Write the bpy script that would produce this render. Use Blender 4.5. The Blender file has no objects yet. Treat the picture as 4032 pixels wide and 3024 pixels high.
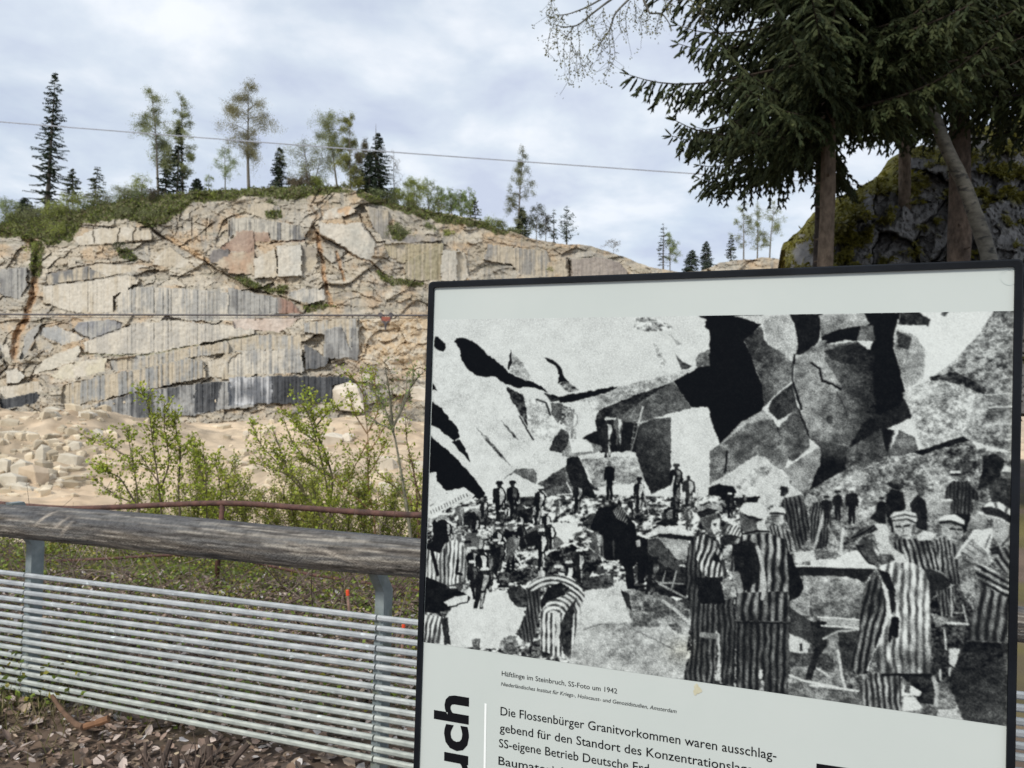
import bpy, bmesh, math, random
import numpy as np
from mathutils import Vector, Matrix
R = math.radians

# ------------------------------------------------------------------ camera
F, CX, CY = 3028.0, 2016.0, 1512.0
PITCH, ROLL, EYE = R(1.0), R(1.4), 1.6
scene = bpy.context.scene
COL = scene.collection
cam_d = bpy.data.cameras.new('camera')
cam = bpy.data.objects.new('camera', cam_d)
COL.objects.link(cam)
cam.location = (0, 0, EYE)
CAM_M = Matrix.Rotation(R(90) + PITCH, 3, 'X') @ Matrix.Rotation(ROLL, 3, 'Z')
cam.rotation_euler = CAM_M.to_euler()
cam_d.sensor_width = 36.0
cam_d.lens = F / 4032.0 * 36.0
cam_d.clip_start = 0.05
cam_d.clip_end = 2000
cam_d.dof.use_dof = True
cam_d.dof.focus_distance = 1.6
cam_d.dof.aperture_fstop = 8.5
scene.camera = cam

# ------------------------------------------------------------------ sky, sun, exposure
SUN_EL, SUN_AZ = R(42), R(215)      # azimuth clockwise from +Y: behind the camera, to the left
world = bpy.data.worlds.new('World')
scene.world = world
world.use_nodes = True
wn, wl = world.node_tree.nodes, world.node_tree.links
wn.clear()
w_out = wn.new('ShaderNodeOutputWorld')
w_mix = wn.new('ShaderNodeMixShader')
w_b1 = wn.new('ShaderNodeBackground')
w_b2 = wn.new('ShaderNodeBackground')
w_sky = wn.new('ShaderNodeTexSky')
w_sky.sky_type = 'NISHITA'
w_sky.sun_disc = False
w_sky.sun_elevation = SUN_EL
w_sky.sun_rotation = SUN_AZ
w_b1.inputs[1].default_value = 0.1
w_tc = wn.new('ShaderNodeTexCoord')
w_sep = wn.new('ShaderNodeSeparateXYZ')
w_add = wn.new('ShaderNodeMath'); w_add.operation = 'ADD'; w_add.inputs[1].default_value = 0.22
w_max = wn.new('ShaderNodeMath'); w_max.operation = 'MAXIMUM'; w_max.inputs[1].default_value = 0.06
w_dx = wn.new('ShaderNodeMath'); w_dx.operation = 'DIVIDE'
w_dy = wn.new('ShaderNodeMath'); w_dy.operation = 'DIVIDE'
w_cmb = wn.new('ShaderNodeCombineXYZ')
w_n1 = wn.new('ShaderNodeTexNoise'); w_n1.inputs['Scale'].default_value = 2.7
w_n1.inputs['Detail'].default_value = 6; w_n1.inputs['Roughness'].default_value = 0.55; w_n1.inputs['Distortion'].default_value = 0.15
w_n2 = wn.new('ShaderNodeTexNoise'); w_n2.inputs['Scale'].default_value = 0.9
w_n2.inputs['Detail'].default_value = 5; w_n2.inputs['Roughness'].default_value = 0.55
w_r1 = wn.new('ShaderNodeValToRGB')
w_r1.color_ramp.elements[0].position = 0.36; w_r1.color_ramp.elements[0].color = (0.50, 0.555, 0.68, 1)
w_r1.color_ramp.elements[1].position = 0.64; w_r1.color_ramp.elements[1].color = (0.77, 0.805, 0.855, 1)
e = w_r1.color_ramp.elements.new(0.5); e.color = (0.60, 0.665, 0.75, 1)
w_r2 = wn.new('ShaderNodeValToRGB')
w_r2.color_ramp.elements[0].position = 0.30; w_r2.color_ramp.elements[0].color = (0.72, 0.72, 0.72, 1)
w_r2.color_ramp.elements[1].position = 0.55; w_r2.color_ramp.elements[1].color = (1, 1, 1, 1)
wl.new(w_tc.outputs['Generated'], w_sep.inputs[0])
wl.new(w_sep.outputs[2], w_add.inputs[0]); wl.new(w_add.outputs[0], w_max.inputs[0])
wl.new(w_sep.outputs[0], w_dx.inputs[0]); wl.new(w_max.outputs[0], w_dx.inputs[1])
wl.new(w_sep.outputs[1], w_dy.inputs[0]); wl.new(w_max.outputs[0], w_dy.inputs[1])
wl.new(w_dx.outputs[0], w_cmb.inputs[0]); wl.new(w_dy.outputs[0], w_cmb.inputs[1])
wl.new(w_cmb.outputs[0], w_n1.inputs['Vector']); wl.new(w_cmb.outputs[0], w_n2.inputs['Vector'])
wl.new(w_n1.outputs['Fac'], w_r1.inputs[0]); wl.new(w_n2.outputs['Fac'], w_r2.inputs[0])
wl.new(w_sky.outputs[0], w_b1.inputs[0]); wl.new(w_r1.outputs[0], w_b2.inputs[0])
w_b2.inputs[1].default_value = 0.92
wl.new(w_r2.outputs[0], w_mix.inputs[0])
wl.new(w_b1.outputs[0], w_mix.inputs[1]); wl.new(w_b2.outputs[0], w_mix.inputs[2])
wl.new(w_mix.outputs[0], w_out.inputs[0])

sun_d = bpy.data.lights.new('sun', 'SUN')
sun_d.energy = 2.25
sun_d.angle = R(12)
sun_d.color = (1.0, 0.95, 0.86)
sun = bpy.data.objects.new('sun', sun_d)
COL.objects.link(sun)
sdir = Vector((math.sin(SUN_AZ) * math.cos(SUN_EL), math.cos(SUN_AZ) * math.cos(SUN_EL), math.sin(SUN_EL)))
sun.rotation_euler = sdir.to_track_quat('Z', 'Y').to_euler()
scene.view_settings.view_transform = 'Standard'
scene.view_settings.look = 'None'
scene.view_settings.exposure = 0.42
scene.view_settings.gamma = 1.0
scene.cycles.max_bounces = 6
scene.cycles.transparent_max_bounces = 6

# ------------------------------------------------------------------ pixel -> space
M3 = np.array(CAM_M)
def rays(px, py):
    px = np.asarray(px, float); py = np.asarray(py, float)
    d = np.stack([(px - CX) / F, -(py - CY) / F, -np.ones_like(px)], -1)
    return d @ M3.T
ORI = np.array([0, 0, EYE])
def at(px, py, Y):
    d = rays(px, py)
    Y = np.asarray(Y, float)
    return ORI + d * (Y / d[..., 1])[..., None]
def on_plane(px, py, P0, n):
    d = rays(px, py)
    t = ((P0 - ORI) @ n) / (d @ n)
    return ORI + d * t[..., None]

# ------------------------------------------------------------------ noise
def hash2(ix, iy, s):
    n = (ix.astype(np.int64) * 374761393 + iy.astype(np.int64) * 668265263 + s * 1274126177) & 0x7fffffff
    n = ((n ^ (n >> 13)) * 1274126177) & 0x7fffffff
    n = (n ^ (n >> 16)) & 0xffffff
    return n / float(0xffffff)
def vnoise(x, y, s=0):
    ix, iy = np.floor(x), np.floor(y)
    fx, fy = x - ix, y - iy
    fx = fx * fx * (3 - 2 * fx); fy = fy * fy * (3 - 2 * fy)
    a = hash2(ix, iy, s); b = hash2(ix + 1, iy, s); c = hash2(ix, iy + 1, s); d = hash2(ix + 1, iy + 1, s)
    return (a * (1 - fx) + b * fx) * (1 - fy) + (c * (1 - fx) + d * fx) * fy
def fbm(x, y, s=0, o=4, g=0.5):
    r = 0; a = 1; t = 0
    for i in range(o):
        r = r + a * vnoise(x * 2 ** i + 17.3 * i, y * 2 ** i - 9.1 * i, s + i); t += a; a *= g
    return r / t
def voronoi(x, y, s=0):
    ix, iy = np.floor(x), np.floor(y)
    f1 = np.full(x.shape, 9.0); f2 = np.full(x.shape, 9.0); idv = np.zeros(x.shape)
    gx = np.zeros(x.shape); gy = np.zeros(x.shape)
    for dx in (-1, 0, 1):
        for dy in (-1, 0, 1):
            cx, cy = ix + dx, iy + dy
            px_ = cx + hash2(cx, cy, s); py_ = cy + hash2(cx, cy, s + 7)
            d = (px_ - x) ** 2 + (py_ - y) ** 2
            h = hash2(cx, cy, s + 13)
            near = d < f1
            f2 = np.where(near, f1, np.minimum(f2, d))
            f1 = np.where(near, d, f1); idv = np.where(near, h, idv)
            gx = np.where(near, x - px_, gx); gy = np.where(near, y - py_, gy)
    return np.sqrt(f1), np.sqrt(f2), idv, gx, gy
def inpoly(x, y, P):
    P = np.asarray(P, float)
    r = np.zeros(x.shape, bool)
    bb = (x >= P[:, 0].min()) & (x <= P[:, 0].max()) & (y >= P[:, 1].min()) & (y <= P[:, 1].max())
    xs, ys = x[bb], y[bb]
    rr = np.zeros(xs.shape, bool)
    j = len(P) - 1
    for i in range(len(P)):
        xi, yi = P[i]; xj, yj = P[j]
        if yi != yj:
            rr ^= ((yi > ys) != (yj > ys)) & (xs < (xj - xi) * (ys - yi) / (yj - yi) + xi)
        j = i
    r[bb] = rr
    return r
def polyline_dist(x, y, P):
    P = np.asarray(P, float)
    d = np.full(x.shape, 1e9)
    for a, b in zip(P[:-1], P[1:]):
        ab = b - a
        t = np.clip(((x - a[0]) * ab[0] + (y - a[1]) * ab[1]) / (ab @ ab), 0, 1)
        d = np.minimum(d, np.hypot(x - a[0] - t * ab[0], y - a[1] - t * ab[1]))
    return d
def zoom(x0, y0, s):
    return lambda P: [(x0 + s * a, y0 + s * b) for a, b in P]

# ------------------------------------------------------------------ objects
def tag(o, label=None, cat=None, group=None, kind=None):
    if label: o['label'] = label
    if cat: o['category'] = cat
    if group: o['group'] = group
    if kind: o['kind'] = kind
    return o
def thing(name, label, cat, loc=(0, 0, 0), group=None):
    o = bpy.data.objects.new(name, None)
    COL.objects.link(o)
    o.location = Vector([float(v) for v in loc]); o.empty_display_size = 0.1
    return tag(o, label, cat, group)
class MB:
    def __init__(self): self.v = []; self.f = []; self.c = []; self.n = 0
    def add(self, V, Fs, col=None):
        V = np.asarray(V, float).reshape(-1, 3)
        self.v.append(V)
        for a in (Fs if isinstance(Fs, list) else [Fs]):
            self.f.append(np.asarray(a, int) + self.n)
        c = np.ones((len(V), 4))
        if col is not None: c[:, :3] = col
        self.c.append(c)
        self.n += len(V)
    def tube(self, pts, rad, n=6, col=None, cap=True):
        pts = np.asarray(pts, float); m = len(pts)
        rad = np.broadcast_to(np.asarray(rad, float), (m,))
        t = np.gradient(pts, axis=0); t /= np.linalg.norm(t, axis=1)[:, None] + 1e-9
        up = np.array([0, 0, 1.0]) if abs(t[0][2]) < 0.9 else np.array([0, 1.0, 0])
        V = []
        for i in range(m):
            a = np.cross(up, t[i]); a /= np.linalg.norm(a) + 1e-9
            b = np.cross(t[i], a); up = b
            th = np.arange(n) * 2 * math.pi / n
            V.append(pts[i] + rad[i] * (np.cos(th)[:, None] * a + np.sin(th)[:, None] * b))
        V = np.concatenate(V)
        i0 = (np.arange(m - 1)[:, None] * n + np.arange(n)).ravel()
        i1 = (np.arange(m - 1)[:, None] * n + (np.arange(n) + 1) % n).ravel()
        Fq = np.stack([i0, i1, i1 + n, i0 + n], 1)
        fs = [Fq]
        if cap and n >= 3:
            fs.append(np.arange(n)[::-1][None, :]); fs.append((np.arange(n) + (m - 1) * n)[None, :])
        self.add(V, fs, col)
    def quads(self, C, U, W, col=None):
        C = np.asarray(C)
        V = np.stack([C - U - W, C + U - W, C + U + W, C - U + W], 1).reshape(-1, 3)
        c = None if col is None else np.repeat(col, 4, 0) if np.ndim(col) == 2 else col
        self.add(V, np.arange(len(V)).reshape(-1, 4), c)
    def diamonds(self, C, T, S, col=None, N=None, bend=0.25):
        "leaf: stalk end C, tip vector T, half width vector S"
        C = np.asarray(C)
        nn = np.cross(T, S); nn /= np.linalg.norm(nn, axis=1)[:, None] + 1e-9
        h = np.linalg.norm(S, axis=1)[:, None] * bend
        V = np.stack([C, C + T * .45 + S + nn * h, C + T, C + T * .45 - S + nn * h], 1).reshape(-1, 3)
        c = None if col is None else np.repeat(col, 4, 0) if np.ndim(col) == 2 else col
        k = np.arange(len(C)) * 4
        self.add(V, np.stack([k, k + 1, k + 2, k + 3], 1), c)
    def leaves(self, C, T, S, col, curl=.4):
        "six-cornered curled leaf or bark flake"
        C = np.asarray(C); nn = np.cross(T, S); nn /= np.linalg.norm(nn, axis=1)[:, None] + 1e-9
        h = np.linalg.norm(S, axis=1)[:, None] * curl
        V = np.stack([C, C + T * .28 + S * .85 + nn * h, C + T * .68 + S * .75 + nn * h * .8, C + T + nn * h * .5, C + T * .72 - S * .8 + nn * h * 1.1, C + T * .30 - S * .9 + nn * h * .7], 1).reshape(-1, 3)
        k = np.arange(len(C))[:, None] * 6
        self.add(V, [k + np.array([[0, 1, 2, 3]]), k + np.array([[0, 3, 4, 5]])], np.repeat(col, 6, 0))
    def box(self, c, sx, sy, sz, ax=None, col=None, bev=0.0):
        A = np.eye(3) if ax is None else np.asarray(ax, float)
        c = np.asarray(c, float)
        h = np.array([sx, sy, sz]) / 2
        if bev <= 0:
            s = np.array([[i, j, k] for i in (-1, 1) for j in (-1, 1) for k in (-1, 1)], float) * h
            V = c + s @ A
            self.add(V, [[0, 1, 3, 2], [4, 6, 7, 5], [0, 4, 5, 1], [2, 3, 7, 6], [0, 2, 6, 4], [1, 5, 7, 3]] and
                     np.array([[0, 1, 3, 2], [4, 6, 7, 5], [0, 4, 5, 1], [2, 3, 7, 6], [0, 2, 6, 4], [1, 5, 7, 3]]), col)
        else:   # long axis x with octagonal section
            p = [(-h[1], -h[2] + bev), (-h[1] + bev, -h[2]), (h[1] - bev, -h[2]), (h[1], -h[2] + bev),
                 (h[1], h[2] - bev), (h[1] - bev, h[2]), (-h[1] + bev, h[2]), (-h[1], h[2] - bev)]
            s = np.array([[x, a, b] for x in (-h[0], h[0]) for a, b in p])
            V = c + s @ A
            q = np.array([[i, (i + 1) % 8, 8 + (i + 1) % 8, 8 + i] for i in range(8)])
            self.add(V, [q, np.arange(8)[::-1][None, :], np.arange(8, 16)[None, :]], col)
    def build(self, name, mat, parent=None, smooth=False):
        me = bpy.data.meshes.new(name)
        V = np.concatenate(self.v)
        if parent is not None:
            V = V - np.array(parent_loc(parent))
        tot = np.concatenate([np.full(len(f), f.shape[1]) for f in self.f])
        loops = np.concatenate([f.ravel() for f in self.f])
        me.vertices.add(len(V)); me.loops.add(len(loops)); me.polygons.add(len(tot))
        me.vertices.foreach_set('co', V.ravel())
        me.loops.foreach_set('vertex_index', loops.astype(np.int32))
        me.polygons.foreach_set('loop_start', np.concatenate([[0], np.cumsum(tot)[:-1]]).astype(np.int32))
        me.polygons.foreach_set('loop_total', tot.astype(np.int32))
        me.polygons.foreach_set('use_smooth', np.full(len(tot), bool(smooth)))
        ca = me.color_attributes.new('Col', 'FLOAT_COLOR', 'POINT')
        ca.data.foreach_set('color', np.concatenate(self.c).ravel())
        me.update(calc_edges=True); me.validate()
        me.materials.append(mat)
        o = bpy.data.objects.new(name, me)
        COL.objects.link(o)
        if parent is not None: o.parent = parent
        return o
def parent_loc(p):
    v = np.zeros(3)
    while p is not None:
        v = v + np.array(p.location); p = p.parent
    return v
def recentre(o):
    "origin of a one-mesh thing to its base"
    me = o.data
    n = len(me.vertices); a = np.empty(n * 3); me.vertices.foreach_get('co', a); a = a.reshape(-1, 3)
    b = np.array([a[:, 0].mean(), a[:, 1].mean(), a[:, 2].min()])
    me.vertices.foreach_set('co', (a - b).ravel()); o.location = b; me.update()
    return o

# ------------------------------------------------------------------ materials
def mat(name, c1=(.5, .5, .5), c2=None, scale=4, rough=.8, metal=0, bump=0, bscale=30, attr=False, stretch=None,
        detail=6, transl=0, pos=(.35, .65), spec=None, c3=None, scale3=20, pos3=(.6, .7)):
    m = bpy.data.materials.new(name); m.use_nodes = True
    n, l = m.node_tree.nodes, m.node_tree.links
    b = n['Principled BSDF']
    b.inputs['Roughness'].default_value = rough; b.inputs['Metallic'].default_value = metal
    if spec is not None: b.inputs['Specular IOR Level'].default_value = spec
    tc = n.new('ShaderNodeTexCoord'); src = tc.outputs['Object']
    if stretch:
        mp = n.new('ShaderNodeMapping'); mp.inputs['Scale'].default_value = stretch
        l.new(src, mp.inputs[0]); src = mp.outputs[0]
    nz = n.new('ShaderNodeTexNoise'); nz.inputs['Scale'].default_value = scale; nz.inputs['Detail'].default_value = detail
    nz.inputs['Roughness'].default_value = .6
    l.new(src, nz.inputs['Vector'])
    rp = n.new('ShaderNodeValToRGB')
    rp.color_ramp.elements[0].position = pos[0]; rp.color_ramp.elements[0].color = (*c1, 1)
    rp.color_ramp.elements[1].position = pos[1]; rp.color_ramp.elements[1].color = (*(c2 or c1), 1)
    l.new(nz.outputs['Fac'], rp.inputs[0])
    out = rp.outputs[0]
    if c3:
        n3 = n.new('ShaderNodeTexNoise'); n3.inputs['Scale'].default_value = scale3; n3.inputs['Detail'].default_value = 5
        l.new(src, n3.inputs['Vector'])
        r3 = n.new('ShaderNodeValToRGB'); r3.color_ramp.elements[0].position = pos3[0]; r3.color_ramp.elements[1].position = pos3[1]
        l.new(n3.outputs['Fac'], r3.inputs[0])
        mx = n.new('ShaderNodeMix'); mx.data_type = 'RGBA'
        l.new(r3.outputs[0], mx.inputs[0]); l.new(out, mx.inputs[6]); mx.inputs[7].default_value = (*c3, 1)
        out = mx.outputs[2]
    if attr:
        at_ = n.new('ShaderNodeAttribute'); at_.attribute_name = 'Col'
        mx = n.new('ShaderNodeMix'); mx.data_type = 'RGBA'; mx.blend_type = 'MULTIPLY'; mx.inputs[0].default_value = 1
        l.new(out, mx.inputs[6]); l.new(at_.outputs['Color'], mx.inputs[7]); out = mx.outputs[2]
    l.new(out, b.inputs['Base Color'])
    if bump:
        bn = n.new('ShaderNodeTexNoise'); bn.inputs['Scale'].default_value = bscale; bn.inputs['Detail'].default_value = 6
        l.new(src, bn.inputs['Vector'])
        bp = n.new('ShaderNodeBump'); bp.inputs['Strength'].default_value = bump; bp.inputs['Distance'].default_value = .02
        l.new(bn.outputs['Fac'], bp.inputs['Height']); l.new(bp.outputs[0], b.inputs['Normal'])
    if transl:
        t = n.new('ShaderNodeBsdfTranslucent'); l.new(out, t.inputs[0])
        ms = n.new('ShaderNodeMixShader'); ms.inputs[0].default_value = transl
        l.new(b.outputs[0], ms.inputs[1]); l.new(t.outputs[0], ms.inputs[2])
        l.new(ms.outputs[0], n['Material Output'].inputs[0])
    return m
M = {}
M['rock'] = mat('cliff_rock', (.80, .80, .80), (1.12, 1.12, 1.12), 2.2, .92, bump=.6, bscale=2.2, attr=True, pos=(.3, .7), detail=9)
M['rubble'] = mat('pale_granite', (.42, .385, .32), (.60, .56, .49), .8, .9, bump=.4, bscale=4, attr=True)
M['earth'] = mat('earth', (.75, .75, .75), (1.15, 1.15, 1.15), .6, .95, bump=.5, bscale=6, attr=True)
M['leaf'] = mat('leaf', (.8, .8, .8), (1.2, 1.2, 1.2), 3, .55, attr=True, transl=.35)
M['needle'] = mat('needle', (.75, .75, .75), (1.25, 1.25, 1.25), 2, .75, attr=True, transl=.12, spec=.2)
M['bark'] = mat('bark', (.7, .7, .7), (1.3, 1.3, 1.3), 12, .9, attr=True, bump=.6, bscale=30, stretch=(1, 1, .35))
M['birch_bark'] = mat('birch_bark', (.06, .056, .046), (.145, .138, .115), 7, .8, bump=.4, bscale=25, c3=(.03, .03, .028), scale3=6, stretch=(1, 1, 2.2), pos3=(.56, .62))
M['zinc'] = mat('galvanised_steel', (.335, .365, .385), (.50, .53, .55), 26, .62, metal=.25, attr=True, bump=.05, bscale=60, c3=(.72, .80, .84), scale3=30, pos3=(.66, .74), stretch=(.5, 1, 1))
M['zinc_green'] = mat('steel_with_algae', (.34, .37, .34), (.46, .49, .44), 26, .7, metal=.15, bump=.05, bscale=60, c3=(.30, .32, .20), scale3=9, pos3=(.45, .75), stretch=(.5, 1, 1))
M['zinc_dull'] = mat('dull_steel', (.16, .195, .205), (.27, .31, .315), 14, .6, metal=.2, bump=.08, bscale=50, c3=(.14, .15, .09), scale3=9, pos3=(.5, .7))
M['rust'] = mat('rusty_steel', (.055, .026, .02), (.13, .06, .045), 14, .8, bump=.3, bscale=80, c3=(.03, .018, .015), scale3=6)
M['black'] = mat('black_enamel', (.006, .007, .009), (.010, .012, .016), 8, .45, spec=.10, bump=.03, bscale=90, c3=(.05, .05, .05), scale3=55, pos3=(.74, .80))
M['panel'] = mat('white_panel', (.50, .545, .525), (.525, .565, .545), 3, .6, spec=.12)
M['ink'] = mat('black_ink', (.008, .008, .010), rough=.6, spec=.04)
M['white_ink'] = mat('white_ink', (.85, .88, .87), rough=.5)
M['cable'] = mat('cable', (.05, .045, .05), (.09, .08, .085), 3, .6)
M['cable_pale'] = mat('pale_cable', (.30, .32, .37), (.36, .38, .43), 1, .6)
M['red_paint'] = mat('red_paint', (.30, .09, .055), (.20, .06, .04), 6, .7)
M['litter'] = mat('leaf_litter', (.7, .7, .7), (1.3, 1.3, 1.3), 9, .9, attr=True, spec=.2)

# ================================================================== terrain
_HY = [-8, 4, 7, 8.5, 12, 20, 30, 42, 60, 80, 95, 140]
_HZ = [0.1, 0, -.1, -.35, -1.5, -3.5, -4.5, -4.7, -3.9, -3.0, -2.2, -1.2]
def H(x, y, rough=True):
    x = np.asarray(x, float); y = np.asarray(y, float)
    z = np.interp(y, _HY, _HZ)
    far = np.clip((y - 25) / 20, 0, 1)
    z = z + 3.0 * np.exp(-((x + 38) / 12) ** 2 - ((y - 64) / 13) ** 2)
    z = z + 2.6 * np.exp(-((x + 15) / 9) ** 2 - ((y - 76) / 10) ** 2)
    z = z + 1.6 * np.exp(-((x + 8) / 7) ** 2 - ((y - 52) / 9) ** 2)
    z = z + far * ((fbm(x / 6, y / 6, 3, 5) - .5) * 1.8 + np.abs(fbm(x / 1.7, y / 1.7, 4, 3) - .5) * .9)
    near = np.clip(1 - (y - 2) / 16, 0, 1)
    z = z + near * (fbm(x / .7, y / .7, 9, 4) - .5) * .10
    z = z + np.clip((y - 7) / 3, 0, 1) * (1 - far) * (fbm(x / 2.2, y / 2.2, 12, 4) - .5) * .7
    # bank that carries the outcrop and the spruces on the right
    z = z + np.clip((x - .5 - 0.15 * y) / 3, 0, 1) * np.clip((y - 5) / 5, 0, 1) * np.clip((34 - y) / 12, 0, 1) * np.clip(-z + .2, 0, 9)
    return z
_SS = np.concatenate([np.arange(2.0, 30, .1), np.arange(30, 130, .25)])
def ground_hit(px, py):
    d = rays(px, py)
    p = ORI + d * _SS[:, None]
    k = np.nonzero(p[:, 2] < H(p[:, 0], p[:, 1]))[0]
    return p[k[0]] if len(k) else ORI + d * 95
ys = np.concatenate([np.arange(-8, 12, .12), np.arange(12, 30, .35), np.arange(30, 108, .4), [125, 160, 260, 600]])
us = np.linspace(-1, 1, 640)
mb = MB()
Yg, Ug = np.meshgrid(ys, us, indexing='ij')
Xg = Ug * (9 + np.clip(Yg + 8, 0, None) * 1.25) * (1 + np.clip(Yg - 110, 0, None) / 100)
Zg = H(Xg, Yg)
Zg = np.where(Yg > 110, Zg - 1, Zg)
n1 = fbm(Xg / 4, Yg / 4, 21, 5); n2 = fbm(Xg / .5, Yg / .5, 22, 4)
far = np.clip((Yg + (n1 - .5) * 10 - 19) / 5, 0, 1)[..., None]
sand = np.array([.50, .39, .272]) * (.72 + .56 * fbm(Xg / .9, Yg / .9, 45, 4))[..., None] * (.86 + .30 * n1[..., None])
sand = sand * np.where((fbm(Xg / 1.6 + 3, Yg / 3, 31, 4) > .55)[..., None], [1.08, 1.10, 1.12], [1, 1, 1])
rusty = np.clip((fbm(Xg / 5, Yg / 5, 41, 4) - .55) * 6, 0, 1)[..., None]
trk = polyline_dist(Xg + 2 * (n1 - .5), Yg + 3 * (n1 - .5), [(-26, 38), (-24, 46), (-22, 58), (-20, 68), (-30, 82), (-10, 88), (2, 86)])
tk = np.clip(1.2 - trk / 5.0, 0, 1)[..., None]
darks = np.clip((fbm(Xg / 3.2, Yg / 3.2, 43, 5) - .44) * 5, 0, 1)[..., None] * (1 - tk)
sand = sand * (1 - darks * .30) + darks * .30 * np.array([.255, .205, .14])
sand = sand * (1 - tk * .8) + tk * .8 * np.array([.62, .485, .335]) * (.9 + .2 * fbm(Xg / 1.2 + Yg / 9, Yg / 9, 44, 3)[..., None])
mnd = (np.exp(-((Xg + 36) / 11) ** 2 - ((Yg - 58) / 14) ** 2) * np.clip((fbm(Xg / 2.1, Yg / 2.1, 46, 4) - .36) * 5, 0, 1) * .6)[..., None]
sand = sand * (1 - mnd) + mnd * np.array([.235, .185, .125])
sand = sand * (1 - rusty * .35) + rusty * .35 * np.array([.42, .28, .17])
soil = np.array([.115, .08, .058]) * (.5 + 1.1 * n2[..., None])
mossm = np.clip((fbm(Xg / 1.1, Yg / 1.1, 25, 4) - .50) * 8, 0, 1)[..., None] * np.clip((Yg - 3.4) / 1.0, .0, 1)[..., None]
soil = soil * (1 - mossm) + mossm * .8 * np.array([.115, .10, .025]) * (.4 + 1.2 * n2[..., None]) + mossm * .2 * soil
colr = soil * (1 - far) + sand * far
nr, nc = Yg.shape
idx = np.arange(nr * nc).reshape(nr, nc)
mb.add(np.stack([Xg, Yg, Zg], -1), np.stack([idx[:-1, :-1], idx[:-1, 1:], idx[1:, 1:], idx[1:, :-1]], -1).reshape(-1, 4), colr.reshape(-1, 3))
g = mb.build('ground', M['earth'], smooth=True)
tag(g, kind='structure')

# ================================================================== quarry cliff
RIM = [(-700, 905), (0, 882), (100, 868), (200, 850), (330, 822), (452, 796), (560, 775), (633, 768), (814, 752), (1000, 742), (1126, 737), (1330, 732), (1400, 745), (1465, 768),
       (1555, 800), (1690, 828), (1850, 855), (1900, 875), (2009, 912), (2080, 935), (2154, 953), (2275, 960), (2330, 968), (2400, 988), (2480, 1022), (2560, 1052), (2623, 1064), (2700, 1070), (2781, 1060),
       (2830, 1040), (2876, 1026), (3000, 1018), (3100, 1020), (3250, 1050), (3500, 1090)]
gx = np.arange(-700, 3500, 4.0)
rim = np.interp(gx, *zip(*RIM)) + (fbm(gx / 40, gx * 0, 51, 4) - .5) * 14
NR = 262
t = np.linspace(0, 1, NR)
PX = np.repeat(gx[None, :], NR, 0)
PY = rim[None, :] + t[:, None] * (1740 - rim[None, :])
def base_depth(px, py):
    return 93 + 27 * (1660 - py) / 900 + 32 * np.clip((px - 1450) / 1500, 0, 1) + 14 * np.clip((500 - px) / 1200, 0, 1)
D = base_depth(PX, PY)
# --- rough blocky rock: warped voronoi blocks, each with its own offset and tilt
wx = PX + 60 * (fbm(PX / 150, PY / 150, 61, 3) - .5); wy = PY + 60 * (fbm(PX / 150 + 9, PY / 150, 62, 3) - .5)
a1, b1, id1, tx1, ty1 = voronoi(wx / 140, (wy + .25 * wx) / 85, 71)
a2, b2, id2, tx2, ty2 = voronoi((wx + .3 * wy) / 52, wy / 34, 72)
a3, b3, id3, tx3, ty3 = voronoi(wx / 19, (wy - .4 * wx) / 13, 73)
def hh(i, k): return (np.sin(i * 91.7 + k * 37.1) * 4375.85) % 1.0
rel = -(id1 - .5) * 1.5 + (hh(id1, 1) - .5) * 1.7 * tx1 + (hh(id1, 2) - .6) * 1.7 * ty1 + (fbm(PX / 160, PY / 60, 74, 4) - .5) * 4.0
rel += -(id2 - .5) * .6 + (hh(id2, 1) - .5) * 1.1 * tx2 + (hh(id2, 2) - .6) * 1.1 * ty2
rel += (-(id3 - .5) * .35 + (hh(id3, 1) - .5) * .7 * tx3 + (hh(id3, 2) - .6) * .7 * ty3)
crack = np.clip(1 - (b1 - a1) / .06, 0, 1) * .22 + np.clip(1 - (b2 - a2) / .09, 0, 1) * .12
rel += crack + (fbm(PX / 9, PY / 9, 75, 4) - .5) * .35
# --- rock colour: tan granite, every block a little different
tan = np.array([.365, .31, .23]); pale = np.array([.45, .40, .32]); greyr = np.array([.295, .28, .245]); och = np.array([.42, .285, .16])
k = id2[..., None]
C = tan * (1 - k) + pale * k
k = np.clip(hh(id1, 5) * 1.6 - .9, 0, 1)[..., None]; C = C * (1 - k * .8) + greyr * k * .8
k = np.clip((fbm(PX / 70, PY / 55, 77, 5) - .52) * 7, 0, 1)[..., None]; C = C * (1 - k * .55) + och * k * .55
k = np.clip((fbm(PX / 45, PY / 20, 78, 5) - .56) * 8, 0, 1)[..., None]; C = C * (1 - k * .5) + np.array([.20, .185, .16]) * k * .5
C = C * (.86 + .28 * fbm(PX / 7, PY / 7, 79, 3))[..., None]
k = (np.clip((fbm(PX / 9, PY / 110, 171, 4) - .5) * 6, 0, 1) * np.clip((fbm(PX / 90, PY / 60, 172, 4) - .42) * 6, 0, 1))[..., None] * .55     # rain-water stains running down
C = C * (1 - k) + np.array([.20, .195, .18]) * k
k = np.clip((fbm(PX / 120, PY / 9, 173, 4) - .62) * 9, 0, 1)[..., None] * .5                     # dirt and lichen along the bedding
C = C * (1 - k) + np.array([.19, .175, .125]) * k
D = D + rel * .72
A6 = zoom(0, 800, .5123); A7 = zoom(900, 800, .5123); A3 = zoom(1800, 400, .633)
stripe_n = fbm(PX / 6.5, PY / 190, 81, 3)
stripe_f = vnoise(PX / 5.2, PY / 300, 82)
_sx = 14 * (fbm(PX / 22, PY / 22, 83, 5) - .5); _sy = 13 * (fbm(PX / 20, PY / 10, 84, 3) - .5)
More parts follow.
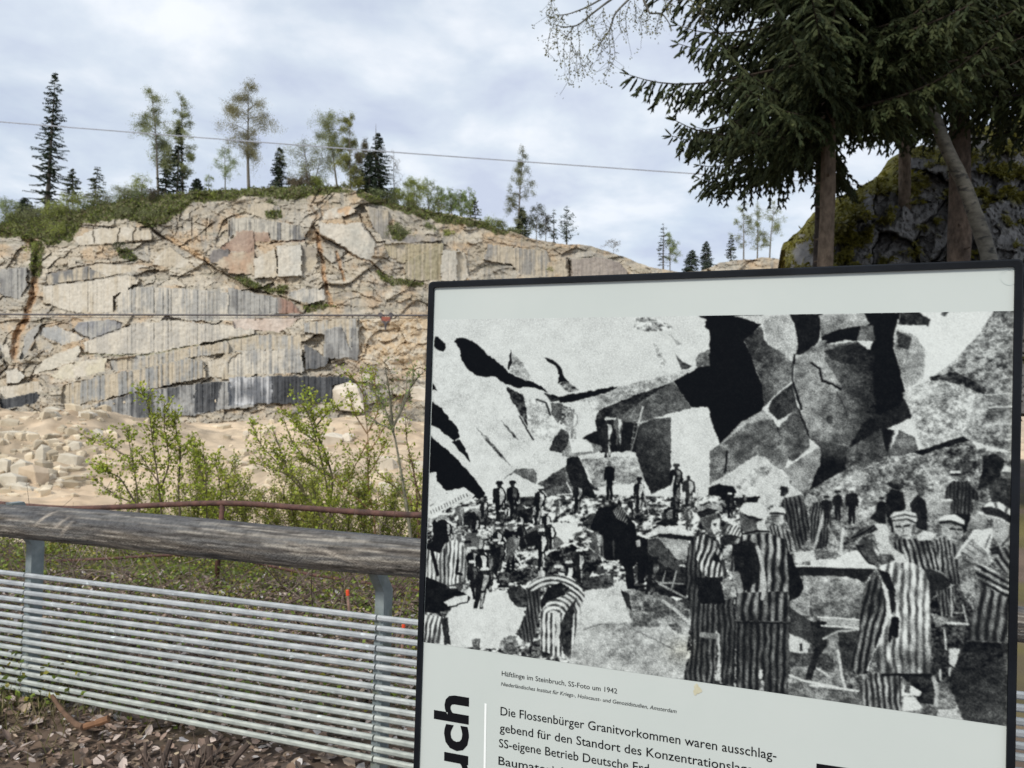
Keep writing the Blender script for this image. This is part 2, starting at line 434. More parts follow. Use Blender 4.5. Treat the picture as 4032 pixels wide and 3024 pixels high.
_s85 = .3 * (fbm(PX / 60, PY / 60, 85, 3) - .5); _s86 = .25 * (fbm(PX / 12, PY / 12, 86, 3) - .5)
_s87 = fbm(PX / 45, PY / 70, 87, 4) - .5; _s88 = (.88 + .24 * fbm(PX / 5, PY / 8, 88, 3))
_v95 = 16 * (fbm(PX / 22, PY / 22, 95, 3) - .5); _v96 = 10 * (fbm(PX / 18, PY / 18, 96, 3) - .5); _v97 = fbm(PX / 10, PY / 16, 97, 3) - .5
_t1 = 30 * (fbm(PX / 30, PY / 30, 101, 4) - .5); _t2 = 26 * (fbm(PX / 25, PY / 25, 102, 4) - .5); _t3 = .6 + .9 * fbm(PX / 9, PY / 9, 103, 4)
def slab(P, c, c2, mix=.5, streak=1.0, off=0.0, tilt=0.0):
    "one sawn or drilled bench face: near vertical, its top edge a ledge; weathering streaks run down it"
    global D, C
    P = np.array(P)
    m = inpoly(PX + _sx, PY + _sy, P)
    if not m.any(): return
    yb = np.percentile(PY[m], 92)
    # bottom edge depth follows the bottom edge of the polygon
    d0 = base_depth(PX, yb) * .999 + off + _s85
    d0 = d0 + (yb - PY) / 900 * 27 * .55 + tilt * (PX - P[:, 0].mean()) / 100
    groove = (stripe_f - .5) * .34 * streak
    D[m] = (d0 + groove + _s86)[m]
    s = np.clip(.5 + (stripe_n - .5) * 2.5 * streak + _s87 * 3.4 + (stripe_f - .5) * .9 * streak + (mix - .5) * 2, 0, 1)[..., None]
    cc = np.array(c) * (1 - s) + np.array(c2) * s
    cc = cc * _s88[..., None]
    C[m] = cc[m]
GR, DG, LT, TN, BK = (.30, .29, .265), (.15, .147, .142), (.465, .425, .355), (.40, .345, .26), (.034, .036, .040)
slab(A6([(890, 740), (960, 660), (1180, 640), (1952, 700), (1952, 900), (1440, 905), (1200, 850), (900, 840)]), GR, LT, .42)
slab(A7([(0, 650), (370, 712), (450, 850), (0, 850)]), DG, GR, .55)
slab(A7([(370, 712), (470, 745), (570, 850), (380, 850)]), (.26, .16, .12), (.19, .16, .14), .4)
slab(A6([(350, 540), (760, 470), (820, 480), (820, 570), (360, 630)]), DG, TN, .42)
slab(A6([(330, 640), (820, 580), (980, 545), (1080, 600), (870, 720), (870, 840), (640, 850), (340, 770)]), TN, LT, .62, .8)
slab(A6([(0, 500), (200, 490), (210, 630), (150, 740), (0, 700)]), DG, GR, .62)
slab(A6([(560, 270), (760, 190), (1150, 190), (1170, 280), (600, 330)]), TN, (.46, .42, .35), .6, .4)
slab(A6([(640, 470), (830, 430), (860, 470), (1160, 480), (900, 560), (830, 570)]), TN, LT, .6, .6)
slab(A6([(1180, 430), (1300, 330), (1440, 430), (1500, 500), (1170, 480)]), TN, LT, .5, .4)
slab(A6([(640, 1080), (1000, 930), (1300, 900), (1952, 960), (1952, 1010), (1500, 1090), (1130, 1160), (900, 1165), (650, 1150)]), (.37, .345, .30), LT, .5, .8)
slab(A6([(850, 1200), (1000, 1180), (1200, 1150), (1952, 1030), (1952, 1130), (1500, 1180), (1250, 1260), (850, 1290)]), TN, GR, .35, .9)
slab(A6([(390, 1330), (520, 1230), (830, 1185), (800, 1290), (640, 1330), (480, 1360)]), (.46, .42, .32), LT, .5, .2)
slab(A6([(600, 920), (860, 890), (940, 920), (930, 970), (690, 1050), (560, 970)]), (.21, .21, .215), GR, .42)
slab(A6([(330, 960), (430, 945), (660, 1040), (480, 1090), (310, 1010)]), (.29, .29, .28), LT, .4, .6)
slab(A6([(230, 1130), (290, 1020), (360, 1050), (470, 1090), (350, 1130)]), TN, GR, .5, .3)
slab(A6([(150, 1200), (200, 1000), (330, 920), (250, 1060), (180, 1200)]), GR, (.26, .25, .22), .5, .3)
slab(A6([(250, 1320), (330, 1210), (600, 1090), (630, 1140), (560, 1210), (380, 1280)]), (.45, .42, .35), LT, .5, .2)
slab(A6([(40, 1290), (130, 1270), (190, 1330), (150, 1380), (50, 1390)]), (.42, .40, .35), LT, .5, .2, -1)
slab(A6([(0, 1090), (60, 1085), (80, 1170), (0, 1210)]), GR, LT, .4)
slab(A6([(480, 1400), (850, 1310), (1100, 1270), (1440, 1190), (1560, 1220), (1580, 1340), (1200, 1420), (1040, 1450), (640, 1540), (470, 1540)]), (.24, .24, .23), TN, .5)
slab(A6([(1590, 1220), (1760, 1170), (1760, 1340), (1600, 1340)]), TN, LT, .5, .2)
slab(A6([(1760, 1180), (1800, 1150), (1952, 1135), (1952, 1330), (1700, 1355)]), GR, TN, .5, .7)
slab(A6([(0, 1420), (300, 1365), (330, 1450), (0, 1515)]), TN, LT, .7, .6)
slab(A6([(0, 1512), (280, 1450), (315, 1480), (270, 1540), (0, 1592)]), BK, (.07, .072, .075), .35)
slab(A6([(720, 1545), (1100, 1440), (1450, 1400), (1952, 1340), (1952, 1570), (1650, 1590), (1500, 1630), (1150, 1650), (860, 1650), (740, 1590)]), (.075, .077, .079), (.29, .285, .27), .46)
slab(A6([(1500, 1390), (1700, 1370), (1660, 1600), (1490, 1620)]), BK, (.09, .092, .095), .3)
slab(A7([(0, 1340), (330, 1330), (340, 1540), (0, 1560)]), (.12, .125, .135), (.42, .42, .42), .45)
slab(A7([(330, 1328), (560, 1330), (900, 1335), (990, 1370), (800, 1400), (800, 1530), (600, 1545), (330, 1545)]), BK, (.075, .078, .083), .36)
slab(A7([(0, 1040), (120, 1010), (560, 1020), (560, 1115), (120, 1130), (0, 1150)]), GR, TN, .5)
slab(A7([(0, 1200), (120, 1130), (560, 1120), (580, 1300), (0, 1322)]), (.26, .255, .24), LT, .5)
slab(A7([(580, 920), (990, 880), (1000, 1210), (720, 1190), (740, 1010), (580, 1000)]), (.30, .295, .275), TN, .45)
slab(A7([(740, 970), (870, 950), (960, 1190), (730, 1200)]), DG, (.28, .275, .26), .45, 1, -.3)
slab(A7([(940, 960), (1000, 950), (1000, 1210), (945, 1200)]), DG, GR, .4, 1, -.3)
slab(A7([(580, 1090), (680, 1130), (770, 1200), (740, 1260), (590, 1285)]), (.09, .092, .095), DG, .4)
slab(A7([(30, 890), (560, 880), (400, 990), (50, 960)]), (.42, .34, .28), (.48, .41, .35), .5, .2)
slab(A7([(0, 120), (120, 105), (560, 170), (590, 280), (490, 290), (330, 290), (300, 225), (60, 215), (0, 300)]), DG, (.40, .37, .31), .62)
slab(A7([(60, 212), (300, 222), (320, 295), (60, 300)]), (.25, .165, .12), (.33, .25, .19), .5, .3)
slab(A7([(370, 330), (560, 320), (565, 560), (380, 570)]), (.42, .40, .35), LT, .6, .3, -1.0)
slab(A7([(190, 430), (360, 350), (380, 570), (200, 580)]), TN, LT, .5, .3, -.5)
slab(A7([(560, 330), (680, 340), (690, 450), (600, 540), (560, 540)]), (.25, .22, .18), TN, .5, .3)
slab(A7([(690, 150), (900, 160), (1030, 150), (1130, 310), (1090, 440), (1000, 430), (880, 330), (700, 240)]), (.38, .36, .31), LT, .5, .1, -1.2)
slab(A7([(1050, 20), (1230, 60), (1240, 280), (1190, 280), (1100, 180)]), (.27, .25, .22), TN, .5, .5)
slab(A7([(740, 60), (900, 20), (1000, 60), (860, 110), (720, 130)]), (.42, .31, .21), LT, .5, .1)
slab(A7([(150, 10), (300, 0), (430, 40), (440, 110), (330, 140), (130, 70)]), (.23, .215, .19), TN, .5, .8)
slab(A7([(1400, 400), (1480, 360), (1650, 310), (1640, 590), (1360, 600), (1350, 490)]), (.29, .255, .165), TN, .5)
slab(A7([(1200, 320), (1640, 310), (1450, 400), (1340, 470), (1230, 400)]), (.34, .29, .19), TN, .5, .7)
slab(A7([(1640, 370), (1780, 360), (1830, 600), (1630, 600)]), (.42, .39, .33), LT, .5, .3, -1)
slab(A7([(450, 700), (560, 660), (740, 660), (740, 750), (580, 770)]), GR, LT, .5, .6)
slab(A7([(1240, 260), (1500, 240), (1650, 290), (1500, 300), (1250, 300)]), (.26, .24, .22), TN, .5, .1, -1)
slab(A3([(190, 890), (560, 930), (575, 1020), (570, 1090), (400, 1080), (330, 1010), (160, 985)]), (.25, .235, .21), TN, .45)
slab(A3([(560, 1000), (690, 980), (700, 1090), (560, 1090)]), (.40, .31, .21), TN, .5, .5)
slab(A3([(710, 985), (880, 965), (1010, 1000), (1060, 1060), (1060, 1200), (700, 1200)]), (.24, .205, .18), (.31, .27, .23), .5, .5)
slab(A3([(0, 930), (50, 940), (70, 1100), (0, 1120)]), TN, LT, .5, .2)
slab(A6([(1590, 440), (1640, 360), (1760, 350), (1765, 460), (1650, 470)]), (.13, .12, .115), (.20, .18, .165), .4, .2, -.5)
slab(A6([(1640, 465), (1780, 380), (1952, 370), (1952, 560), (1780, 525)]), (.33, .235, .165), TN, .4, .1)
slab(A6([(1820, 250), (1952, 205), (1952, 370), (1690, 350)]), (.25, .17, .125), (.30, .22, .17), .5, .2)
slab(A7([(0, 310), (180, 320), (170, 380), (0, 370)]), (.28, .19, .14), (.34, .25, .19), .5, .2)
slab(A7([(0, 420), (180, 440), (170, 540), (0, 540)]), (.36, .25, .17), TN, .4, .1)
# crumbly ochre ground at the right foot of the wall
m = inpoly(PX, PY, A7([(1000, 900), (1300, 860), (2400, 860), (2400, 1400), (1500, 1370), (1010, 1210)]))
k = (.55 * (fbm(PX / 22, PY / 22, 91, 5) > .5) + .45 * fbm(PX / 60, PY / 60, 92, 3))[..., None]
C[m] = (np.array([.45, .335, .205]) * (1 - k) + np.array([.52, .46, .365]) * k)[m] * (.8 + .4 * fbm(PX / 5, PY / 5, 93, 3))[m][..., None]
# rust-stained joints and the long diagonal fissure
def vein(P, w, c, depth=.8, soft=.6):
    global D, C
    d = polyline_dist(PX + _v95, PY + _v96, P)
    k = np.clip((w - d) / (w * soft), 0, 1)
    D = D + k * depth
    k = (k * (.65 + .7 * _v97))[..., None].clip(0, 1)
    C = C * (1 - k) + np.array(c) * k
RU = (.42, .235, .105)
vein(A6([(200, 270), (290, 330), (270, 550), (270, 650), (240, 760), (200, 900), (130, 1020), (110, 1180)]), 19, RU, 1.5)
vein(A6([(1150, 200), (1300, 290), (1600, 470), (1800, 590), (1952, 665), (2160, 720)]), 5, (.24, .175, .11), .75)
vein(A6([(1290, 260), (1440, 350), (1600, 450)]), 12, (.44, .29, .15), .3)
vein(A7([(0, 590), (230, 690), (400, 720), (600, 790), (720, 780)]), 6, (.22, .165, .10), .6)
vein(A7([(690, 240), (720, 450), (745, 620), (790, 780)]), 11, RU, .7)
vein(A7([(830, 380), (860, 500), (890, 590)]), 9, RU, .7)
vein(A7([(690, 240), (880, 340), (1000, 430), (1090, 450), (1200, 560)]), 5, (.36, .25, .15), .7)
vein(A7([(640, 30), (690, 110), (640, 180), (690, 240)]), 6, (.26, .19, .13), .6)
vein(A7([(860, 60), (920, 40), (910, 90)]), 14, (.45, .27, .13), .2)
vein(A7([(1000, 90), (1060, 200), (1130, 300), (1200, 300)]), 5, (.25, .19, .13), 1.0)
vein(A6([(0, 1190), (60, 1250), (0, 1320)]), 6, (.2, .17, .13), .8)
vein(A6([(560, 970), (690, 1050), (900, 980), (1000, 930)]), 4, (.2, .18, .15), .4)
vein(A6([(340, 780), (560, 840), (640, 850)]), 4, (.17, .15, .12), .4)
vein(A6([(350, 635), (600, 605), (820, 575), (980, 545)]), 4, (.15, .13, .10), .4)
vein(A6([(380, 540), (760, 460), (1000, 470), (1100, 450)]), 4, (.18, .14, .10), .4)
vein(A6([(600, 330), (860, 320), (1180, 290), (1240, 280)]), 4, (.17, .14, .10), .4)
for q in (725, 920, 1035): vein(A6([(q, 195), (q - 5, 310)]), 3.5, (.17, .14, .10), .4)
for q in (1360, 1480, 1590, 1770): vein(A6([(q, 120), (q - 4, 250)]), 3.5, (.19, .15, .11), .4)
vein(A6([(1080, 200), (1160, 180), (1260, 280)]), 9, (.10, .07, .05), 1.2)
vein(A7([(590, 285), (400, 300), (330, 310)]), 4, (.2, .12, .08), .9)
vein(A6([(640, 1160), (900, 1168), (1130, 1165), (1500, 1095), (1952, 1012)]), 4, (.19, .185, .10), .4)
vein(A3([(690, 980), (700, 1080)]), 9, (.13, .10, .08), 1.2)
# turf on the brow and green ledges
def turf(P, c=(.12, .125, .045), amt=.9, grow=0):
    global C, D, TURF
    m = inpoly(PX + _t1, PY + _t2, P)
    k = (m * amt)[..., None]
    C = C * (1 - k) + k * np.array(c) * _t3[..., None]
    TURF |= m
TURF = np.zeros(PX.shape, bool)
turf([(-700, 890), (0, 860), (200, 840), (452, 780), (640, 755), (1000, 730), (1330, 720), (1370, 755), (1300, 760), (1150, 790), (1000, 775), (900, 790), (760, 800), (700, 850), (600, 900), (500, 860), (330, 880), (290, 940), (200, 970), (150, 940), (0, 935), (-700, 985)])
turf([(1390, 745), (1465, 765), (1690, 822), (1900, 872), (2009, 910), (1990, 925), (1850, 890), (1700, 870), (1560, 830), (1440, 790)])
turf(A6([(225, 280), (330, 300), (330, 480), (290, 590), (240, 560)]), (.12, .12, .05), .8)
turf(A6([(870, 350), (960, 340), (1050, 410), (1030, 440), (920, 430)]), (.05, .06, .025), .9)
turf(A7([(0, 570), (130, 570), (330, 660), (460, 640), (420, 700), (300, 690), (100, 620)]))
turf(A7([(1240, 190), (1330, 200), (1390, 240), (1350, 280), (1250, 280)]))
turf(A7([(1100, 520), (1250, 570), (1500, 610), (1500, 640), (1250, 640)]), (.16, .15, .07), .7)
turf(A7([(560, 790), (700, 770), (820, 800), (600, 840)]), (.11, .09, .045), .8)
turf(A7([(280, 60), (400, 60), (420, 130), (300, 130)]), (.10, .11, .04), .7)
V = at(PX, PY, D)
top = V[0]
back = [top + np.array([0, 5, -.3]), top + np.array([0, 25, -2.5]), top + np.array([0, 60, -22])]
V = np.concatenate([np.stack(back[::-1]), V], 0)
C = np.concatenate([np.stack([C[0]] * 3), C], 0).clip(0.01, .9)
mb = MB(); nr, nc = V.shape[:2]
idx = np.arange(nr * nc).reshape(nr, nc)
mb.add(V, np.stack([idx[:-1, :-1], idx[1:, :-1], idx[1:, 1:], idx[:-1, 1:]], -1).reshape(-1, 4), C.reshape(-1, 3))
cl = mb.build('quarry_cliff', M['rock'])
tag(cl, kind='structure')
CLD = D
def cliff_pt(px, py):
    i = int(np.clip(round((px + 700) / 4.0), 0, len(gx) - 1))
    tt = (py - rim[i]) / (1740 - rim[i])
    j = int(np.clip(round(tt * (NR - 1)), 0, NR - 1))
    return at(px, max(py, rim[i]), D[j, i]), D[j, i]
# low plants growing over the turf: uncountable
rs = np.random.RandomState(5)
jj, ii = np.where(TURF)
pick = rs.choice(len(jj), 16000)
P = at(PX[jj[pick], ii[pick]] + rs.uniform(-2, 2, 16000), PY[jj[pick], ii[pick]] + rs.uniform(-2, 2, 16000), D[jj[pick], ii[pick]] - .12)
mb = MB()
T = rs.normal(0, .12, (16000, 3)); T[:, 2] = rs.uniform(.08, .4, 16000); T[:, 1] -= .08
S = rs.normal(0, .09, (16000, 3))
gcol = np.array([[.14, .17, .045], [.20, .24, .05], [.16, .13, .07], [.09, .11, .04]])[rs.randint(0, 4, 16000)] * rs.uniform(.7, 1.3, (16000, 1))
mb.diamonds(P, T, S, gcol)
tag(mb.build('grass', M['leaf']), 'short scrubby grass covering the brow and ledges of the quarry cliff', 'grass', kind='stuff')

# ================================================================== generic plants
def vec(*a): return np.array(a, float)
def spruce_far(name, label, bx, by, tx, ty, wpx, dens=1.0, depth=None, col=(.022, .032, .018), gap=0.0, droop=.35, group='trees on the quarry rim', seed=0, cat='tree', bare=0.0):
    "conifer from its foot pixel to its tip; whorls of drooping boughs with hanging twigs"
    rs = np.random.RandomState(seed + 11)
    if depth is None: depth = cliff_pt(bx, by)[1] + 1.5
    B = at(bx, by, depth); Tp = at(tx, ty, depth)
    root = thing(name, label, cat, B, group)
    h = np.linalg.norm(Tp - B); w = wpx / F * depth / 2
    ax = (Tp - B)
    mb = MB(); s = np.linspace(-.02, 1, 9)
    mb.tube(B + s[:, None] * ax, np.interp(s, [0, 1], [h * .016 + .04, .02]), 5, (.10, .085, .07))
    mb.build('trunk', M['bark'], root)
    Cn, U, W, cc = [], [], [], []
    nl = int(18 + h * 2.3 * dens)
    for i in range(nl):
        s = .06 + .94 * (i + rs.rand()) / nl
        nb = rs.randint(3, 6)
        if rs.rand() < gap: continue
        for b in range(nb):
            a = rs.uniform(0, 2 * math.pi)
            L = w * (1 - s) ** .55 * rs.uniform(.55, 1.15) * (1 if s > .12 else rs.uniform(.4, .9)) + .12
            o = B + s * ax
            hd = vec(math.cos(a), math.sin(a), 0)
            ns = max(3, int(L / .28))
            for q in range(1, ns + 1):
                r = L * q / ns
                p = o + hd * r + vec(0, 0, -droop * r + .22 * r * r / max(L, .3) + (1 - s) * -.1)
                # bough segment
                seg = L / ns
                Cn.append(p - hd * seg * .5); U.append(hd * seg * .62 + vec(0, 0, -droop * seg * .4)); W.append(vec(-hd[1], hd[0], 0) * .07 * (1 - .4 * q / ns) + vec(0, 0, .03)); cc.append(rs.uniform(.7, 1.3))
                if rs.rand() > bare:
                    for sd in (-1, 1):
                        lt = seg * rs.uniform(.7, 1.5) * (1.1 - .7 * q / ns) + .1
                        dv = vec(-hd[1] * sd, hd[0] * sd, 0) * .75 + hd * .45 + vec(0, 0, -rs.uniform(.1, .9))
                        dv /= np.linalg.norm(dv)
                        Cn.append(p + dv * lt * .5); U.append(dv * lt * .55)
                        W.append(vec(rs.normal(0, .05), rs.normal(0, .05), rs.uniform(.04, .085))); cc.append(rs.uniform(.7, 1.5))
    mb = MB(); Cn = np.array(Cn)
    mb.quads(Cn, np.array(U), np.array(W), np.array(cc)[:, None] * np.array(col))
    mb.build('crown', M['needle'], root)
    return root
def broadleaf_far(name, label, bx, by, tx, ty, wpx, leaves=1500, depth=None, col=(0.208, 0.256, 0.072), trunk=(.13, .115, .09), start=.25, group='trees on the quarry rim', seed=0, leaf=.15, cat='tree', stems=1, clump=.45, lean=0, tr=.012):
    rs = np.random.RandomState(seed + 77)
    if depth is None: depth = cliff_pt(bx, by)[1] + 1.5
    B = at(bx, by, depth); Tp = at(tx, ty, depth)
    root = thing(name, label, cat, B, group)
    h = np.linalg.norm(Tp - B); w = wpx / F * depth / 2 * 1.15
    tb, lb = MB(), MB()
    P, cc = [], []
    for st in range(stems):
        off = vec(rs.uniform(-1, 1) * w * .6, rs.uniform(-1, 1) * w * .5, -rs.uniform(0, .25) * h) * (st > 0)
        s = np.linspace(-.02, 1, 10)
        wob = np.stack([np.sin(s * 5 + rs.rand() * 6) * h * .012 + lean * s * s, np.cos(s * 4 + rs.rand() * 6) * h * .012, s * 0], 1) * s[:, None]
        path = B + vec(rs.uniform(-.25, .25) * (stems > 1), rs.uniform(-.2, .2), 0) * w + s[:, None] * (Tp - B + off) + wob
        tb.tube(path, np.interp(s, [0, 1], [h * tr + .02, .015]), 5, trunk)
        nl = int(9 + h * 1.1)
        for i in range(nl):
            q = start + (1 - start) * (i + rs.rand() * .8) / nl
            o = path[0] + 0; o = np.array([np.interp(q, s, path[:, c]) for c in range(3)])
            a = rs.uniform(0, 2 * math.pi)
            prof = math.sin(math.pi * min(1, max(0, (q - start) / (1 - start) * .78 + .2))) ** .8
            L = w * prof * rs.uniform(.6, 1.15) + .15
            el = rs.uniform(.35, 1.1)
            d = vec(math.cos(a), math.sin(a), el); d /= np.linalg.norm(d)
            u = np.linspace(0, 1, 5)
            lp = o + d * (u * L * 1.15)[:, None] + vec(0, 0, -1) * (u ** 2 * L * .38)[:, None]
            tb.tube(lp, np.interp(u, [0, 1], [h * .003 + .012, .008]), 4, trunk, cap=False)
            k = max(2, int(leaves / stems / nl * prof * rs.uniform(.4, 1.5)))
            nsub = rs.randint(3, 6)
            for z in range(nsub):
                v = rs.uniform(.35, 1)
                sp = np.array([np.interp(v, u, lp[:, c]) for c in range(3)])
                e = sp + rs.normal(0, 1, 3) * L * .30 + vec(0, 0, -.12 * L)
                tb.tube(np.stack([sp, (sp + e) / 2 + vec(0, 0, .05 * L), e]), [.014, .01, .006], 3, trunk, cap=False)
                m = max(1, k // nsub)
                vv = rs.rand(m, 1)
                pp = sp + (e - sp) * vv + np.clip(rs.normal(0, 1, (m, 3)), -1.3, 1.3) * L * .085 * clump * 2
                P.append(pp); cc.append(np.full(m, rs.uniform(.7, 1.35)))
    tb.build('trunk', M['bark'], root)
    P = np.concatenate(P); cc = np.concatenate(cc)
    P = np.concatenate([P + np.clip(rs.normal(0, 1, P.shape), -1.1, 1.1) * (.11 + .016 * w * k_) for k_ in range(9)]); cc = np.concatenate([cc] * 9)
    n = len(P)
    leaf = leaf * .98
    T = rs.normal(0, 1, (n, 3)); T[:, 2] -= .4; T *= leaf * rs.uniform(.6, 1.2, (n, 1)) / np.linalg.norm(T, axis=1)[:, None]
    S = np.cross(T, rs.normal(0, 1, (n, 3))); S *= leaf * .38 / (np.linalg.norm(S, axis=1)[:, None] + 1e-6)
    lb.diamonds(P, T, S, np.array(col) * cc[:, None] * rs.uniform(.8, 1.25, (n, 1)))
    lb.build('crown', M['leaf'], root)
    return root

YG = (.27, .31, .07); OL = (.215, .235, .10); DK = (.02, .03, .018); BR = (.20, .165, .11); LG = (.25, .30, .13)
spruce_far('spruce_tree', 'tallest dark spruce with open drooping boughs at the left end of the rim', 185, 832, 219, 282, 160, .95, seed=1, gap=.05)
spruce_far('spruce_tree', 'small thin spruce right beside the tallest dark spruce', 285, 800, 288, 662, 84, 1.3, seed=2, col=(.05, .06, .03), gap=.1, bare=.3)
spruce_far('larch_tree', 'thin half bare larch, second small conifer right of the tallest spruce', 372, 800, 385, 655, 96, .9, seed=3, col=(.06, .07, .04), gap=.25, bare=.5)
broadleaf_far('birch_tree', 'tall leafy birch on the left of the twin birches', 628, 768, 604, 352, 150, 2600, seed=4, col=OL, start=.2, clump=.5)
broadleaf_far('birch_tree', 'slender tall birch on the right of the twin birches', 716, 765, 704, 360, 95, 1900, seed=5, col=OL, start=.15)
spruce_far('spruce_tree', 'short dark spruce between the twin birches', 652, 768, 655, 590, 76, 1.2, seed=6, gap=.1)
spruce_far('spruce_tree', 'taller narrow dark spruce against the right twin birch', 698, 766, 706, 500, 78, .9, seed=7, gap=.18)
spruce_far('spruce_bush', 'squat dense dark young spruce just right of the twin birches', 777, 778, 777, 702, 66, 2.2, seed=8, cat='bush')
broadleaf_far('birch_tree', 'big brownish birch standing alone on the crest with a long bare trunk', 978, 738, 968, 330, 205, 3300, seed=9, col=(.21, .195, .10), start=.25, lean=.3, tr=.015)
broadleaf_far('young_birch', 'pale green young birch left of the big brownish birch', 886, 748, 886, 580, 100, 700, seed=10, col=LG, start=.2, leaf=.13)
broadleaf_far('young_birch', 'tiny pale birch sapling right of the squat young spruce', 820, 752, 822, 690, 30, 120, seed=11, col=LG, leaf=.12)
spruce_far('spruce_tree', 'small conical dark spruce alone on the middle of the crest', 1100, 740, 1104, 580, 84, 1.2, seed=12)
broadleaf_far('birch_tree', 'low spreading pale birch right of the small conical spruce', 1225, 738, 1205, 550, 160, 1300, seed=13, col=(0.224, 0.240, 0.112), start=.12, stems=3, leaf=.14)
broadleaf_far('birch_tree', 'broad open crowned birch with visible trunk in the middle group', 1326, 738, 1288, 446, 170, 1900, seed=14, col=OL, start=.3)
broadleaf_far('birch_tree', 'narrow upright yellow green birch beside the dark spruces', 1382, 775, 1376, 446, 95, 2100, seed=15, col=(0.208, 0.216, 0.064), start=.08)
broadleaf_far('birch_tree', 'brownish leaning birch in front of the dark spruces of the middle group', 1436, 765, 1432, 545, 90, 1500, seed=16, col=(.11, .095, .05), start=.1)
spruce_far('spruce_tree', 'dense black green spruce topping the middle group', 1492, 775, 1487, 522, 125, 1.5, seed=17)
spruce_far('spruce_tree', 'lower dark spruce touching the left side of the dense black green spruce', 1455, 770, 1452, 600, 84, 1.2, seed=18)
spruce_far('dead_tree', 'bare grey dead trunk sticking up above the dense black green spruce', 1478, 770, 1480, 488, 16, .5, seed=19, bare=.9, gap=.6, col=(.12, .11, .10))
broadleaf_far('larch_tree', 'thin grey leafless tree on the right edge of the middle group', 1550, 782, 1550, 598, 70, 160, seed=20, col=(0.176, 0.160, 0.128), start=.1)
broadleaf_far('young_birch', 'bright yellow green bushy young birch on the right shoulder of the hill', 1632, 820, 1628, 700, 92, 1300, seed=21, col=YG, start=.05, stems=3)
broadleaf_far('young_birch', 'pale young birch just right of the bright yellow green one', 1685, 826, 1680, 706, 66, 380, seed=22, col=LG, stems=2)
broadleaf_far('young_birch', 'low green young birch left of the bright yellow green one', 1560, 805, 1558, 740, 50, 420, seed=23, col=YG, stems=2)
for i, (bx, by, tx, ty, w_, lab) in enumerate([
        (1740, 842, 1726, 732, 60, 'first pale sapling of the row running down the right shoulder'),
        (1775, 850, 1768, 738, 52, 'second sapling of the row running down the right shoulder'),
        (1815, 858, 1808, 745, 56, 'third sapling of the row running down the right shoulder, bushy'),
        (1850, 866, 1842, 736, 50, 'tallest last sapling of the row running down the right shoulder')]):
    broadleaf_far('young_birch', lab, bx, by, tx, ty, w_, 520, seed=30 + i, col=(0.224, 0.288, 0.096), stems=2, start=.15)
spruce_far('larch_tree', 'bare thin larch leaning at the right end of the sapling row', 1872, 866, 1868, 775, 56, .9, seed=35, bare=.6, gap=.2, col=(.08, .09, .05))
broadleaf_far('birch_tree', 'tall ragged lone tree with a bare twiggy top halfway down the right slope', 2040, 925, 2058, 574, 100, 1500, seed=36, col=(0.176, 0.184, 0.096), start=.1)
spruce_far('spruce_tree', 'short dark spruce at the foot of the ragged lone tree', 2058, 938, 2056, 815, 62, 1.5, seed=37)
broadleaf_far('young_birch', 'loose young tree right of the ragged lone tree', 2112, 952, 2116, 806, 74, 520, seed=38, col=(.09, .10, .06))
broadleaf_far('young_birch', 'grey twiggy young tree, second right of the ragged lone tree', 2148, 956, 2150, 840, 60, 300, seed=39, col=(.09, .085, .06))
spruce_far('larch_tree', 'very thin pale larch, left of two bare larches on the right slope', 2181, 962, 2180, 820, 36, .8, seed=40, bare=.7, gap=.3, col=(.09, .11, .08))
spruce_far('larch_tree', 'bare pale larch with upswept side branches, right of two on the slope', 2231, 962, 2233, 812, 96, .7, seed=41, bare=.75, gap=.2, col=(.09, .11, .09), droop=-.25)
broadleaf_far('young_birch', 'tiny bare shrub low on the right slope', 2415, 1000, 2415, 950, 60, 40, seed=42, col=(0.192, 0.176, 0.144))
spruce_far('larch_tree', 'thin bare larch, left of the pair above the sign frame', 2611, 1066, 2613, 878, 58, .8, seed=43, bare=.7, gap=.25, col=(.07, .08, .06))
broadleaf_far('young_birch', 'narrow pale green birch, right of the pair above the sign frame', 2638, 1068, 2638, 915, 52, 520, seed=44, col=LG)
spruce_far('spruce_tree', 'bluish bushy small spruce, left of two above the sign frame', 2722, 1072, 2726, 985, 84, 1.6, seed=45, col=(.05, .065, .05))
spruce_far('spruce_tree', 'bluish pointed small spruce, right of two above the sign frame', 2782, 1068, 2781, 950, 66, 1.6, seed=46, col=(.05, .065, .05))
spruce_far('larch_tree', 'small thin larch at the left foot of the spoil heap', 2878, 1034, 2880, 925, 46, .9, seed=47, bare=.5, col=(.06, .07, .05))
broadleaf_far('birch_tree', 'thin birch, left of the three behind the spoil heap', 2928, 1028, 2928, 790, 70, 620, seed=48, col=OL, start=.2)
broadleaf_far('birch_tree', 'thin birch, middle of the three behind the spoil heap', 2982, 1026, 2986, 800, 70, 640, seed=49, col=OL, start=.2)
broadleaf_far('birch_tree', 'thin leaning birch, right of the three behind the spoil heap', 3030, 1026, 3040, 790, 80, 700, seed=50, col=OL, start=.2, lean=.6)
broadleaf_far('young_birch', 'pale green birch at the far left edge of the rim', 20, 885, 18, 780, 66, 420, seed=51, col=LG, stems=2)
broadleaf_far('young_birch', 'pale green birch, second from the far left edge of the rim', 80, 868, 76, 800, 60, 380, seed=52, col=LG, stems=2)
spruce_far('spruce_tree', 'low dark spruce left of the tallest dark spruce', 112, 862, 98, 778, 110, 1.6, seed=53)
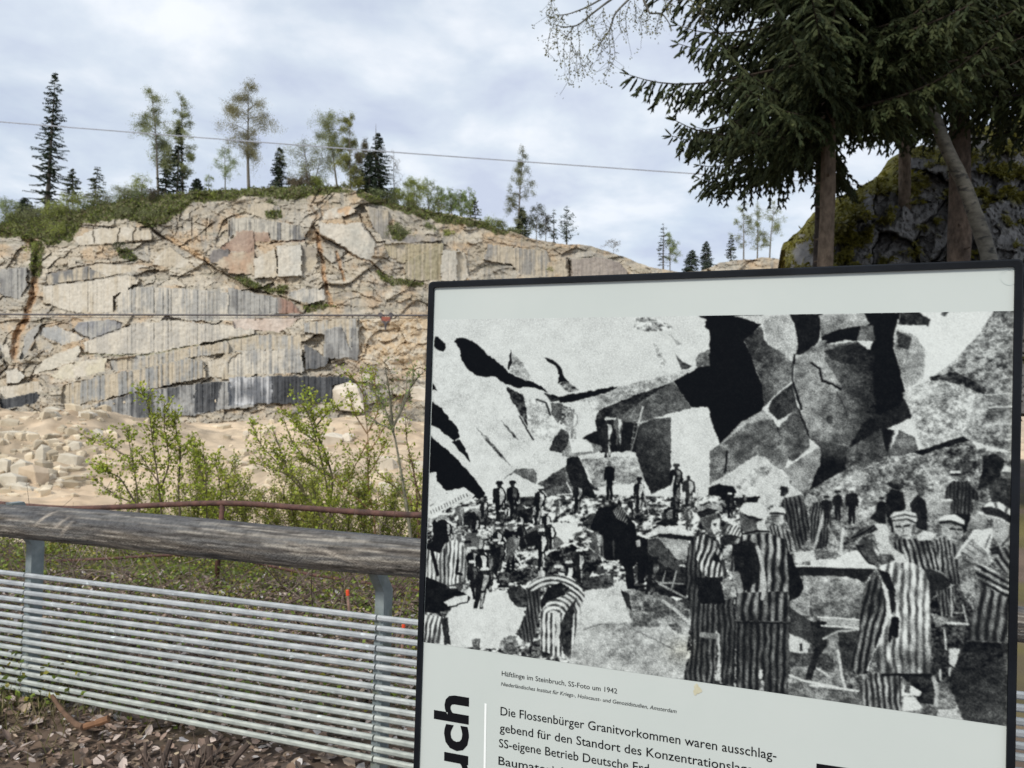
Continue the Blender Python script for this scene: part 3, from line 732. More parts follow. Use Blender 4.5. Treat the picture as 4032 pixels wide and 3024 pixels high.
shr = [(40, 905, 850, 110, YG, 'yellow green shrub at the far left under the rim'), (150, 895, 838, 120, OL, 'olive shrub below the tallest spruce'), (235, 880, 790, 110, YG, 'bright shrub right below the tallest spruce'),
       (300, 850, 770, 110, YG, 'bright shrub under the small thin spruce'), (400, 830, 765, 120, OL, 'dark olive shrub under the half bare larch'), (500, 800, 745, 110, OL, 'round shrub left of the twin birches'),
       (555, 790, 690, 90, YG, 'tall yellow green shrub left of the twin birches'), (610, 800, 752, 70, (.08, .07, .04), 'brown shrub at the foot of the left twin birch'), (150, 950, 880, 160, YG, 'broad green shrub on the left ledge below the rim'),
       (250, 945, 885, 130, YG, 'green shrub right of the broad one on the left ledge'), (490, 880, 820, 80, OL, 'olive shrub on the cliff top below the twin birches'), (600, 880, 840, 90, OL, 'low shrub on the pale slab below the twin birches'),
       (475, 1010, 960, 80, (.05, .065, .025), 'dark round shrub rooted in the middle of the left cliff'), (140, 1060, 960, 60, YG, 'thin green shrub in the rusty fissure at the left'), (845, 800, 765, 60, YG, 'small bright shrub under the crest birch sapling'),
       (1160, 738, 705, 46, BR, 'brown shrub right of the conical spruce'), (1205, 738, 695, 56, BR, 'brown shrub under the spreading pale birch'), (1255, 738, 705, 60, YG, 'green shrub right of the brown shrubs on the crest'),
       (1405, 790, 650, 60, (.16, .17, .03), 'yellow shrub at the foot of the narrow upright birch'), (1560, 940, 880, 80, OL, 'olive shrub on the ledge below the right shoulder'), (1690, 925, 885, 50, OL, 'small grey green shrub on the right ledge'),
       (1110, 1165, 1115, 60, YG, 'green shrub at the lower end of the diagonal fissure'), (990, 1140, 1090, 80, OL, 'low green shrub along the diagonal fissure'), (1755, 940, 915, 50, YG, 'small green shrub at the right end of the upper ledge'),
       (2160, 1075, 1050, 50, YG, 'tiny green shrub on the rock above the sign frame'), (1065, 830, 790, 50, OL, 'thin shrub on the grey slab near the crest')]
for i, (bx, by, ty, w_, c_, lab) in enumerate(shr):
    broadleaf_far('shrub', lab, bx, by, bx, ty, w_, 420, seed=60 + i, col=c_, stems=3, start=.05, leaf=.16, group='shrubs on the quarry cliff', cat='shrub', tr=.008, clump=.6)

rs_f = np.random.RandomState(909)
for i in range(26):
    x_ = rs_f.uniform(-40, 620) if i < 14 else rs_f.uniform(1400, 2040)
    yb = np.interp(x_, *zip(*RIM)) + rs_f.uniform(4, 26); hh_ = rs_f.uniform(18, 44)
    broadleaf_far('shrub', 'low green shrub of the leafy fringe along the quarry rim', x_, yb, x_ + rs_f.uniform(-6, 6), yb - hh_, rs_f.uniform(50, 100), 170, seed=900 + i, col=[YG, OL, LG, (.17, .20, .06)][i % 4], stems=3, start=.03, leaf=.17, group='shrubs of the leafy fringe on the rim', cat='shrub', tr=.008, clump=.6)

# ================================================================== boulders and rubble on the quarry floor
def boulder_mesh(seed, sx, sy, sz, sub=2):
    rs = np.random.RandomState(seed)
    bm = bmesh.new()
    for i in range(11):
        v = np.array([(i & 1) * 2 - 1, (i >> 1 & 1) * 2 - 1, (i >> 2 & 1) * 2 - 1]) * rs.uniform(.42, 1.0, 3) if i < 8 else rs.uniform(-1, 1, 3) * 1.05
        if i == 8: v = np.array([0, -.2, 1.15])
        bm.verts.new(Vector((v[0] * sx, v[1] * sy, v[2] * sz)))
    r = bmesh.ops.convex_hull(bm, input=bm.verts)
    bmesh.ops.delete(bm, geom=[v for v in bm.verts if not v.link_faces], context='VERTS')
    bmesh.ops.bevel(bm, geom=list(bm.edges), offset=.03 * min(sx, sz), segments=1, affect='EDGES', profile=.6)
    bmesh.ops.triangulate(bm, faces=bm.faces)
    V = np.array([v.co[:] for v in bm.verts]); Fc = np.array([[v.index for v in f.verts] for f in bm.faces])
    bm.verts.index_update()
    Fc = np.array([[v.index for v in f.verts] for f in bm.faces])
    bm.free()
    return V, Fc
B0 = zoom(0, 1500, .4219); B1 = zoom(800, 1400, .4823)
blist = [(131, 1863, 78, 1.0, 'large rounded boulder with a rusty broken face in the left rubble'), (84, 1836, 66, 1.0, 'pale boulder leaning behind the rusty faced one'), (10, 1829, 60, 1.0, 'pale boulder cut by the left edge of the photo'),
         (46, 1886, 80, .75, 'low wide boulder under the pale leaning boulder'), (74, 1909, 66, .5, 'flat slab boulder lowest of the left pile'), (165, 1780, 44, 1.6, 'tall upright boulder in the left rubble'),
         (112, 1712, 60, .55, 'flat white boulder highest in the left rubble pile'), (52, 1706, 66, .4, 'long flat boulder at the upper left'), (292, 1752, 46, .8, 'square pale boulder right of the upright one'),
         (272, 1805, 84, .6, 'long dark edged boulder at the right of the left rubble'), (380, 1712, 52, 1.1, 'pointed pale boulder behind the left bush'), (198, 1875, 36, .8, 'single white boulder below the long dark edged one'),
         (211, 1612, 64, .4, 'flat boulder at the foot of the left cliff'), (202, 1627, 46, .5, 'smaller flat boulder just below it at the cliff foot'), (155, 1590, 42, .7, 'bright white boulder beside the black slab at the left'),
         (346, 1630, 70, .35, 'low white slab at the foot of the streaked wall'), (654, 1634, 66, .4, 'white slab at the foot of the dark wall behind the left bush'), (856, 1610, 40, .6, 'white boulder at the foot of the black wall'),
         (1369, 1545, 120, .75, 'huge white block against the right end of the black wall'), (1220, 1700, 50, .9, 'pointed white boulder in the right rubble'), (1311, 1724, 84, .6, 'large white angular boulder in the right rubble behind the bushes'),
         (1372, 1718, 46, .7, 'pale boulder right of the large white angular one'), (1586, 1656, 44, .6, 'white boulder next to the sign frame'), (1090, 1786, 44, .7, 'white boulder low in the right rubble'),
         (969, 1704, 22, .9, 'small single white boulder on the sandy track'), (872, 1762, 26, .8, 'small white boulder at the lower edge of the track'), (920, 1815, 46, .4, 'flat pale slab at the lower edge of the track'),
         (1523, 1822, 76, .8, 'large grey white boulder behind the right bush'), (1427, 1912, 62, .8, 'pale boulder low behind the bushes'), (1533, 1922, 74, .8, 'pale boulder lowest on the right before the railing'),
         (1650, 1540, 60, .8, 'bluish white block beside the sign frame at the wall foot'), (1650, 1836, 56, .9, 'pale boulder half hidden by the sign frame'), (1113, 1622, 58, .3, 'long flat white slab at the foot of the black wall'), (240, 1892, 28, .7, 'small pale boulder under the single white boulder'), (114, 1924, 46, .6, 'pale boulder at the bottom of the left pile')]
for i, (px, py, s, asp, lab) in enumerate(blist):
    p = ground_hit(px, py + s * asp * .4)
    r = s / F * p[1] * .62
    V, Fc = boulder_mesh(200 + i, r, r * .8, max(r * asp, .15))
    rz = np.random.RandomState(i).uniform(-.35, .35); cr, sr = math.cos(rz), math.sin(rz)
    V = V @ np.array([[cr, sr, 0], [-sr, cr, 0], [0, 0, 1]]) if asp > .6 else V
    mb = MB(); mb.add(V + p + vec(0, 0, r * asp * .22), Fc, (1.15, 1.12, 1.08) if 'white' in lab else (1, .98, .93) if i else (1.1, .95, .8))
    o = recentre(mb.build('boulder', M['rubble'])); tag(o, lab, 'boulder', 'boulders on the quarry floor')
# countless small stones
rs = np.random.RandomState(8)
protos = [boulder_mesh(400 + i, 1, .85, .6 + .05 * i) for i in range(6)]
mb = MB()
zones = [((0, 1590, 450, 1960), 260), ((0, 1690, 340, 1930), 130), ((450, 1640, 900, 1700), 20), ((880, 1640, 1690, 2000), 330), ((450, 1800, 900, 1990), 30), ((150, 1580, 900, 1650), 90), ((-300, 1600, 0, 1950), 120)]
for (x0, y0, x1, y1), n in zones:
    for i in range(n):
        p = ground_hit(rs.uniform(x0, x1), rs.uniform(y0, y1))
        r = (.07 + .50 * rs.rand() ** 4) * min(1, p[1] / 45)
        V, Fc = protos[rs.randint(6)]
        a = rs.uniform(0, 6.28); ca, sa = math.cos(a), math.sin(a)
        mb.add((V @ np.array([[ca, sa, 0], [-sa, ca, 0], [0, 0, 1]])) * r * rs.uniform(.5, 1.6, 3) + p + vec(0, 0, r * .05), Fc, np.array([1.08, 1.04, .98]) * rs.uniform(.65, 1.2) * np.array([1.0, .95, .86]))
tag(mb.build('rubble', M['rubble']), 'countless small broken granite stones strewn over the sandy quarry floor', 'rubble', kind='stuff')

# ================================================================== cables across the quarry
def cable(name, pts, depth, r, m, lab):
    px = np.array([p[0] for p in pts], float); py = np.array([p[1] for p in pts], float)
    xs = np.linspace(px[0], px[-1], 40)
    cs = np.polyfit(px, py, 2)
    mb = MB(); mb.tube(at(xs, np.polyval(cs, xs), depth if np.isscalar(depth) else np.linspace(*depth, 40)), r, 6)
    return tag(recentre(mb.build(name, m)), lab, 'cable')
cable('cable', [(-600, 437), (0, 475), (560, 512), (1150, 576), (1900, 628), (2700, 685), (3400, 725)], 42, .032, M['cable_pale'], 'thin pale cable sagging across the sky in front of the rim trees')
cable('cable', [(-600, 1235), (0, 1239), (900, 1241), (1690, 1241), (2400, 1243)], 55, .075, M['cable'], 'thick dark cableway rope stretched level across the quarry face')
cable('cable', [(-600, 1246), (0, 1250), (900, 1252), (1690, 1252), (2400, 1254)], 55, .022, M['cable'], 'thin dark rope running just under the thick cableway rope')
tr_ = thing('cable_trolley', 'small rusty red trolley hanging from the dark cableway rope', 'trolley', at(1518, 1262, 54.9))
mb = MB(); c = at(1520, 1256, 54.9); mb.box(c, .62, .16, .30); mb.build('body', M['red_paint'], tr_)
for dx in (-28, 28):
    mb = MB(); c = at(1519 + dx * .75, 1240, 54.9); mb.tube(np.array([c - vec(0, .1, 0), c + vec(0, .1, 0)]), .17, 14); mb.build('wheel', M['cable'], tr_)
mb = MB(); mb.tube(at(np.array([1496, 1508, 1518, 1519]), np.array([1243, 1262, 1276, 1300]), 54.9), [.07, .09, .10, .05], 8)
mb.tube(at(np.array([1543, 1532, 1520]), np.array([1243, 1262, 1276]), 54.9), [.07, .09, .08], 8); mb.build('hook', M['cable'], tr_)

# ================================================================== information board
P_L = at(1690, 1110, 1.75); P_R = at(4030, 1020, 1.35)
uh = P_R - P_L; uh[2] = 0; uh /= np.linalg.norm(uh)
BN = np.cross(uh, [0, 0, 1]); BN /= np.linalg.norm(BN)          # faces the camera (-Y)
if BN[1] > 0: BN = -BN
def bp(px, py, off=0.0): return on_plane(px, py, P_L + BN * off, BN)
TL, TR = bp(1690, 1110), bp(4030, 1020)
au = TR - TL; WB = np.linalg.norm(au); au /= WB
av = np.cross(au, -BN); av /= np.linalg.norm(av)
if av[2] < 0: av = -av
an = BN
def loc2(P): d = np.asarray(P) - TL; return np.stack([d @ au, d @ av], -1)
def w3(uv, off=0.0): uv = np.asarray(uv, float); return TL + uv[..., 0:1] * au + uv[..., 1:2] * av + an * off
BL2 = loc2(bp(1630, 3024)); BR2 = loc2(bp(3996, 3024))
def edge_u(top, bot, v): return top[0] + (bot[0] - top[0]) * (v - top[1]) / (bot[1] - top[1])
VB = -1.42
q_out = np.array([[0, 0], [WB, 0], [edge_u((WB, 0), BR2, VB), VB], [edge_u((0, 0), BL2, VB), VB]])
board = thing('info_board', 'black framed memorial information board with large black and white photograph and German text', 'sign', w3([WB / 2, VB]))
FW, FT = .0138, .012
q_in = q_out + np.array([[FW, -FW], [-FW, -FW], [-FW, FW], [FW, FW]])
# frame: ring with rounded corners, front proud of the panel, depth 3.5 cm
def ring(q, r, n=5):
    out = []
    for i in range(4):
        p, a, b = q[i], q[i - 1], q[(i + 1) % 4]
        da = (a - p) / np.linalg.norm(a - p); db = (b - p) / np.linalg.norm(b - p)
        for k in range(n):
            th = k / (n - 1)
            p0, p1 = p + da * r, p + db * r
            out.append((1 - th) ** 2 * p0 + 2 * th * (1 - th) * p + th ** 2 * p1)
    return np.array(out)
ro, ri, rm = ring(q_out, .012), ring(q_in, .004), ring(q_out + np.array([[.003, -.003], [-.003, -.003], [-.003, .003], [.003, .003]]), .011)
layers = [w3(ro, -.035), w3(ro, .003), w3(rm, .006), w3(ri, .006), w3(ri, -.004)]
nn = len(ro); V = np.concatenate(layers); Fq = []
for k in range(4):
    for i in range(nn): Fq.append([k * nn + i, k * nn + (i + 1) % nn, (k + 1) * nn + (i + 1) % nn, (k + 1) * nn + i])
mb = MB(); mb.add(V, np.array(Fq)); mb.build('frame', M['black'], board)
mb = MB(); qi = q_in + np.array([[-.004, .004], [.004, .004], [.004, -.004], [-.004, -.004]])
mb.add(np.concatenate([w3(qi, 0), w3(qi, -.03)]), np.array([[0, 1, 2, 3], [7, 6, 5, 4], [0, 4, 5, 1], [1, 5, 6, 2], [2, 6, 7, 3], [3, 7, 4, 0]]))
mb.build('panel', M['panel'], board)
for k in (.16, .84):
    mb = MB(); c = w3([WB * k, VB - .15], -.02); gz = float(H(c[0], c[1])) - .3
    a = w3([WB * k, VB + .01], -.06); a2 = a.copy(); a2[2] = gz
    mb.tube(np.stack([a, a2]), .025, 12); mb.build('leg', M['black'], board)

# ---- the printed photograph: tones are computed on a fine grid in the plane of the board
NX, NY = 1180, 760
def homography(src, dst):
    A = []
    for (x, y), (u, v) in zip(src, dst):
        A.append([x, y, 1, 0, 0, 0, -u * x, -u * y, -u]); A.append([0, 0, 0, x, y, 1, -v * x, -v * y, -v])
    return np.linalg.svd(np.array(A))[2][-1].reshape(3, 3)
pq_px = [(1712, 1259), (4017, 1224), (3989, 2863), (1668, 2528)]
HM = homography([(0, 0), (1, 0), (1, 1), (0, 1)], pq_px)
gu, gv = np.meshgrid(np.linspace(0, 1, NX), np.linspace(0, 1, NY))
hw = HM[2, 0] * gu + HM[2, 1] * gv + HM[2, 2]
QX = (HM[0, 0] * gu + HM[0, 1] * gv + HM[0, 2]) / hw
QY = (HM[1, 0] * gu + HM[1, 1] * gv + HM[1, 2]) / hw
G = np.full(QX.shape, .86)
nA = fbm(QX / 26, QY / 20, 301, 5) - .5
nB = fbm(QX / 8, QY / 6, 302, 4) - .5
nC = fbm(QX / 90, QY / 70, 303, 4) - .5
nD = vnoise(QX / 3, QY / 3, 304) - .5
jx = 9 * (fbm(QX / 14, QY / 14, 305, 3) - .5); jy = 9 * (fbm(QX / 14, QY / 14, 306, 3) - .5)
def tone(P, g, rough=.06, gr=None, jag=1.0, soft=False, cut=None):
    "fill a traced outline with a tone; gr=((x,y),(x,y),g2) runs to a second tone"
    global G
    m = inpoly(QX + jx * jag, QY + jy * jag, P)
    if not m.any(): return m
    t_ = np.full(int(m.sum()), float(g))
    if gr:
        (x0, y0), (x1, y1), g2 = gr
        k = np.clip(((QX[m] - x0) * (x1 - x0) + (QY[m] - y0) * (y1 - y0)) / ((x1 - x0) ** 2 + (y1 - y0) ** 2), 0, 1)
        t_ = g + (g2 - g) * k
    if g > .78: rough = rough * .45
    t_ = t_ + rough * (nA[m] * 2.2 + nB[m] * 2.4 + nC[m] * .8)
    if cut is not None: t_ = np.where(nA[m] + nB[m] * .8 > cut, t_, t_ * .2)
    G[m] = t_
    return m
def cloth(P, dark, light, per, ang, bend=0, jag=.6, cx=None, gr=None, duty=.5):
    "striped cloth: stripes run along ang (degrees from vertical), bent across the body by bend"
    global G
    m = inpoly(QX + jx * jag, QY + jy * jag, P)
    if not m.any(): return
    A = np.array(P); x0 = A[:, 0].mean() if cx is None else cx; y0 = A[:, 1].mean(); hgt = np.ptp(A[:, 1]) + 1
    x, y = QX[m] - x0, QY[m] - y0
    c, s_ = math.cos(R(ang)), math.sin(R(ang))
    q = x * c + y * s_ + bend * ((y / hgt) ** 2) * 100 + 8 * (fbm(QX[m] / 50, QY[m] / 60, 311, 3) - .5) * 2
    w_ = np.clip(.5 + (np.sin(q / per * 2 * math.pi) * .62 + (duty - .5) * 1.4) + 1.1 * (fbm(QX[m] / 16, QY[m] / 40, 313, 3) - .5), 0, 1)
    sh = 1 + 1.8 * (fbm(QX[m] / 38, QY[m] / 60, 312, 3) - .5)
    v = dark + (light - dark) * w_ * sh
    if gr:
        (xa, ya), (xb, yb), k2 = gr
        k = np.clip(((QX[m] - xa) * (xb - xa) + (QY[m] - ya) * (yb - ya)) / ((xb - xa) ** 2 + (yb - ya) ** 2), 0, 1)
        v = v * (1 + (k2 - 1) * k)
    G[m] = v + .05 * nB[m]
def line(P, w, g, jag=.5):
    global G
    d = polyline_dist(QX + jx * jag, QY + jy * jag, P)
    k = np.clip((w / 2 - d) / 2.5 + .5, 0, 1)
    G = G * (1 - k) + g * k
ZA = zoom(1600, 1000, .6027); ZB = zoom(2800, 1000, .6027); ZC = zoom(1640, 1850, .452); ZD = zoom(2300, 1750, .4219)
ZE = zoom(2600, 1900, .5426); ZF = zoom(3200, 1750, .4522); ZG = zoom(3200, 2200, .4219)
# rubble-covered working floor, lower half
m = inpoly(QX, QY, [(1640, 1930), (2000, 1960), (2300, 1945), (2750, 1960), (3000, 1900), (3500, 1800), (4032, 1780), (4032, 2900), (1640, 2600)])
rv = voronoi(QX / 34 + nA, QY / 22 + nB, 320)
rub = .66 + np.clip((fbm(QX / 17 + .5 * QY / 17, QY / 11, 321, 4) - .5) * 3.4, -.5, .34) + (rv[2] - .5) * .25 + nB * .7
rub = np.clip(rub, .04, .93) * np.where(fbm(QX / 60, QY / 34, 322, 4) < .40, .30, 1)
fine = np.clip(.58 + nA * 1.0 + nB * 1.0, .1, .92)
kx = np.clip((QX - 2950) / 250, 0, 1)
G[m] = (rub * (1 - kx) + fine * .78 * kx)[m]
# --- upper left: pale rock sheet with black fissures
tone(ZA([(680, 640), (740, 690), (790, 760), (830, 830), (760, 820), (680, 770)]), .6, .22)
tone(ZA([(300, 590), (420, 800), (640, 850), (700, 1050), (830, 1220), (980, 1350), (860, 1480), (500, 1400), (350, 1190), (180, 960), (185, 600)]), .86, .10)
tone(ZA([(450, 1130), (520, 1190), (600, 1280), (690, 1390), (620, 1330), (530, 1230)]), .42, .3)
tone(ZA([(620, 1080), (680, 1150), (740, 1220), (700, 1200)]), .5, .3)
tone(ZA([(185, 540), (210, 545), (262, 590), (245, 637), (215, 630), (180, 600)]), .02, .01)
tone(ZA([(312, 575), (330, 550), (370, 545), (430, 570), (500, 620), (530, 660), (600, 710), (670, 775), (760, 820), (830, 840), (900, 880), (925, 905), (880, 890), (800, 868), (720, 875), (650, 850), (580, 800), (500, 803), (440, 785), (390, 740), (360, 690), (350, 620), (330, 590)]), .015, .01)
tone(ZA([(663, 755), (682, 622), (690, 700), (674, 752)]), .08, .02)
tone(ZA([(895, 675), (960, 695), (1010, 740), (1030, 800), (1055, 830), (990, 845), (1000, 790), (975, 730), (920, 700)]), .03, .01)
tone(ZA([(1000, 850), (1050, 830), (1130, 890), (1060, 905), (1030, 880)]), .35, .4)
tone(ZA([(1080, 970), (1180, 940), (1380, 870), (1800, 770), (1930, 735), (1740, 835), (1500, 920), (1250, 1020), (1180, 1060), (1080, 1000)]), .72, .2)
tone(ZA([(1060, 975), (1180, 960), (1240, 1080), (1240, 1160), (1180, 1200), (1110, 1160)]), .84, .08)
tone(ZA([(985, 935), (1150, 905), (1380, 863), (1350, 888), (1180, 942), (1080, 968), (1000, 972)]), .015, .01)
tone(ZA([(900, 905), (990, 930), (1000, 960), (950, 965)]), .12, .2)
tone(ZA([(945, 970), (1020, 980), (1015, 1080), (985, 1110), (950, 1050)]), .32, .12)
tone(ZA([(1020, 990), (1075, 1000), (1090, 1090), (1060, 1180), (1010, 1180), (1010, 1100)]), .5, .55)
tone(ZA([(1240, 1060), (1260, 1020), (1500, 920), (1740, 838), (1720, 870), (1560, 950), (1400, 1060), (1320, 1075), (1240, 1090)]), .14, .18)
tone(ZA([(1370, 1070), (1560, 950), (1740, 832), (1790, 900), (1865, 1005), (1700, 1050), (1530, 1100), (1400, 1110)]), .36, .16)
tone(ZA([(1230, 1085), (1300, 1070), (1320, 1100), (1290, 1200), (1250, 1160)]), .1, .1)
tone(ZA([(650, 870), (700, 890), (760, 920), (780, 980), (790, 1130), (740, 1040), (690, 960)]), .12, .3)
tone(ZA([(770, 920), (850, 950), (910, 970), (940, 1060), (1000, 1120), (960, 1230), (850, 1200), (800, 1150), (780, 1000)]), .76, .2)
line(ZA([(740, 1060), (790, 1150), (830, 1215)]), 5, .15); line(ZA([(850, 950), (915, 975), (940, 1050)]), 7, .2)
tone(ZA([(170, 840), (200, 890), (168, 890)]), .03, .01)
tone(ZA([(168, 965), (230, 1010), (280, 1080), (330, 1130), (350, 1190), (320, 1220), (270, 1190), (215, 1140), (160, 1115)]), .02, .02)
tone(ZA([(160, 1190), (250, 1270), (320, 1330), (400, 1420), (470, 1500), (520, 1570), (480, 1600), (420, 1580), (380, 1530), (260, 1545), (200, 1480), (190, 1430), (148, 1425)]), .015, .01)
tone(ZA([(300, 1225), (350, 1215), (400, 1300), (420, 1360), (360, 1300)]), .04, .02)
tone(ZA([(630, 1470), (720, 1405), (830, 1400), (855, 1450), (850, 1500), (780, 1470), (700, 1430)]), .42, .12)
tone(ZA([(1010, 1140), (1060, 1170), (1060, 1260), (1020, 1300), (935, 1280), (970, 1200)]), .14, .14)
tone(ZA([(1150, 1200), (1260, 1150), (1290, 1090), (1350, 1080), (1440, 1100), (1530, 1110), (1520, 1300), (1440, 1290), (1280, 1300), (1200, 1230)]), .06, .05)
tone(ZA([(1020, 1290), (1070, 1225), (1150, 1215), (1270, 1250), (1280, 1280), (1200, 1310), (1100, 1330), (1020, 1320)]), .5, .1)
tone(ZA([(1070, 1228), (1150, 1213), (1215, 1240), (1222, 1290), (1080, 1302)]), .88, .05)
tone(ZA([(860, 1500), (1000, 1410), (1060, 1380), (1130, 1400), (1180, 1480), (1260, 1540), (1000, 1570), (930, 1585)]), .28, .2)
tone(ZA([(1050, 1330), (1130, 1320), (1200, 1500), (1240, 1600), (1100, 1560), (1040, 1400)]), .08, .08)
tone(ZA([(1120, 1320), (1280, 1300), (1500, 1300), (1530, 1380), (1562, 1490), (1350, 1510), (1230, 1530), (1180, 1420)]), .64, .2)
tone(ZA([(1120, 1315), (1280, 1296), (1500, 1298), (1510, 1325), (1300, 1330), (1140, 1345)]), .84, .1)
tone(ZA([(1500, 1300), (1520, 1120), (1600, 1080), (1728, 1068), (1728, 1510), (1600, 1570), (1562, 1490)]), .10, .08, (ZA([(1500, 1400)])[0], ZA([(1720, 1200)])[0], .26))
tone(ZA([(1728, 1068), (1900, 1010), (1980, 998), (2000, 1050), (2047, 1270), (1900, 1370), (1800, 1440), (1728, 1440)]), .86, .07)
tone(ZA([(1500, 420), (1600, 415), (1700, 450), (1745, 490), (1690, 500), (1560, 510), (1490, 480)]), .66, .5)
tone(ZA([(1612, 575), (1640, 600), (1720, 740), (1660, 740), (1640, 660)]), .6, .5)
tone(ZA([(1755, 650), (1800, 700), (1870, 740), (1800, 760)]), .28, .2); tone(ZA([(1715, 515), (1800, 590), (1770, 600)]), .6, .4)
tone(ZA([(1910, 400), (2160, 400), (2160, 1160), (2050, 1245), (2000, 1040), (1970, 1000), (1865, 1000), (1790, 900), (1745, 833), (1920, 735), (2000, 720), (2060, 680), (2010, 600), (2020, 540), (1950, 470), (1960, 430)]), .018, .012)
tone(ZA([(1890, 690), (1920, 650), (2000, 615), (2065, 680), (2000, 730), (1900, 740)]), .5, .2)
# --- upper right: the overhanging rock and its blocks
tone(ZB([(-10, 400), (340, 395), (330, 460), (215, 570), (260, 660), (300, 780), (330, 850), (390, 900), (330, 1030), (200, 1095), (60, 1245), (10, 1110), (-10, 1050)]), .018, .012)
tone(ZB([(150, 402), (390, 396), (330, 462)]), .84, .06)
tone(ZB([(215, 560), (330, 470), (350, 560), (400, 610), (480, 660), (540, 720), (525, 830), (400, 940), (350, 1000), (330, 850), (260, 660)]), .16, .16, (ZB([(230, 700)])[0], ZB([(520, 750)])[0], .50))
tone(ZB([(345, 440), (390, 410), (515, 398), (570, 580), (540, 720), (480, 660), (370, 590), (345, 500)]), .74, .10)
tone(ZB([(515, 395), (725, 392), (710, 540), (690, 600), (600, 650), (555, 665), (568, 580), (545, 460)]), .06, .05)
tone(ZB([(980, 385), (1238, 382), (1200, 500), (1190, 600), (1230, 750), (1262, 880), (1290, 1060), (1000, 1080), (1000, 720), (1060, 570)]), .025, .03)
tone(ZB([(705, 398), (1000, 388), (1035, 460), (900, 490), (800, 540), (720, 545), (710, 440)]), .42, .14, (ZB([(720, 540)])[0], ZB([(900, 400)])[0], .72))
tone(ZB([(720, 548), (800, 500), (980, 468), (975, 530), (950, 570), (880, 562), (740, 592)]), .03, .02)
tone(ZB([(980, 470), (1060, 470), (1070, 570), (950, 566)]), .38, .1)
tone(ZB([(600, 650), (720, 560), (760, 570), (740, 600), (640, 640), (540, 705)]), .55, .25)
tone(ZB([(530, 700), (640, 632), (740, 592), (950, 575), (1060, 640), (1060, 900), (1100, 1060), (900, 1262), (640, 1205), (600, 1060), (530, 840)]), .56, .12, (ZB([(700, 900)])[0], ZB([(1080, 850)])[0], .05))
tone(ZB([(740, 640), (820, 600), (960, 590), (1030, 720), (880, 722), (790, 690)]), .2, .1, (ZB([(760, 650)])[0], ZB([(1010, 650)])[0], .08))
tone(ZB([(640, 640), (740, 600), (745, 700), (850, 860), (740, 840), (690, 750)]), .66, .14)
tone(ZB([(555, 830), (690, 755), (730, 830), (850, 870), (820, 905), (680, 892)]), .64, .12)
line(ZB([(655, 715), (705, 745), (725, 830), (795, 850), (850, 885)]), 8, .03, 1); line(ZB([(545, 660), (535, 840), (590, 1010)]), 9, .04, 1)
line(ZB([(820, 900), (870, 1000), (890, 1070)]), 6, .22); line(ZB([(545, 725), (540, 830)]), 5, .75)
tone(ZB([(755, 1060), (790, 1055), (795, 1110), (760, 1110)]), .22, .1)
tone(ZB([(980, 1110), (1200, 1000), (1270, 950), (1315, 1065), (1150, 1140), (900, 1270), (960, 1160)]), .09, .08)
tone(ZB([(400, 950), (530, 845), (570, 1010), (435, 1090), (370, 1010)]), .2, .12)
tone(ZB([(50, 1250), (200, 1095), (340, 1020), (400, 1080), (440, 1140), (505, 1330), (470, 1415), (300, 1330), (120, 1440), (-10, 1510), (-10, 1290)]), .40, .14)
tone(ZB([(60, 1240), (200, 1098), (340, 1020), (400, 1078), (230, 1110), (110, 1215)]), .66, .1)
line(ZB([(105, 1290), (92, 1420)]), 9, .05, 1); line(ZB([(435, 1140), (480, 1230), (515, 1340)]), 8, .04, 1)
tone(ZB([(435, 1135), (560, 1010), (600, 1060), (640, 1190), (640, 1270), (530, 1360), (505, 1320)]), .38, .14)
line(ZB([(570, 1010), (640, 1190)]), 7, .08, 1)
tone(ZB([(640, 1200), (900, 1262), (890, 1400), (640, 1545), (715, 1270)]), .34, .08, (ZB([(760, 1210)])[0], ZB([(740, 1380)])[0], .025))
tone(ZB([(885, 1280), (1110, 1140), (1200, 1150), (1160, 1320), (880, 1400)]), .32, .14)
tone(ZB([(1110, 1140), (1190, 1150), (1150, 1315)]), .05, .04)
tone(ZB([(1160, 1310), (1230, 1150), (1330, 1200), (1355, 1290), (1160, 1340)]), .36, .14)
tone(ZB([(470, 1412), (700, 1265), (717, 1272), (712, 1370), (640, 1545), (560, 1525)]), .56, .07)
tone(ZB([(-20, 1512), (290, 1318), (350, 1325), (420, 1390), (520, 1500), (600, 1570), (600, 1640), (240, 1640), (150, 1545), (60, 1510)]), .80, .1)
tone(ZB([(160, 1530), (280, 1400), (420, 1390), (330, 1480), (250, 1560)]), .7, .28)
tone(ZB([(1235, 480), (1240, 388), (1420, 385), (1850, 372), (1760, 500), (1640, 640), (1560, 720), (1400, 820), (1370, 800), (1410, 640), (1340, 540), (1260, 500)]), .90, .03)
tone(ZB([(1238, 384), (1350, 378), (1430, 430), (1420, 470), (1300, 465), (1222, 458)]), .13, .12); tone(ZB([(1500, 395), (1530, 374), (1562, 374), (1530, 408)]), .32, .05)
tone(ZB([(1195, 600), (1215, 490), (1340, 540), (1400, 640), (1385, 815), (1275, 885), (1230, 760)]), .66, .14)
tone(ZB([(1213, 500), (1310, 550), (1290, 625), (1220, 612)]), .24, .12)
tone(ZB([(1850, 370), (2035, 370), (2030, 1310), (1690, 1215), (1790, 920), (1640, 850), (1420, 830), (1600, 690), (1760, 510)]), .52, .32)
tone(ZB([(1430, 805), (1600, 770), (1800, 880), (1780, 915), (1640, 860), (1500, 820), (1420, 850)]), .22, .3)
tone(ZB([(1780, 920), (2030, 908), (2030, 990), (1810, 1000)]), .55, .2); tone(ZB([(1810, 1008), (2030, 1000), (2030, 1108), (1780, 1112)]), .44, .22)
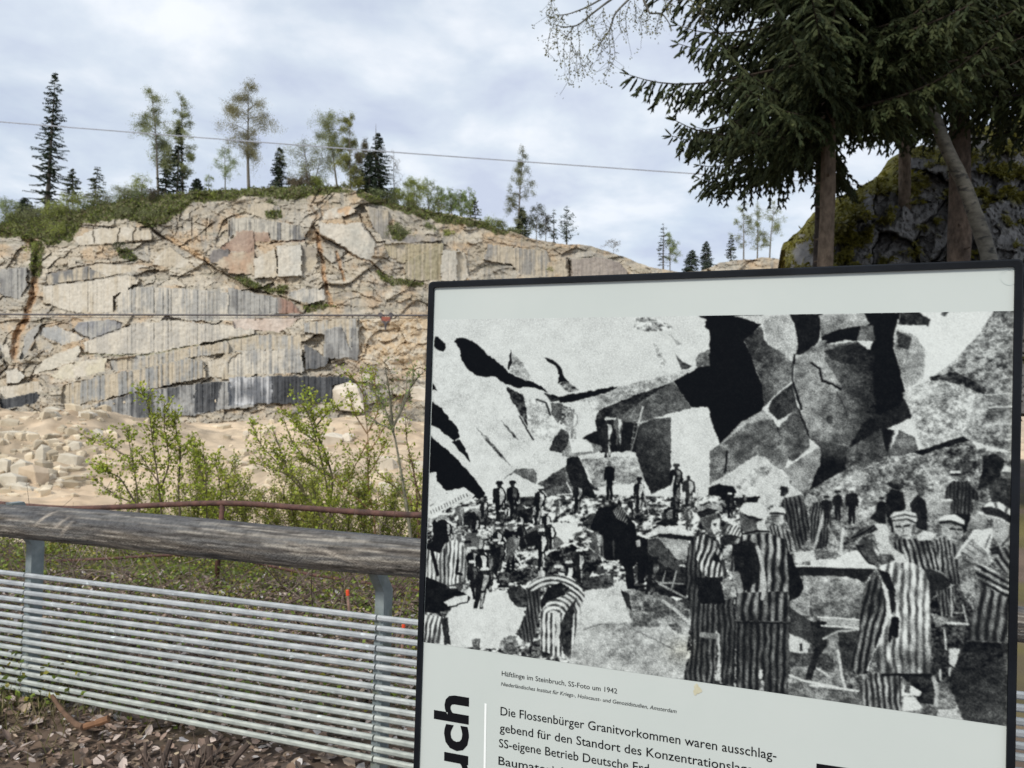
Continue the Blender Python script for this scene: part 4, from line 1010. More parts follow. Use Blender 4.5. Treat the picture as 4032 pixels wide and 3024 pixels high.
line(ZB([(1790, 920), (2030, 908)]), 5, .85); line(ZB([(1810, 1002), (2030, 995)]), 5, .85); line(ZB([(1780, 1114), (2030, 1108)]), 5, .8)
tone(ZB([(1245, 910), (1420, 825), (1640, 850), (1780, 920), (1812, 1000), (1780, 1085), (1700, 1200), (1400, 1280), (1350, 1200), (1310, 1060), (1280, 980)]), .73, .28)
tone(ZB([(590, 1575), (1150, 1330), (1380, 1300), (1690, 1205), (1740, 1280), (2030, 1310), (2030, 1700), (590, 1700)]), .55, .34)
tone(ZB([(1100, 1600), (1300, 1540), (1560, 1560), (1540, 1700), (1080, 1700)]), .66, .1)
tone(ZB([(1320, 1295), (1650, 1190), (1690, 1222), (1500, 1270), (1380, 1312)]), .05, .05); tone(ZB([(1560, 1260), (1700, 1220), (1740, 1400), (1620, 1500), (1500, 1380)]), .35, .4)
line(ZB([(1385, 1385), (1480, 1530)]), 8, .72)
tone(ZB([(-20, 1525), (60, 1505), (150, 1530), (165, 1560), (60, 1585), (-20, 1575)]), .06, .05)
# --- lower left rubble, big stones, dirt
tone(ZC([(60, 30), (175, 20), (165, 110), (220, 150), (260, 210), (100, 330), (60, 330)]), .86, .1)
tone(ZC([(100, 340), (250, 210), (410, 150), (510, 220), (480, 260), (330, 310), (200, 370), (90, 430)]), .86, .12)
for i in range(14): line(ZC([(120 + i * 24, 360 - i * 12), (130 + i * 24, 385 - i * 12)]), 3, .25)
tone(ZC([(350, 440), (470, 380), (560, 340), (650, 440), (640, 470), (560, 480), (420, 500)]), .06, .06)
tone(ZC([(480, 345), (540, 330), (600, 400), (650, 450), (560, 455)]), .5, .12)
tone(ZC([(560, 480), (760, 470), (740, 560), (620, 610), (560, 540)]), .3, .35)
tone(ZC([(90, 500), (560, 480), (900, 520), (900, 880), (560, 960), (90, 960)]), .6, .7, cut=-.12)
tone(ZC([(870, 350), (1010, 330), (1010, 470), (900, 460)]), .12, .2)
tone(ZC([(1020, 500), (1100, 470), (1200, 560), (1295, 640), (1170, 695), (1060, 620), (920, 700), (890, 640), (920, 560)]), .32, .14)
tone(ZC([(900, 590), (1050, 520), (1085, 640), (900, 695)]), .05, .04)
tone(ZC([(1120, 462), (1380, 455), (1422, 520), (1300, 632), (1185, 565)]), .88, .06)
tone(ZC([(1150, 725), (1350, 650), (1600, 760), (1620, 820), (1520, 900), (1480, 1080), (1300, 930), (1100, 900), (1000, 970), (700, 990), (690, 900), (860, 870), (1050, 850)]), .17, .38)
tone(ZC([(460, 1040), (780, 1065), (945, 1190), (930, 1300), (870, 1425), (760, 1465), (700, 1560), (60, 1530), (300, 1220)]), .87, .07)
tone(ZC([(1340, 1150), (1480, 1050), (1800, 960), (1900, 1200), (1800, 1720), (1310, 1660), (1340, 1400)]), .80, .16)
tone(ZC([(1520, 940), (1700, 920), (1700, 1020), (1580, 1060), (1490, 1000)]), .3, .14)
tone(ZC([(790, 1040), (900, 1000), (960, 1050), (950, 1200), (880, 1190), (800, 1110)]), .22, .2)
tone(ZC([(480, 1480), (560, 1470), (540, 1570), (490, 1560)]), .3, .2); tone(ZC([(730, 1490), (860, 1440), (900, 1620), (740, 1580)]), .42, .3); tone(ZC([(900, 1560), (1100, 1540), (1080, 1640), (930, 1650)]), .35, .4)
tone(ZC([(1500, 1310), (1600, 1310), (1580, 1400), (1520, 1370)]), .35, .2)
# --- middle floor, tipping wagon
tone([(2250, 2440), (2330, 2360), (2480, 2330), (2720, 2400), (2690, 2720), (2240, 2640)], .68, .16); tone([(2380, 2340), (2500, 2320), (2700, 2400), (2690, 2500), (2520, 2430)], .42, .24)
line([(2300, 2480), (2420, 2440), (2660, 2560)], 5, .45, 1); line([(2480, 2400), (2600, 2450), (2700, 2520)], 10, .8, 1)
tone(ZD([(400, 1360), (700, 1380), (960, 1500), (990, 1700), (440, 1700)]), .46, .26)
tone(ZD([(-20, 1440), (120, 1345), (340, 1350), (380, 1480), (450, 1660), (-20, 1680)]), .82, .16)
tone(ZD([(340, 1355), (420, 1400), (445, 1560), (395, 1500)]), .1, .08)
tone(ZD([(-20, 1240), (270, 1210), (280, 1320), (40, 1350), (-20, 1330)]), .24, .2)
tone(ZD([(580, 1000), (700, 1090), (960, 1150), (960, 1440), (700, 1400), (590, 1260)]), .1, .12)
tone(ZD([(540, 890), (690, 870), (900, 1170), (880, 1200), (700, 1105), (600, 1000)]), .24, .1)
tone(ZD([(580, 850), (700, 750), (900, 750), (1050, 780), (1000, 860), (800, 835), (690, 830), (560, 890)]), .86, .22)
tone(ZD([(680, 862), (980, 890), (960, 1085), (860, 1065)]), .58, .12); tone(ZD([(690, 830), (1010, 856), (1000, 893), (695, 866)]), .08, .04)
line(ZD([(700, 1300), (950, 1430)]), 9, .6); line(ZD([(590, 1220), (700, 1290), (930, 1300)]), 7, .55); line(ZD([(740, 1460), (860, 1550), (1000, 1680)]), 14, .76)
line(ZD([(860, 1180), (820, 1340)]), 7, .6); line(ZD([(760, 1180), (730, 1300)]), 6, .5)
line(ZD([(0, 930), (200, 1080), (330, 1120)]), 6, .7)
tone(ZD([(1180, 390), (1260, 370), (1400, 400), (1400, 500), (1640, 480), (1600, 560), (1300, 520)]), .05, .05)
# small standing figures: head, trunk, legs, cap
def figure(x, y0, y1, g, g2=None, lean=0, hat=None, wide=1.0, bent=False):
    h = y1 - y0; w_ = h * .135 * wide; r = h * .065
    X = lambda fx, fy: (x + fx * w_ + lean * h * (1 - fy), y0 + fy * h)
    tone([X(-.55, .5), X(.6, .5), X(.62, .72), X(.55, .99), X(.15, 1), X(.08, .68), X(-.15, 1), X(-.6, .99)], g * .9, .05)
    tone([X(-.35, .15), X(.3, .14), X(.95, .20), X(1.1, .38), X(1.0, .55), X(.65, .50), X(.62, .60), X(-.6, .60), X(-.62, .48), X(-1.0, .54), X(-1.1, .36), X(-.9, .19)], g, .06)
    if g2 is not None:
        tone([X(.0, .17), X(.7, .20), X(.8, .36), X(.35, .56), X(.05, .56)], g2, .25); tone([X(.15, .62), X(.5, .6), X(.5, .95), X(.2, .95)], g2 * .8, .3)
    a = np.linspace(0, 2 * math.pi, 12); c = X(0, .085)
    tone([(c[0] + r * .85 * math.cos(q), c[1] + r * 1.15 * math.sin(q)) for q in a], (g + .3) if g2 is None else max(.12, g), .08, jag=.2)
    if hat is not None: tone([X(-.62, .06), X(-.4, .0), X(.4, -.005), X(.7, .05), X(.45, .075), X(-.4, .08)], hat, .04, jag=.2)
def fig(Z, x, a, b, *r, **k): p = Z([(x, a)])[0]; q = Z([(x, b)])[0]; figure(p[0], p[1], q[1], *r, **k)
fig(ZA, 1315, 1065, 1330, .12, .75, hat=.8); fig(ZA, 1385, 1040, 1250, .35, .85, hat=.3)
fig(ZA, 1090, 1010, 1210, .5, .85, wide=1.1)
line(ZA([(1545, 1000), (1515, 1120)]), 9, .78); line(ZA([(1505, 1020), (1465, 1290)]), 5, .3); line(ZA([(1520, 1110), (1470, 1290)]), 4, .6)
for i in range(6): line(ZA([(1500 - i * 7, 1050 + i * 38), (1522 - i * 9, 1052 + i * 38)]), 3, .7)
fig(ZC, 722, 98, 470, .04, .62, hat=.05, wide=1.05); fig(ZC, 842, 95, 440, .035, .3, hat=.04, wide=1.1, lean=-.02)
fig(ZC, 1050, 140, 480, .05, .7, hat=.85, lean=.10); fig(ZC, 1400, 105, 380, .05, .7, lean=.05, wide=1.2)
fig(ZC, 820, 470, 880, .03, None, hat=.3, wide=1.1); fig(ZC, 1090, 510, 870, .04, .82, hat=.88, wide=1.05)
fig(ZC, 370, 560, 960, .35, .8, wide=1.2); fig(ZC, 480, 470, 960, .35, .85, wide=1.0, lean=.03); fig(ZC, 620, 560, 1070, .3, .86, lean=-.10, wide=1.1, hat=.7)
fig(ZC, 1090, 840, 1060, .6, .85)
line(ZC([(760, 590), (930, 850)]), 7, .85); line(ZC([(560, 680), (740, 1010)]), 8, .1); line(ZC([(470, 650), (510, 980)]), 6, .12); line(ZC([(470, 985), (530, 975)]), 9, .05); line(ZC([(720, 1015), (790, 1010)]), 11, .04)
line(ZC([(1080, 330), (1135, 430)]), 6, .8); line(ZC([(1310, 110), (1350, 190)]), 6, .85)
fig(ZD, 235, 148, 520, .03, None, wide=.95); fig(ZD, 513, 305, 645, .05, .7, hat=.05); line(ZD([(540, 350), (605, 660)]), 5, .7)
fig(ZD, 860, 178, 540, .04, .3, hat=.2, wide=1.15); line(ZD([(840, 300), (800, 500)]), 7, .8); fig(ZD, 975, 285, 600, .12, .6, wide=1.3); line(ZD([(1055, 400), (1065, 600)]), 7, .75)
fig(ZD, 850, 465, 700, .06, .2, wide=1.3); fig(ZD, 1360, 448, 690, .05, .3, hat=.9, wide=1.2); fig(ZD, 1490, 450, 700, .05, .4, hat=.85, wide=1.1)
tone(ZD([(660, 740), (760, 690), (840, 690), (880, 750), (760, 760)]), .06, .06); tone(ZD([(750, 610), (790, 590), (830, 610), (825, 690), (780, 700)]), .5, .1, jag=.3); tone(ZD([(745, 615), (790, 582), (832, 600), (780, 620), (755, 660)]), .05, .03)
fig(ZD, 975, 580, 800, .25, .6, wide=1.2, hat=.7)
tone(ZD([(60, 760), (130, 600), (180, 585), (300, 575), (330, 500), (360, 600), (470, 740), (490, 850), (590, 880), (600, 1080), (560, 1290), (500, 1300), (500, 1100), (460, 1140), (470, 1350), (400, 1350), (380, 1160), (330, 1080), (200, 1080), (150, 1000), (140, 830), (60, 790)]), .035, .03)
cloth(ZD([(270, 620), (330, 560), (390, 640), (410, 745), (300, 690)]), .1, .8, 9, 25)
line(ZD([(170, 900), (180, 1050)]), 7, .3); line(ZD([(270, 900), (280, 1050)]), 7, .22); tone(ZD([(480, 900), (520, 890), (520, 950), (490, 960)]), .7, .2)
# many more small workers in the crowd
rs = np.random.RandomState(77)
for i in range(34):
    x = rs.uniform(1760, 2560); y = 1960 + (i / 34) * 270 + rs.uniform(-20, 20); h = 70 + (y - 1940) * .32
    if 2380 < x < 2530 and y > 2040: continue
    figure(x, y, y + h, rs.choice([.05, .08, .35]), rs.choice([.7, .85, .3]), lean=rs.normal(0, .12), hat=rs.choice([.06, .85]), wide=rs.uniform(1.0, 1.5))
# bottom-left cropped figures
tone(ZC([(80, 940), (250, 940), (260, 1040), (400, 1060), (470, 1110), (440, 1160), (310, 1200), (200, 1245), (60, 1235)]), .06, .06)
cloth(ZC([(60, 1260), (240, 1280), (200, 1515), (50, 1505)]), .3, .88, 18, 10); tone(ZC([(215, 1290), (270, 1290), (300, 1525), (245, 1520)]), .2, .12)
tone(ZC([(230, 1150), (330, 1105), (450, 1090), (440, 1150), (280, 1192)]), .86, .08)
cloth(ZC([(80, 690), (250, 640), (340, 600), (430, 690), (440, 820), (440, 960), (280, 1010), (80, 930)]), .25, .9, 17, 4, duty=.62)
tone(ZC([(90, 640), (190, 600), (235, 640), (200, 725), (90, 690)]), .03, .02); line(ZC([(130, 690), (185, 910)]), 13, .05); line(ZC([(240, 690), (245, 910)]), 6, .1); line(ZC([(360, 790), (350, 900), (390, 910)]), 11, .06)
tone(ZC([(140, 450), (170, 410), (240, 420), (265, 460), (272, 560), (250, 650), (190, 700), (150, 660), (145, 560)]), .045, .03); tone(ZC([(150, 425), (200, 395), (265, 400), (285, 440), (240, 430), (170, 450)]), .5, .2)
# bending man, striped
cloth(ZC([(950, 1030), (1080, 1000), (1080, 1150), (1060, 1330), (1010, 1512), (930, 1490), (870, 1430), (940, 1300), (960, 1200)]), .10, .34, 15, -8)
A_ = np.array(ZC([(1195, 1290)])[0])
m = inpoly(QX + jx * .5, QY + jy * .5, ZC([(960, 1020), (1040, 945), (1200, 908), (1340, 925), (1430, 1000), (1464, 1100), (1430, 1210), (1390, 1400), (1340, 1645), (1180, 1610), (1075, 1570), (1080, 1220), (1150, 1140), (1300, 1090), (1335, 1040), (1270, 985), (1150, 1010), (1000, 1060)]))
rr = np.hypot(QX - A_[0], (QY - A_[1]) * 1.0); qq = np.where(QY < A_[1] - 20, rr, np.abs(QX - A_[0]) + 4)
G[m] = (.16 + .74 * np.clip(.66 + np.sin(qq / 19 * 2 * math.pi + 3 * nC) * .6 + nA * 1.2, 0, 1) * (1 + nC * .6))[m]
tone(ZC([(1080, 1140), (1150, 1025), (1260, 980), (1330, 1040), (1290, 1090), (1150, 1142), (1085, 1225)]), .07, .05); tone(ZC([(1270, 1030), (1320, 1020), (1335, 1060), (1290, 1085)]), .3, .25)
tone(ZC([(1245, 1350), (1330, 1200), (1395, 1110), (1360, 1300), (1330, 1645), (1285, 1600), (1240, 1450)]), .15, .12)
line(ZC([(1215, 1250), (1240, 1400), (1210, 1520)]), 16, .8)
# --- right: men behind
cloth(ZE([(860, 185), (900, 110), (1030, 90), (1060, 200), (1085, 330), (1070, 420), (990, 500), (960, 400), (900, 230)]), .07, .38, 17, -10); tone(ZE([(862, 50), (880, 28), (920, 30), (932, 70), (900, 105), (868, 95)]), .12, .08); line(ZE([(868, 60), (850, 170)]), 8, .85)
cloth(ZE([(1080, 205), (1110, 150), (1150, 132), (1235, 185), (1240, 300), (1210, 465), (1130, 485), (1090, 420)]), .07, .42, 12, 2)
line(ZE([(1115, 485), (1195, 195)]), 12, .72); line(ZE([(1200, 200), (1225, 330), (1290, 450)]), 8, .65)
for x_, a_, b_, g_, h_ in ((120, 445, 700, .09, .1), (215, 400, 660, .08, .1), (340, 378, 690, .05, .88), (600, 460, 690, .06, .1)): fig(ZF, x_, a_, b_, g_, None, hat=h_, wide=1.25)
tone(ZF([(640, 440), (690, 390), (790, 420), (810, 560), (790, 590), (700, 770), (640, 600)]), .07, .07); tone(ZF([(635, 345), (700, 300), (780, 300), (805, 345), (770, 400), (700, 390)]), .3, .25); tone(ZF([(640, 345), (690, 320), (700, 360), (690, 385)]), .1, .05)
tone(ZF([(848, 520), (910, 440), (980, 480), (1000, 640), (995, 750), (900, 730)]), .09, .06); tone(ZF([(903, 390), (930, 372), (972, 380), (972, 440), (930, 465)]), .3, .12, jag=.3)
tone(ZF([(500, 640), (560, 560), (640, 550), (640, 690), (560, 680)]), .07, .05)
cloth(ZF([(1150, 460), (1165, 380), (1210, 320), (1350, 320), (1440, 430), (1445, 500), (1390, 480), (1400, 620), (1220, 600)]), .06, .34, 15, 3); tone(ZF([(1215, 600), (1395, 610), (1390, 740), (1320, 770)]), .05, .04)
tone(ZF([(1200, 250), (1290, 245), (1285, 305), (1215, 300)]), .4, .1, jag=.2); tone(ZF([(1185, 245), (1200, 230), (1285, 232), (1292, 250), (1200, 258)]), .9, .03, jag=.2); tone(ZF([(1192, 255), (1290, 250), (1288, 272), (1200, 272)]), .08, .03, jag=.2)
tone(ZF([(1435, 390), (1480, 200), (1480, 100), (1600, 80), (1672, 140), (1650, 260), (1560, 330)]), .10, .12); tone(ZF([(1450, 40), (1510, 30), (1510, 60), (1430, 85)]), .3, .2)
tone(ZF([(1530, 350), (1640, 280), (1760, 300), (1808, 380), (1800, 800), (1700, 760), (1560, 520)]), .2, .14); tone(ZF([(1630, 235), (1740, 235), (1725, 300), (1650, 300)]), .48, .12, jag=.2); tone(ZF([(1620, 215), (1680, 182), (1742, 207), (1742, 240), (1640, 238)]), .88, .04, jag=.2)
line(ZF([(1650, 200), (1560, 330), (1440, 390)]), 10, .12); tone(ZF([(1725, 370), (1760, 345), (1770, 365), (1740, 385)]), .85, .05)
tone(ZF([(1125, 480), (1205, 480), (1200, 620), (1130, 620)]), .55, .12); line(ZF([(1125, 485), (1205, 485)]), 9, .88)
tone(ZF([(1440, 500), (1400, 760), (1330, 780), (1420, 480)]), .5, .1)
# wagon on the right
tone(ZF([(-20, 1000), (200, 1000), (290, 940), (380, 915), (500, 1030), (560, 1070), (-20, 1060)]), .88, .16); tone(ZE([(960, 505), (1120, 492), (1130, 560), (1000, 590)]), .82, .14)
line(ZF([(265, 740), (245, 950)]), 12, .82)
tone(ZE([(1040, 680), (1300, 688), (1420, 720), (1420, 985), (1000, 960), (925, 880), (1020, 800)]), .62, .2); tone(ZF([(-20, 1130), (400, 1155), (460, 1220), (430, 1510), (-20, 1500)]), .62, .22, (ZF([(100, 1150)])[0], ZF([(100, 1500)])[0], .42))
tone(ZF([(-420, 1050), (0, 1062), (550, 1078), (455, 1200), (300, 1150), (-400, 1135)]), .10, .05); line(ZF([(-420, 1050), (0, 1060), (550, 1078)]), 7, .9)
tone(ZE([(930, 900), (1080, 1000), (1150, 1120), (1100, 1160), (940, 1090)]), .22, .08); tone(ZE([(930, 1090), (1090, 1172), (1060, 1260), (935, 1225)]), .84, .05); tone(ZE([(1008, 1170), (1028, 1165), (1030, 1220), (1012, 1225)]), .1, .05)
tone(ZE([(930, 1235), (1300, 1250), (1300, 1420), (930, 1350)]), .28, .14)
tone(ZG([(70, 620), (430, 650), (430, 1080), (260, 1010), (230, 700), (100, 740)]), .2, .1)
tone(ZE([(940, 1340), (1100, 1330), (1300, 1400), (1300, 1500), (950, 1430)]), .55, .2); line(ZE([(940, 1400), (1050, 1440), (1300, 1490)]), 9, .88); line(ZG([(-20, 1180), (200, 1205), (420, 1235)]), 9, .88); line(ZE([(1110, 1330), (1230, 1410)]), 7, .85)
tone(ZG([(-20, 1235), (420, 1265), (560, 1420), (-20, 1330)]), .46, .18); tone(ZE([(930, 1450), (1300, 1520), (1300, 1620), (930, 1550)]), .48, .18)
tone(ZE([(1050, 1430), (1120, 1200), (1085, 1010), (1165, 1000), (1215, 1180), (1150, 1260), (1100, 1430)]), .12, .08)
tone(ZG([(60, 545), (440, 570), (432, 645), (80, 620)]), .66, .12); line(ZG([(50, 543), (440, 568)]), 6, .9); line(ZG([(80, 625), (435, 650)]), 6, .92); tone(ZG([(75, 585), (110, 580), (130, 600), (110, 625), (80, 620)]), .05, .02)
tone(ZG([(140, 745), (235, 690), (272, 1080), (310, 1200), (200, 1165), (190, 900)]), .55, .14); line(ZG([(100, 745), (230, 680), (420, 660)]), 8, .75); line(ZG([(235, 860), (275, 1100), (300, 1190)]), 12, .82)
tone(ZG([(1080, 250), (1340, 220), (1500, 480), (1440, 760), (1270, 1170), (1130, 1370), (1090, 400)]), .2, .24); tone(ZG([(1000, 80), (1110, 90), (1200, 130), (1335, 225), (1140, 370), (1090, 300)]), .13, .06); line(ZG([(1000, 80), (1110, 92), (1200, 130), (1335, 228), (1130, 360)]), 5, .7)
cloth(ZG([(1150, 300), (1340, 260), (1330, 480), (1200, 550)]), .06, .5, 14, -6); line(ZG([(1290, 240), (1300, 540)]), 7, .75); line(ZG([(1400, 430), (1440, 600)]), 7, .75); line(ZG([(1260, 600), (1450, 610)]), 9, .85); line(ZG([(1320, 505), (1410, 505)]), 5, .7)
tone(ZG([(1100, 500), (1270, 560), (1240, 620), (1150, 640)]), .45, .2)
tone(ZG([(1270, 835), (1372, 842), (1330, 1020), (1270, 970)]), .82, .08); line(ZG([(1230, 660), (1245, 850)]), 8, .8); line(ZG([(1190, 1040), (1190, 1130)]), 9, .8); line(ZG([(1285, 1020), (1275, 1090)]), 8, .85)
tone(ZG([(1160, 1160), (1260, 1170), (1420, 1510), (1160, 1480)]), .42, .2); tone(ZG([(1165, 1410), (1330, 1400), (1420, 1510), (1160, 1478)]), .8, .1)
# two men seen from behind
tone(ZE([(455, 480), (530, 480), (540, 600), (470, 640)]), .55, .35)
cloth(ZE([(215, 885), (545, 880), (548, 1100), (535, 1485), (440, 1450), (430, 1250), (410, 1080), (392, 1465), (170, 1432), (230, 1200)]), .09, .34, 21, 2); tone(ZE([(400, 1075), (430, 1100), (440, 1440), (395, 1440), (425, 1260)]), .78, .12); line(ZE([(300, 1105), (400, 1115)]), 22, .5)
cloth(ZE([(230, 400), (260, 360), (330, 370), (420, 420), (450, 560), (545, 820), (530, 890), (430, 925), (212, 890), (178, 700), (200, 480)]), .07, .36, 20, 4)
cloth(ZE([(250, 400), (320, 378), (400, 430), (452, 530), (452, 680), (380, 692), (305, 670), (265, 560)]), .10, .86, 21, 14)
tone(ZE([(390, 510), (430, 540), (440, 590), (380, 560)]), .05, .03); tone(ZE([(265, 690), (450, 690), (470, 880), (280, 880)]), .06, .05)
tone(ZE([(430, 400), (520, 330), (600, 330), (600, 400), (540, 440), (440, 470)]), .12, .08); cloth(ZE([(440, 380), (500, 310), (570, 310), (600, 400), (520, 380)]), .2, .85, 14, 30)
tone(ZE([(290, 232), (400, 210), (435, 300), (425, 370), (385, 395), (330, 362), (290, 290)]), .36, .14); tone(ZE([(375, 270), (435, 258), (430, 345), (392, 375), (365, 330)]), .84, .12); tone(ZE([(375, 300), (410, 295), (400, 320)]), .15, .05, jag=.2)
tone(ZE([(265, 222), (290, 170), (380, 145), (440, 170), (455, 212), (400, 205), (300, 240)]), .62, .16); tone(ZE([(268, 218), (340, 190), (420, 198), (400, 222), (290, 255)]), .10, .06)
cloth(ZE([(548, 1010), (942, 1018), (928, 1250), (925, 1545), (755, 1525), (742, 1350), (722, 1505), (552, 1495)]), .08, .36, 26, 1); tone(ZE([(718, 1360), (745, 1360), (742, 1425), (712, 1425)]), .86, .05)
tone(ZE([(905, 430), (965, 560), (1042, 760), (1012, 822), (925, 868), (912, 700)]), .06, .05)
cloth(ZE([(525, 440), (570, 400), (700, 360), (800, 370), (912, 410), (922, 560), (932, 700), (945, 1015), (545, 1005), (540, 800), (515, 620)]), .07, .62, 33, 2)
tone(ZE([(530, 450), (620, 420), (690, 440), (705, 600), (700, 720), (600, 800), (545, 790)]), .08, .07); tone(ZE([(600, 460), (660, 450), (665, 760), (610, 780)]), .05, .04)
cloth(ZE([(540, 800), (930, 790), (942, 1010), (548, 1002)]), .07, .44, 33, 2); line(ZE([(705, 470), (740, 600), (760, 760), (740, 840)]), 15, .72); line(ZE([(555, 670), (580, 780)]), 26, .55)
line(ZE([(548, 1012), (942, 1022)]), 6, .04)
tone(ZE([(575, 210), (650, 240), (742, 268), (748, 345), (700, 372), (622, 382), (580, 320)]), .28, .14); tone(ZE([(695, 290), (748, 270), (785, 362), (700, 350)]), .82, .06); line(ZE([(600, 375), (700, 350), (790, 358)]), 7, .05)
tone(ZE([(570, 205), (598, 150), (680, 138), (752, 170), (787, 232), (760, 268), (640, 246), (590, 215)]), .86, .05); tone(ZE([(592, 215), (640, 242), (750, 268), (720, 280), (640, 262)]), .08, .04)
tone(ZE([(435, 720), (490, 690), (545, 740), (550, 830), (470, 850)]), .55, .3)
cloth(ZE([(780, 320), (860, 305), (950, 370), (962, 500), (920, 500), (902, 412), (800, 372)]), .08, .6, 15, -12)
tone(ZE([(800, 230), (890, 222), (897, 290), (862, 315), (815, 295)]), .42, .12, (ZE([(810, 260)])[0], ZE([(890, 260)])[0], .8), jag=.3); tone(ZE([(788, 205), (828, 170), (900, 183), (917, 222), (888, 234), (800, 225)]), .84, .06); line(ZE([(800, 222), (895, 228)]), 7, .12)
line(ZE([(815, 245), (850, 243)]), 4, .12)
# prisoners behind the wagon, looking over
cloth(ZF([(1050, 850), (1130, 800), (1240, 870), (1265, 1010), (1335, 1150), (1250, 1230), (1110, 1100), (1060, 940)]), .06, .5, 17, -6)
tone(ZF([(1120, 690), (1300, 712), (1312, 790), (1252, 852), (1190, 822), (1130, 780)]), .62, .12, jag=.3); line(ZF([(1200, 735), (1240, 738)]), 8, .1); line(ZF([(1265, 740), (1300, 744)]), 7, .1); line(ZF([(1245, 750), (1262, 785)]), 5, .3); line(ZF([(1215, 815), (1250, 818)]), 4, .2)
tone(ZF([(1093, 655), (1140, 618), (1240, 608), (1322, 660), (1322, 705), (1200, 678), (1110, 680)]), .88, .06, jag=.4); line(ZF([(1110, 680), (1200, 672), (1322, 712)]), 10, .08)
cloth(ZF([(685, 865), (760, 825), (890, 825), (1000, 830), (1080, 950), (1115, 1095), (930, 1075), (800, 1000), (720, 950)]), .06, .62, 20, -16)
tone(ZF([(900, 790), (960, 750), (1080, 770), (1040, 830), (920, 840)]), .82, .14)
tone(ZF([(690, 670), (820, 655), (902, 680), (892, 780), (832, 828), (760, 802), (710, 760)]), .74, .08, jag=.3); line(ZF([(725, 713), (765, 716)]), 8, .08); line(ZF([(800, 710), (840, 706)]), 8, .08); line(ZF([(785, 720), (790, 765)]), 5, .4); line(ZF([(775, 795), (820, 792)]), 4, .25); tone(ZF([(870, 700), (900, 690), (892, 780), (860, 800)]), .4, .1, jag=.3)
tone(ZF([(672, 630), (700, 590), (800, 573), (900, 600), (915, 655), (900, 685), (820, 652), (700, 665)]), .84, .06, jag=.4); line(ZF([(690, 640), (800, 612), (900, 630)]), 7, .3); line(ZF([(690, 665), (820, 652), (900, 682)]), 6, .2)
# man bent over in the foreground
cloth(ZG([(540, 1060), (820, 1085), (830, 1425), (640, 1395), (470, 1375), (440, 1200)]), .12, .55, 23, -6)
tone(ZG([(830, 1085), (1130, 1085), (1150, 1360), (960, 1335), (1020, 1240), (920, 1180)]), .14, .14)
tone(ZG([(820, 1262), (850, 1170), (910, 1180), (1020, 1240), (1000, 1282), (830, 1282)]), .9, .04); tone(ZG([(840, 1385), (850, 1290), (950, 1290), (1032, 1390), (960, 1422), (840, 1425)]), .88, .06); tone(ZG([(870, 1150), (910, 1150), (910, 1250), (850, 1250)]), .35, .12)
line(ZG([(1130, 1110), (1160, 1250), (1150, 1360)]), 17, .7)
cloth(ZG([(610, 85), (700, 28), (830, 8), (990, 60), (1050, 120), (1085, 220), (1095, 400), (1112, 800), (1105, 1075), (640, 1090), (560, 900), (700, 560), (690, 300), (640, 130)]), .30, .88, 30, 1, bend=-.25, duty=.66, gr=(ZG([(800, 600)])[0], ZG([(800, 950)])[0], .72))
tone(ZG([(610, 95), (720, 140), (770, 300), (770, 480), (740, 520), (700, 300)]), .08, .05)
cloth(ZG([(560, 150), (620, 160), (700, 300), (718, 480), (640, 720), (520, 1065), (420, 1085), (350, 1000), (430, 740), (450, 420), (480, 280)]), .07, .46, 27, 12)
tone(ZG([(640, 180), (700, 290), (720, 480), (690, 640), (560, 920), (520, 1050), (500, 1040), (640, 700), (690, 480)]), .84, .08)
tone(ZG([(740, 540), (805, 545), (800, 700), (790, 740), (740, 720), (720, 800), (700, 700)]), .05, .04)
line(ZG([(650, 1082), (1100, 1082)]), 9, .05)
tone(ZF([(560, 880), (650, 825), (700, 900), (790, 960), (830, 1030), (700, 1030), (600, 970)]), .78, .08); tone(ZF([(380, 880), (430, 815), (520, 825), (565, 900), (590, 965), (540, 1045), (490, 1030), (420, 950)]), .24, .08, jag=.3); line(ZF([(382, 880), (425, 955), (490, 1032), (540, 1046)]), 6, .05, .2); line(ZF([(400, 890), (440, 885)]), 8, .06, .2); tone(ZF([(520, 850), (555, 880), (560, 930), (530, 920)]), .45, .1, jag=.3); line(ZF([(545, 920), (575, 960)]), 12, .85)
tone(ZF([(575, 960), (700, 960), (715, 1010), (600, 1050)]), .3, .25)
tone(ZF([(500, 740), (560, 690), (640, 690), (672, 760), (662, 850), (620, 880), (570, 850)]), .82, .08); cloth(ZF([(328, 835), (350, 785), (420, 735), (540, 698), (570, 750), (430, 800), (350, 855)]), .05, .4, 16, 60)
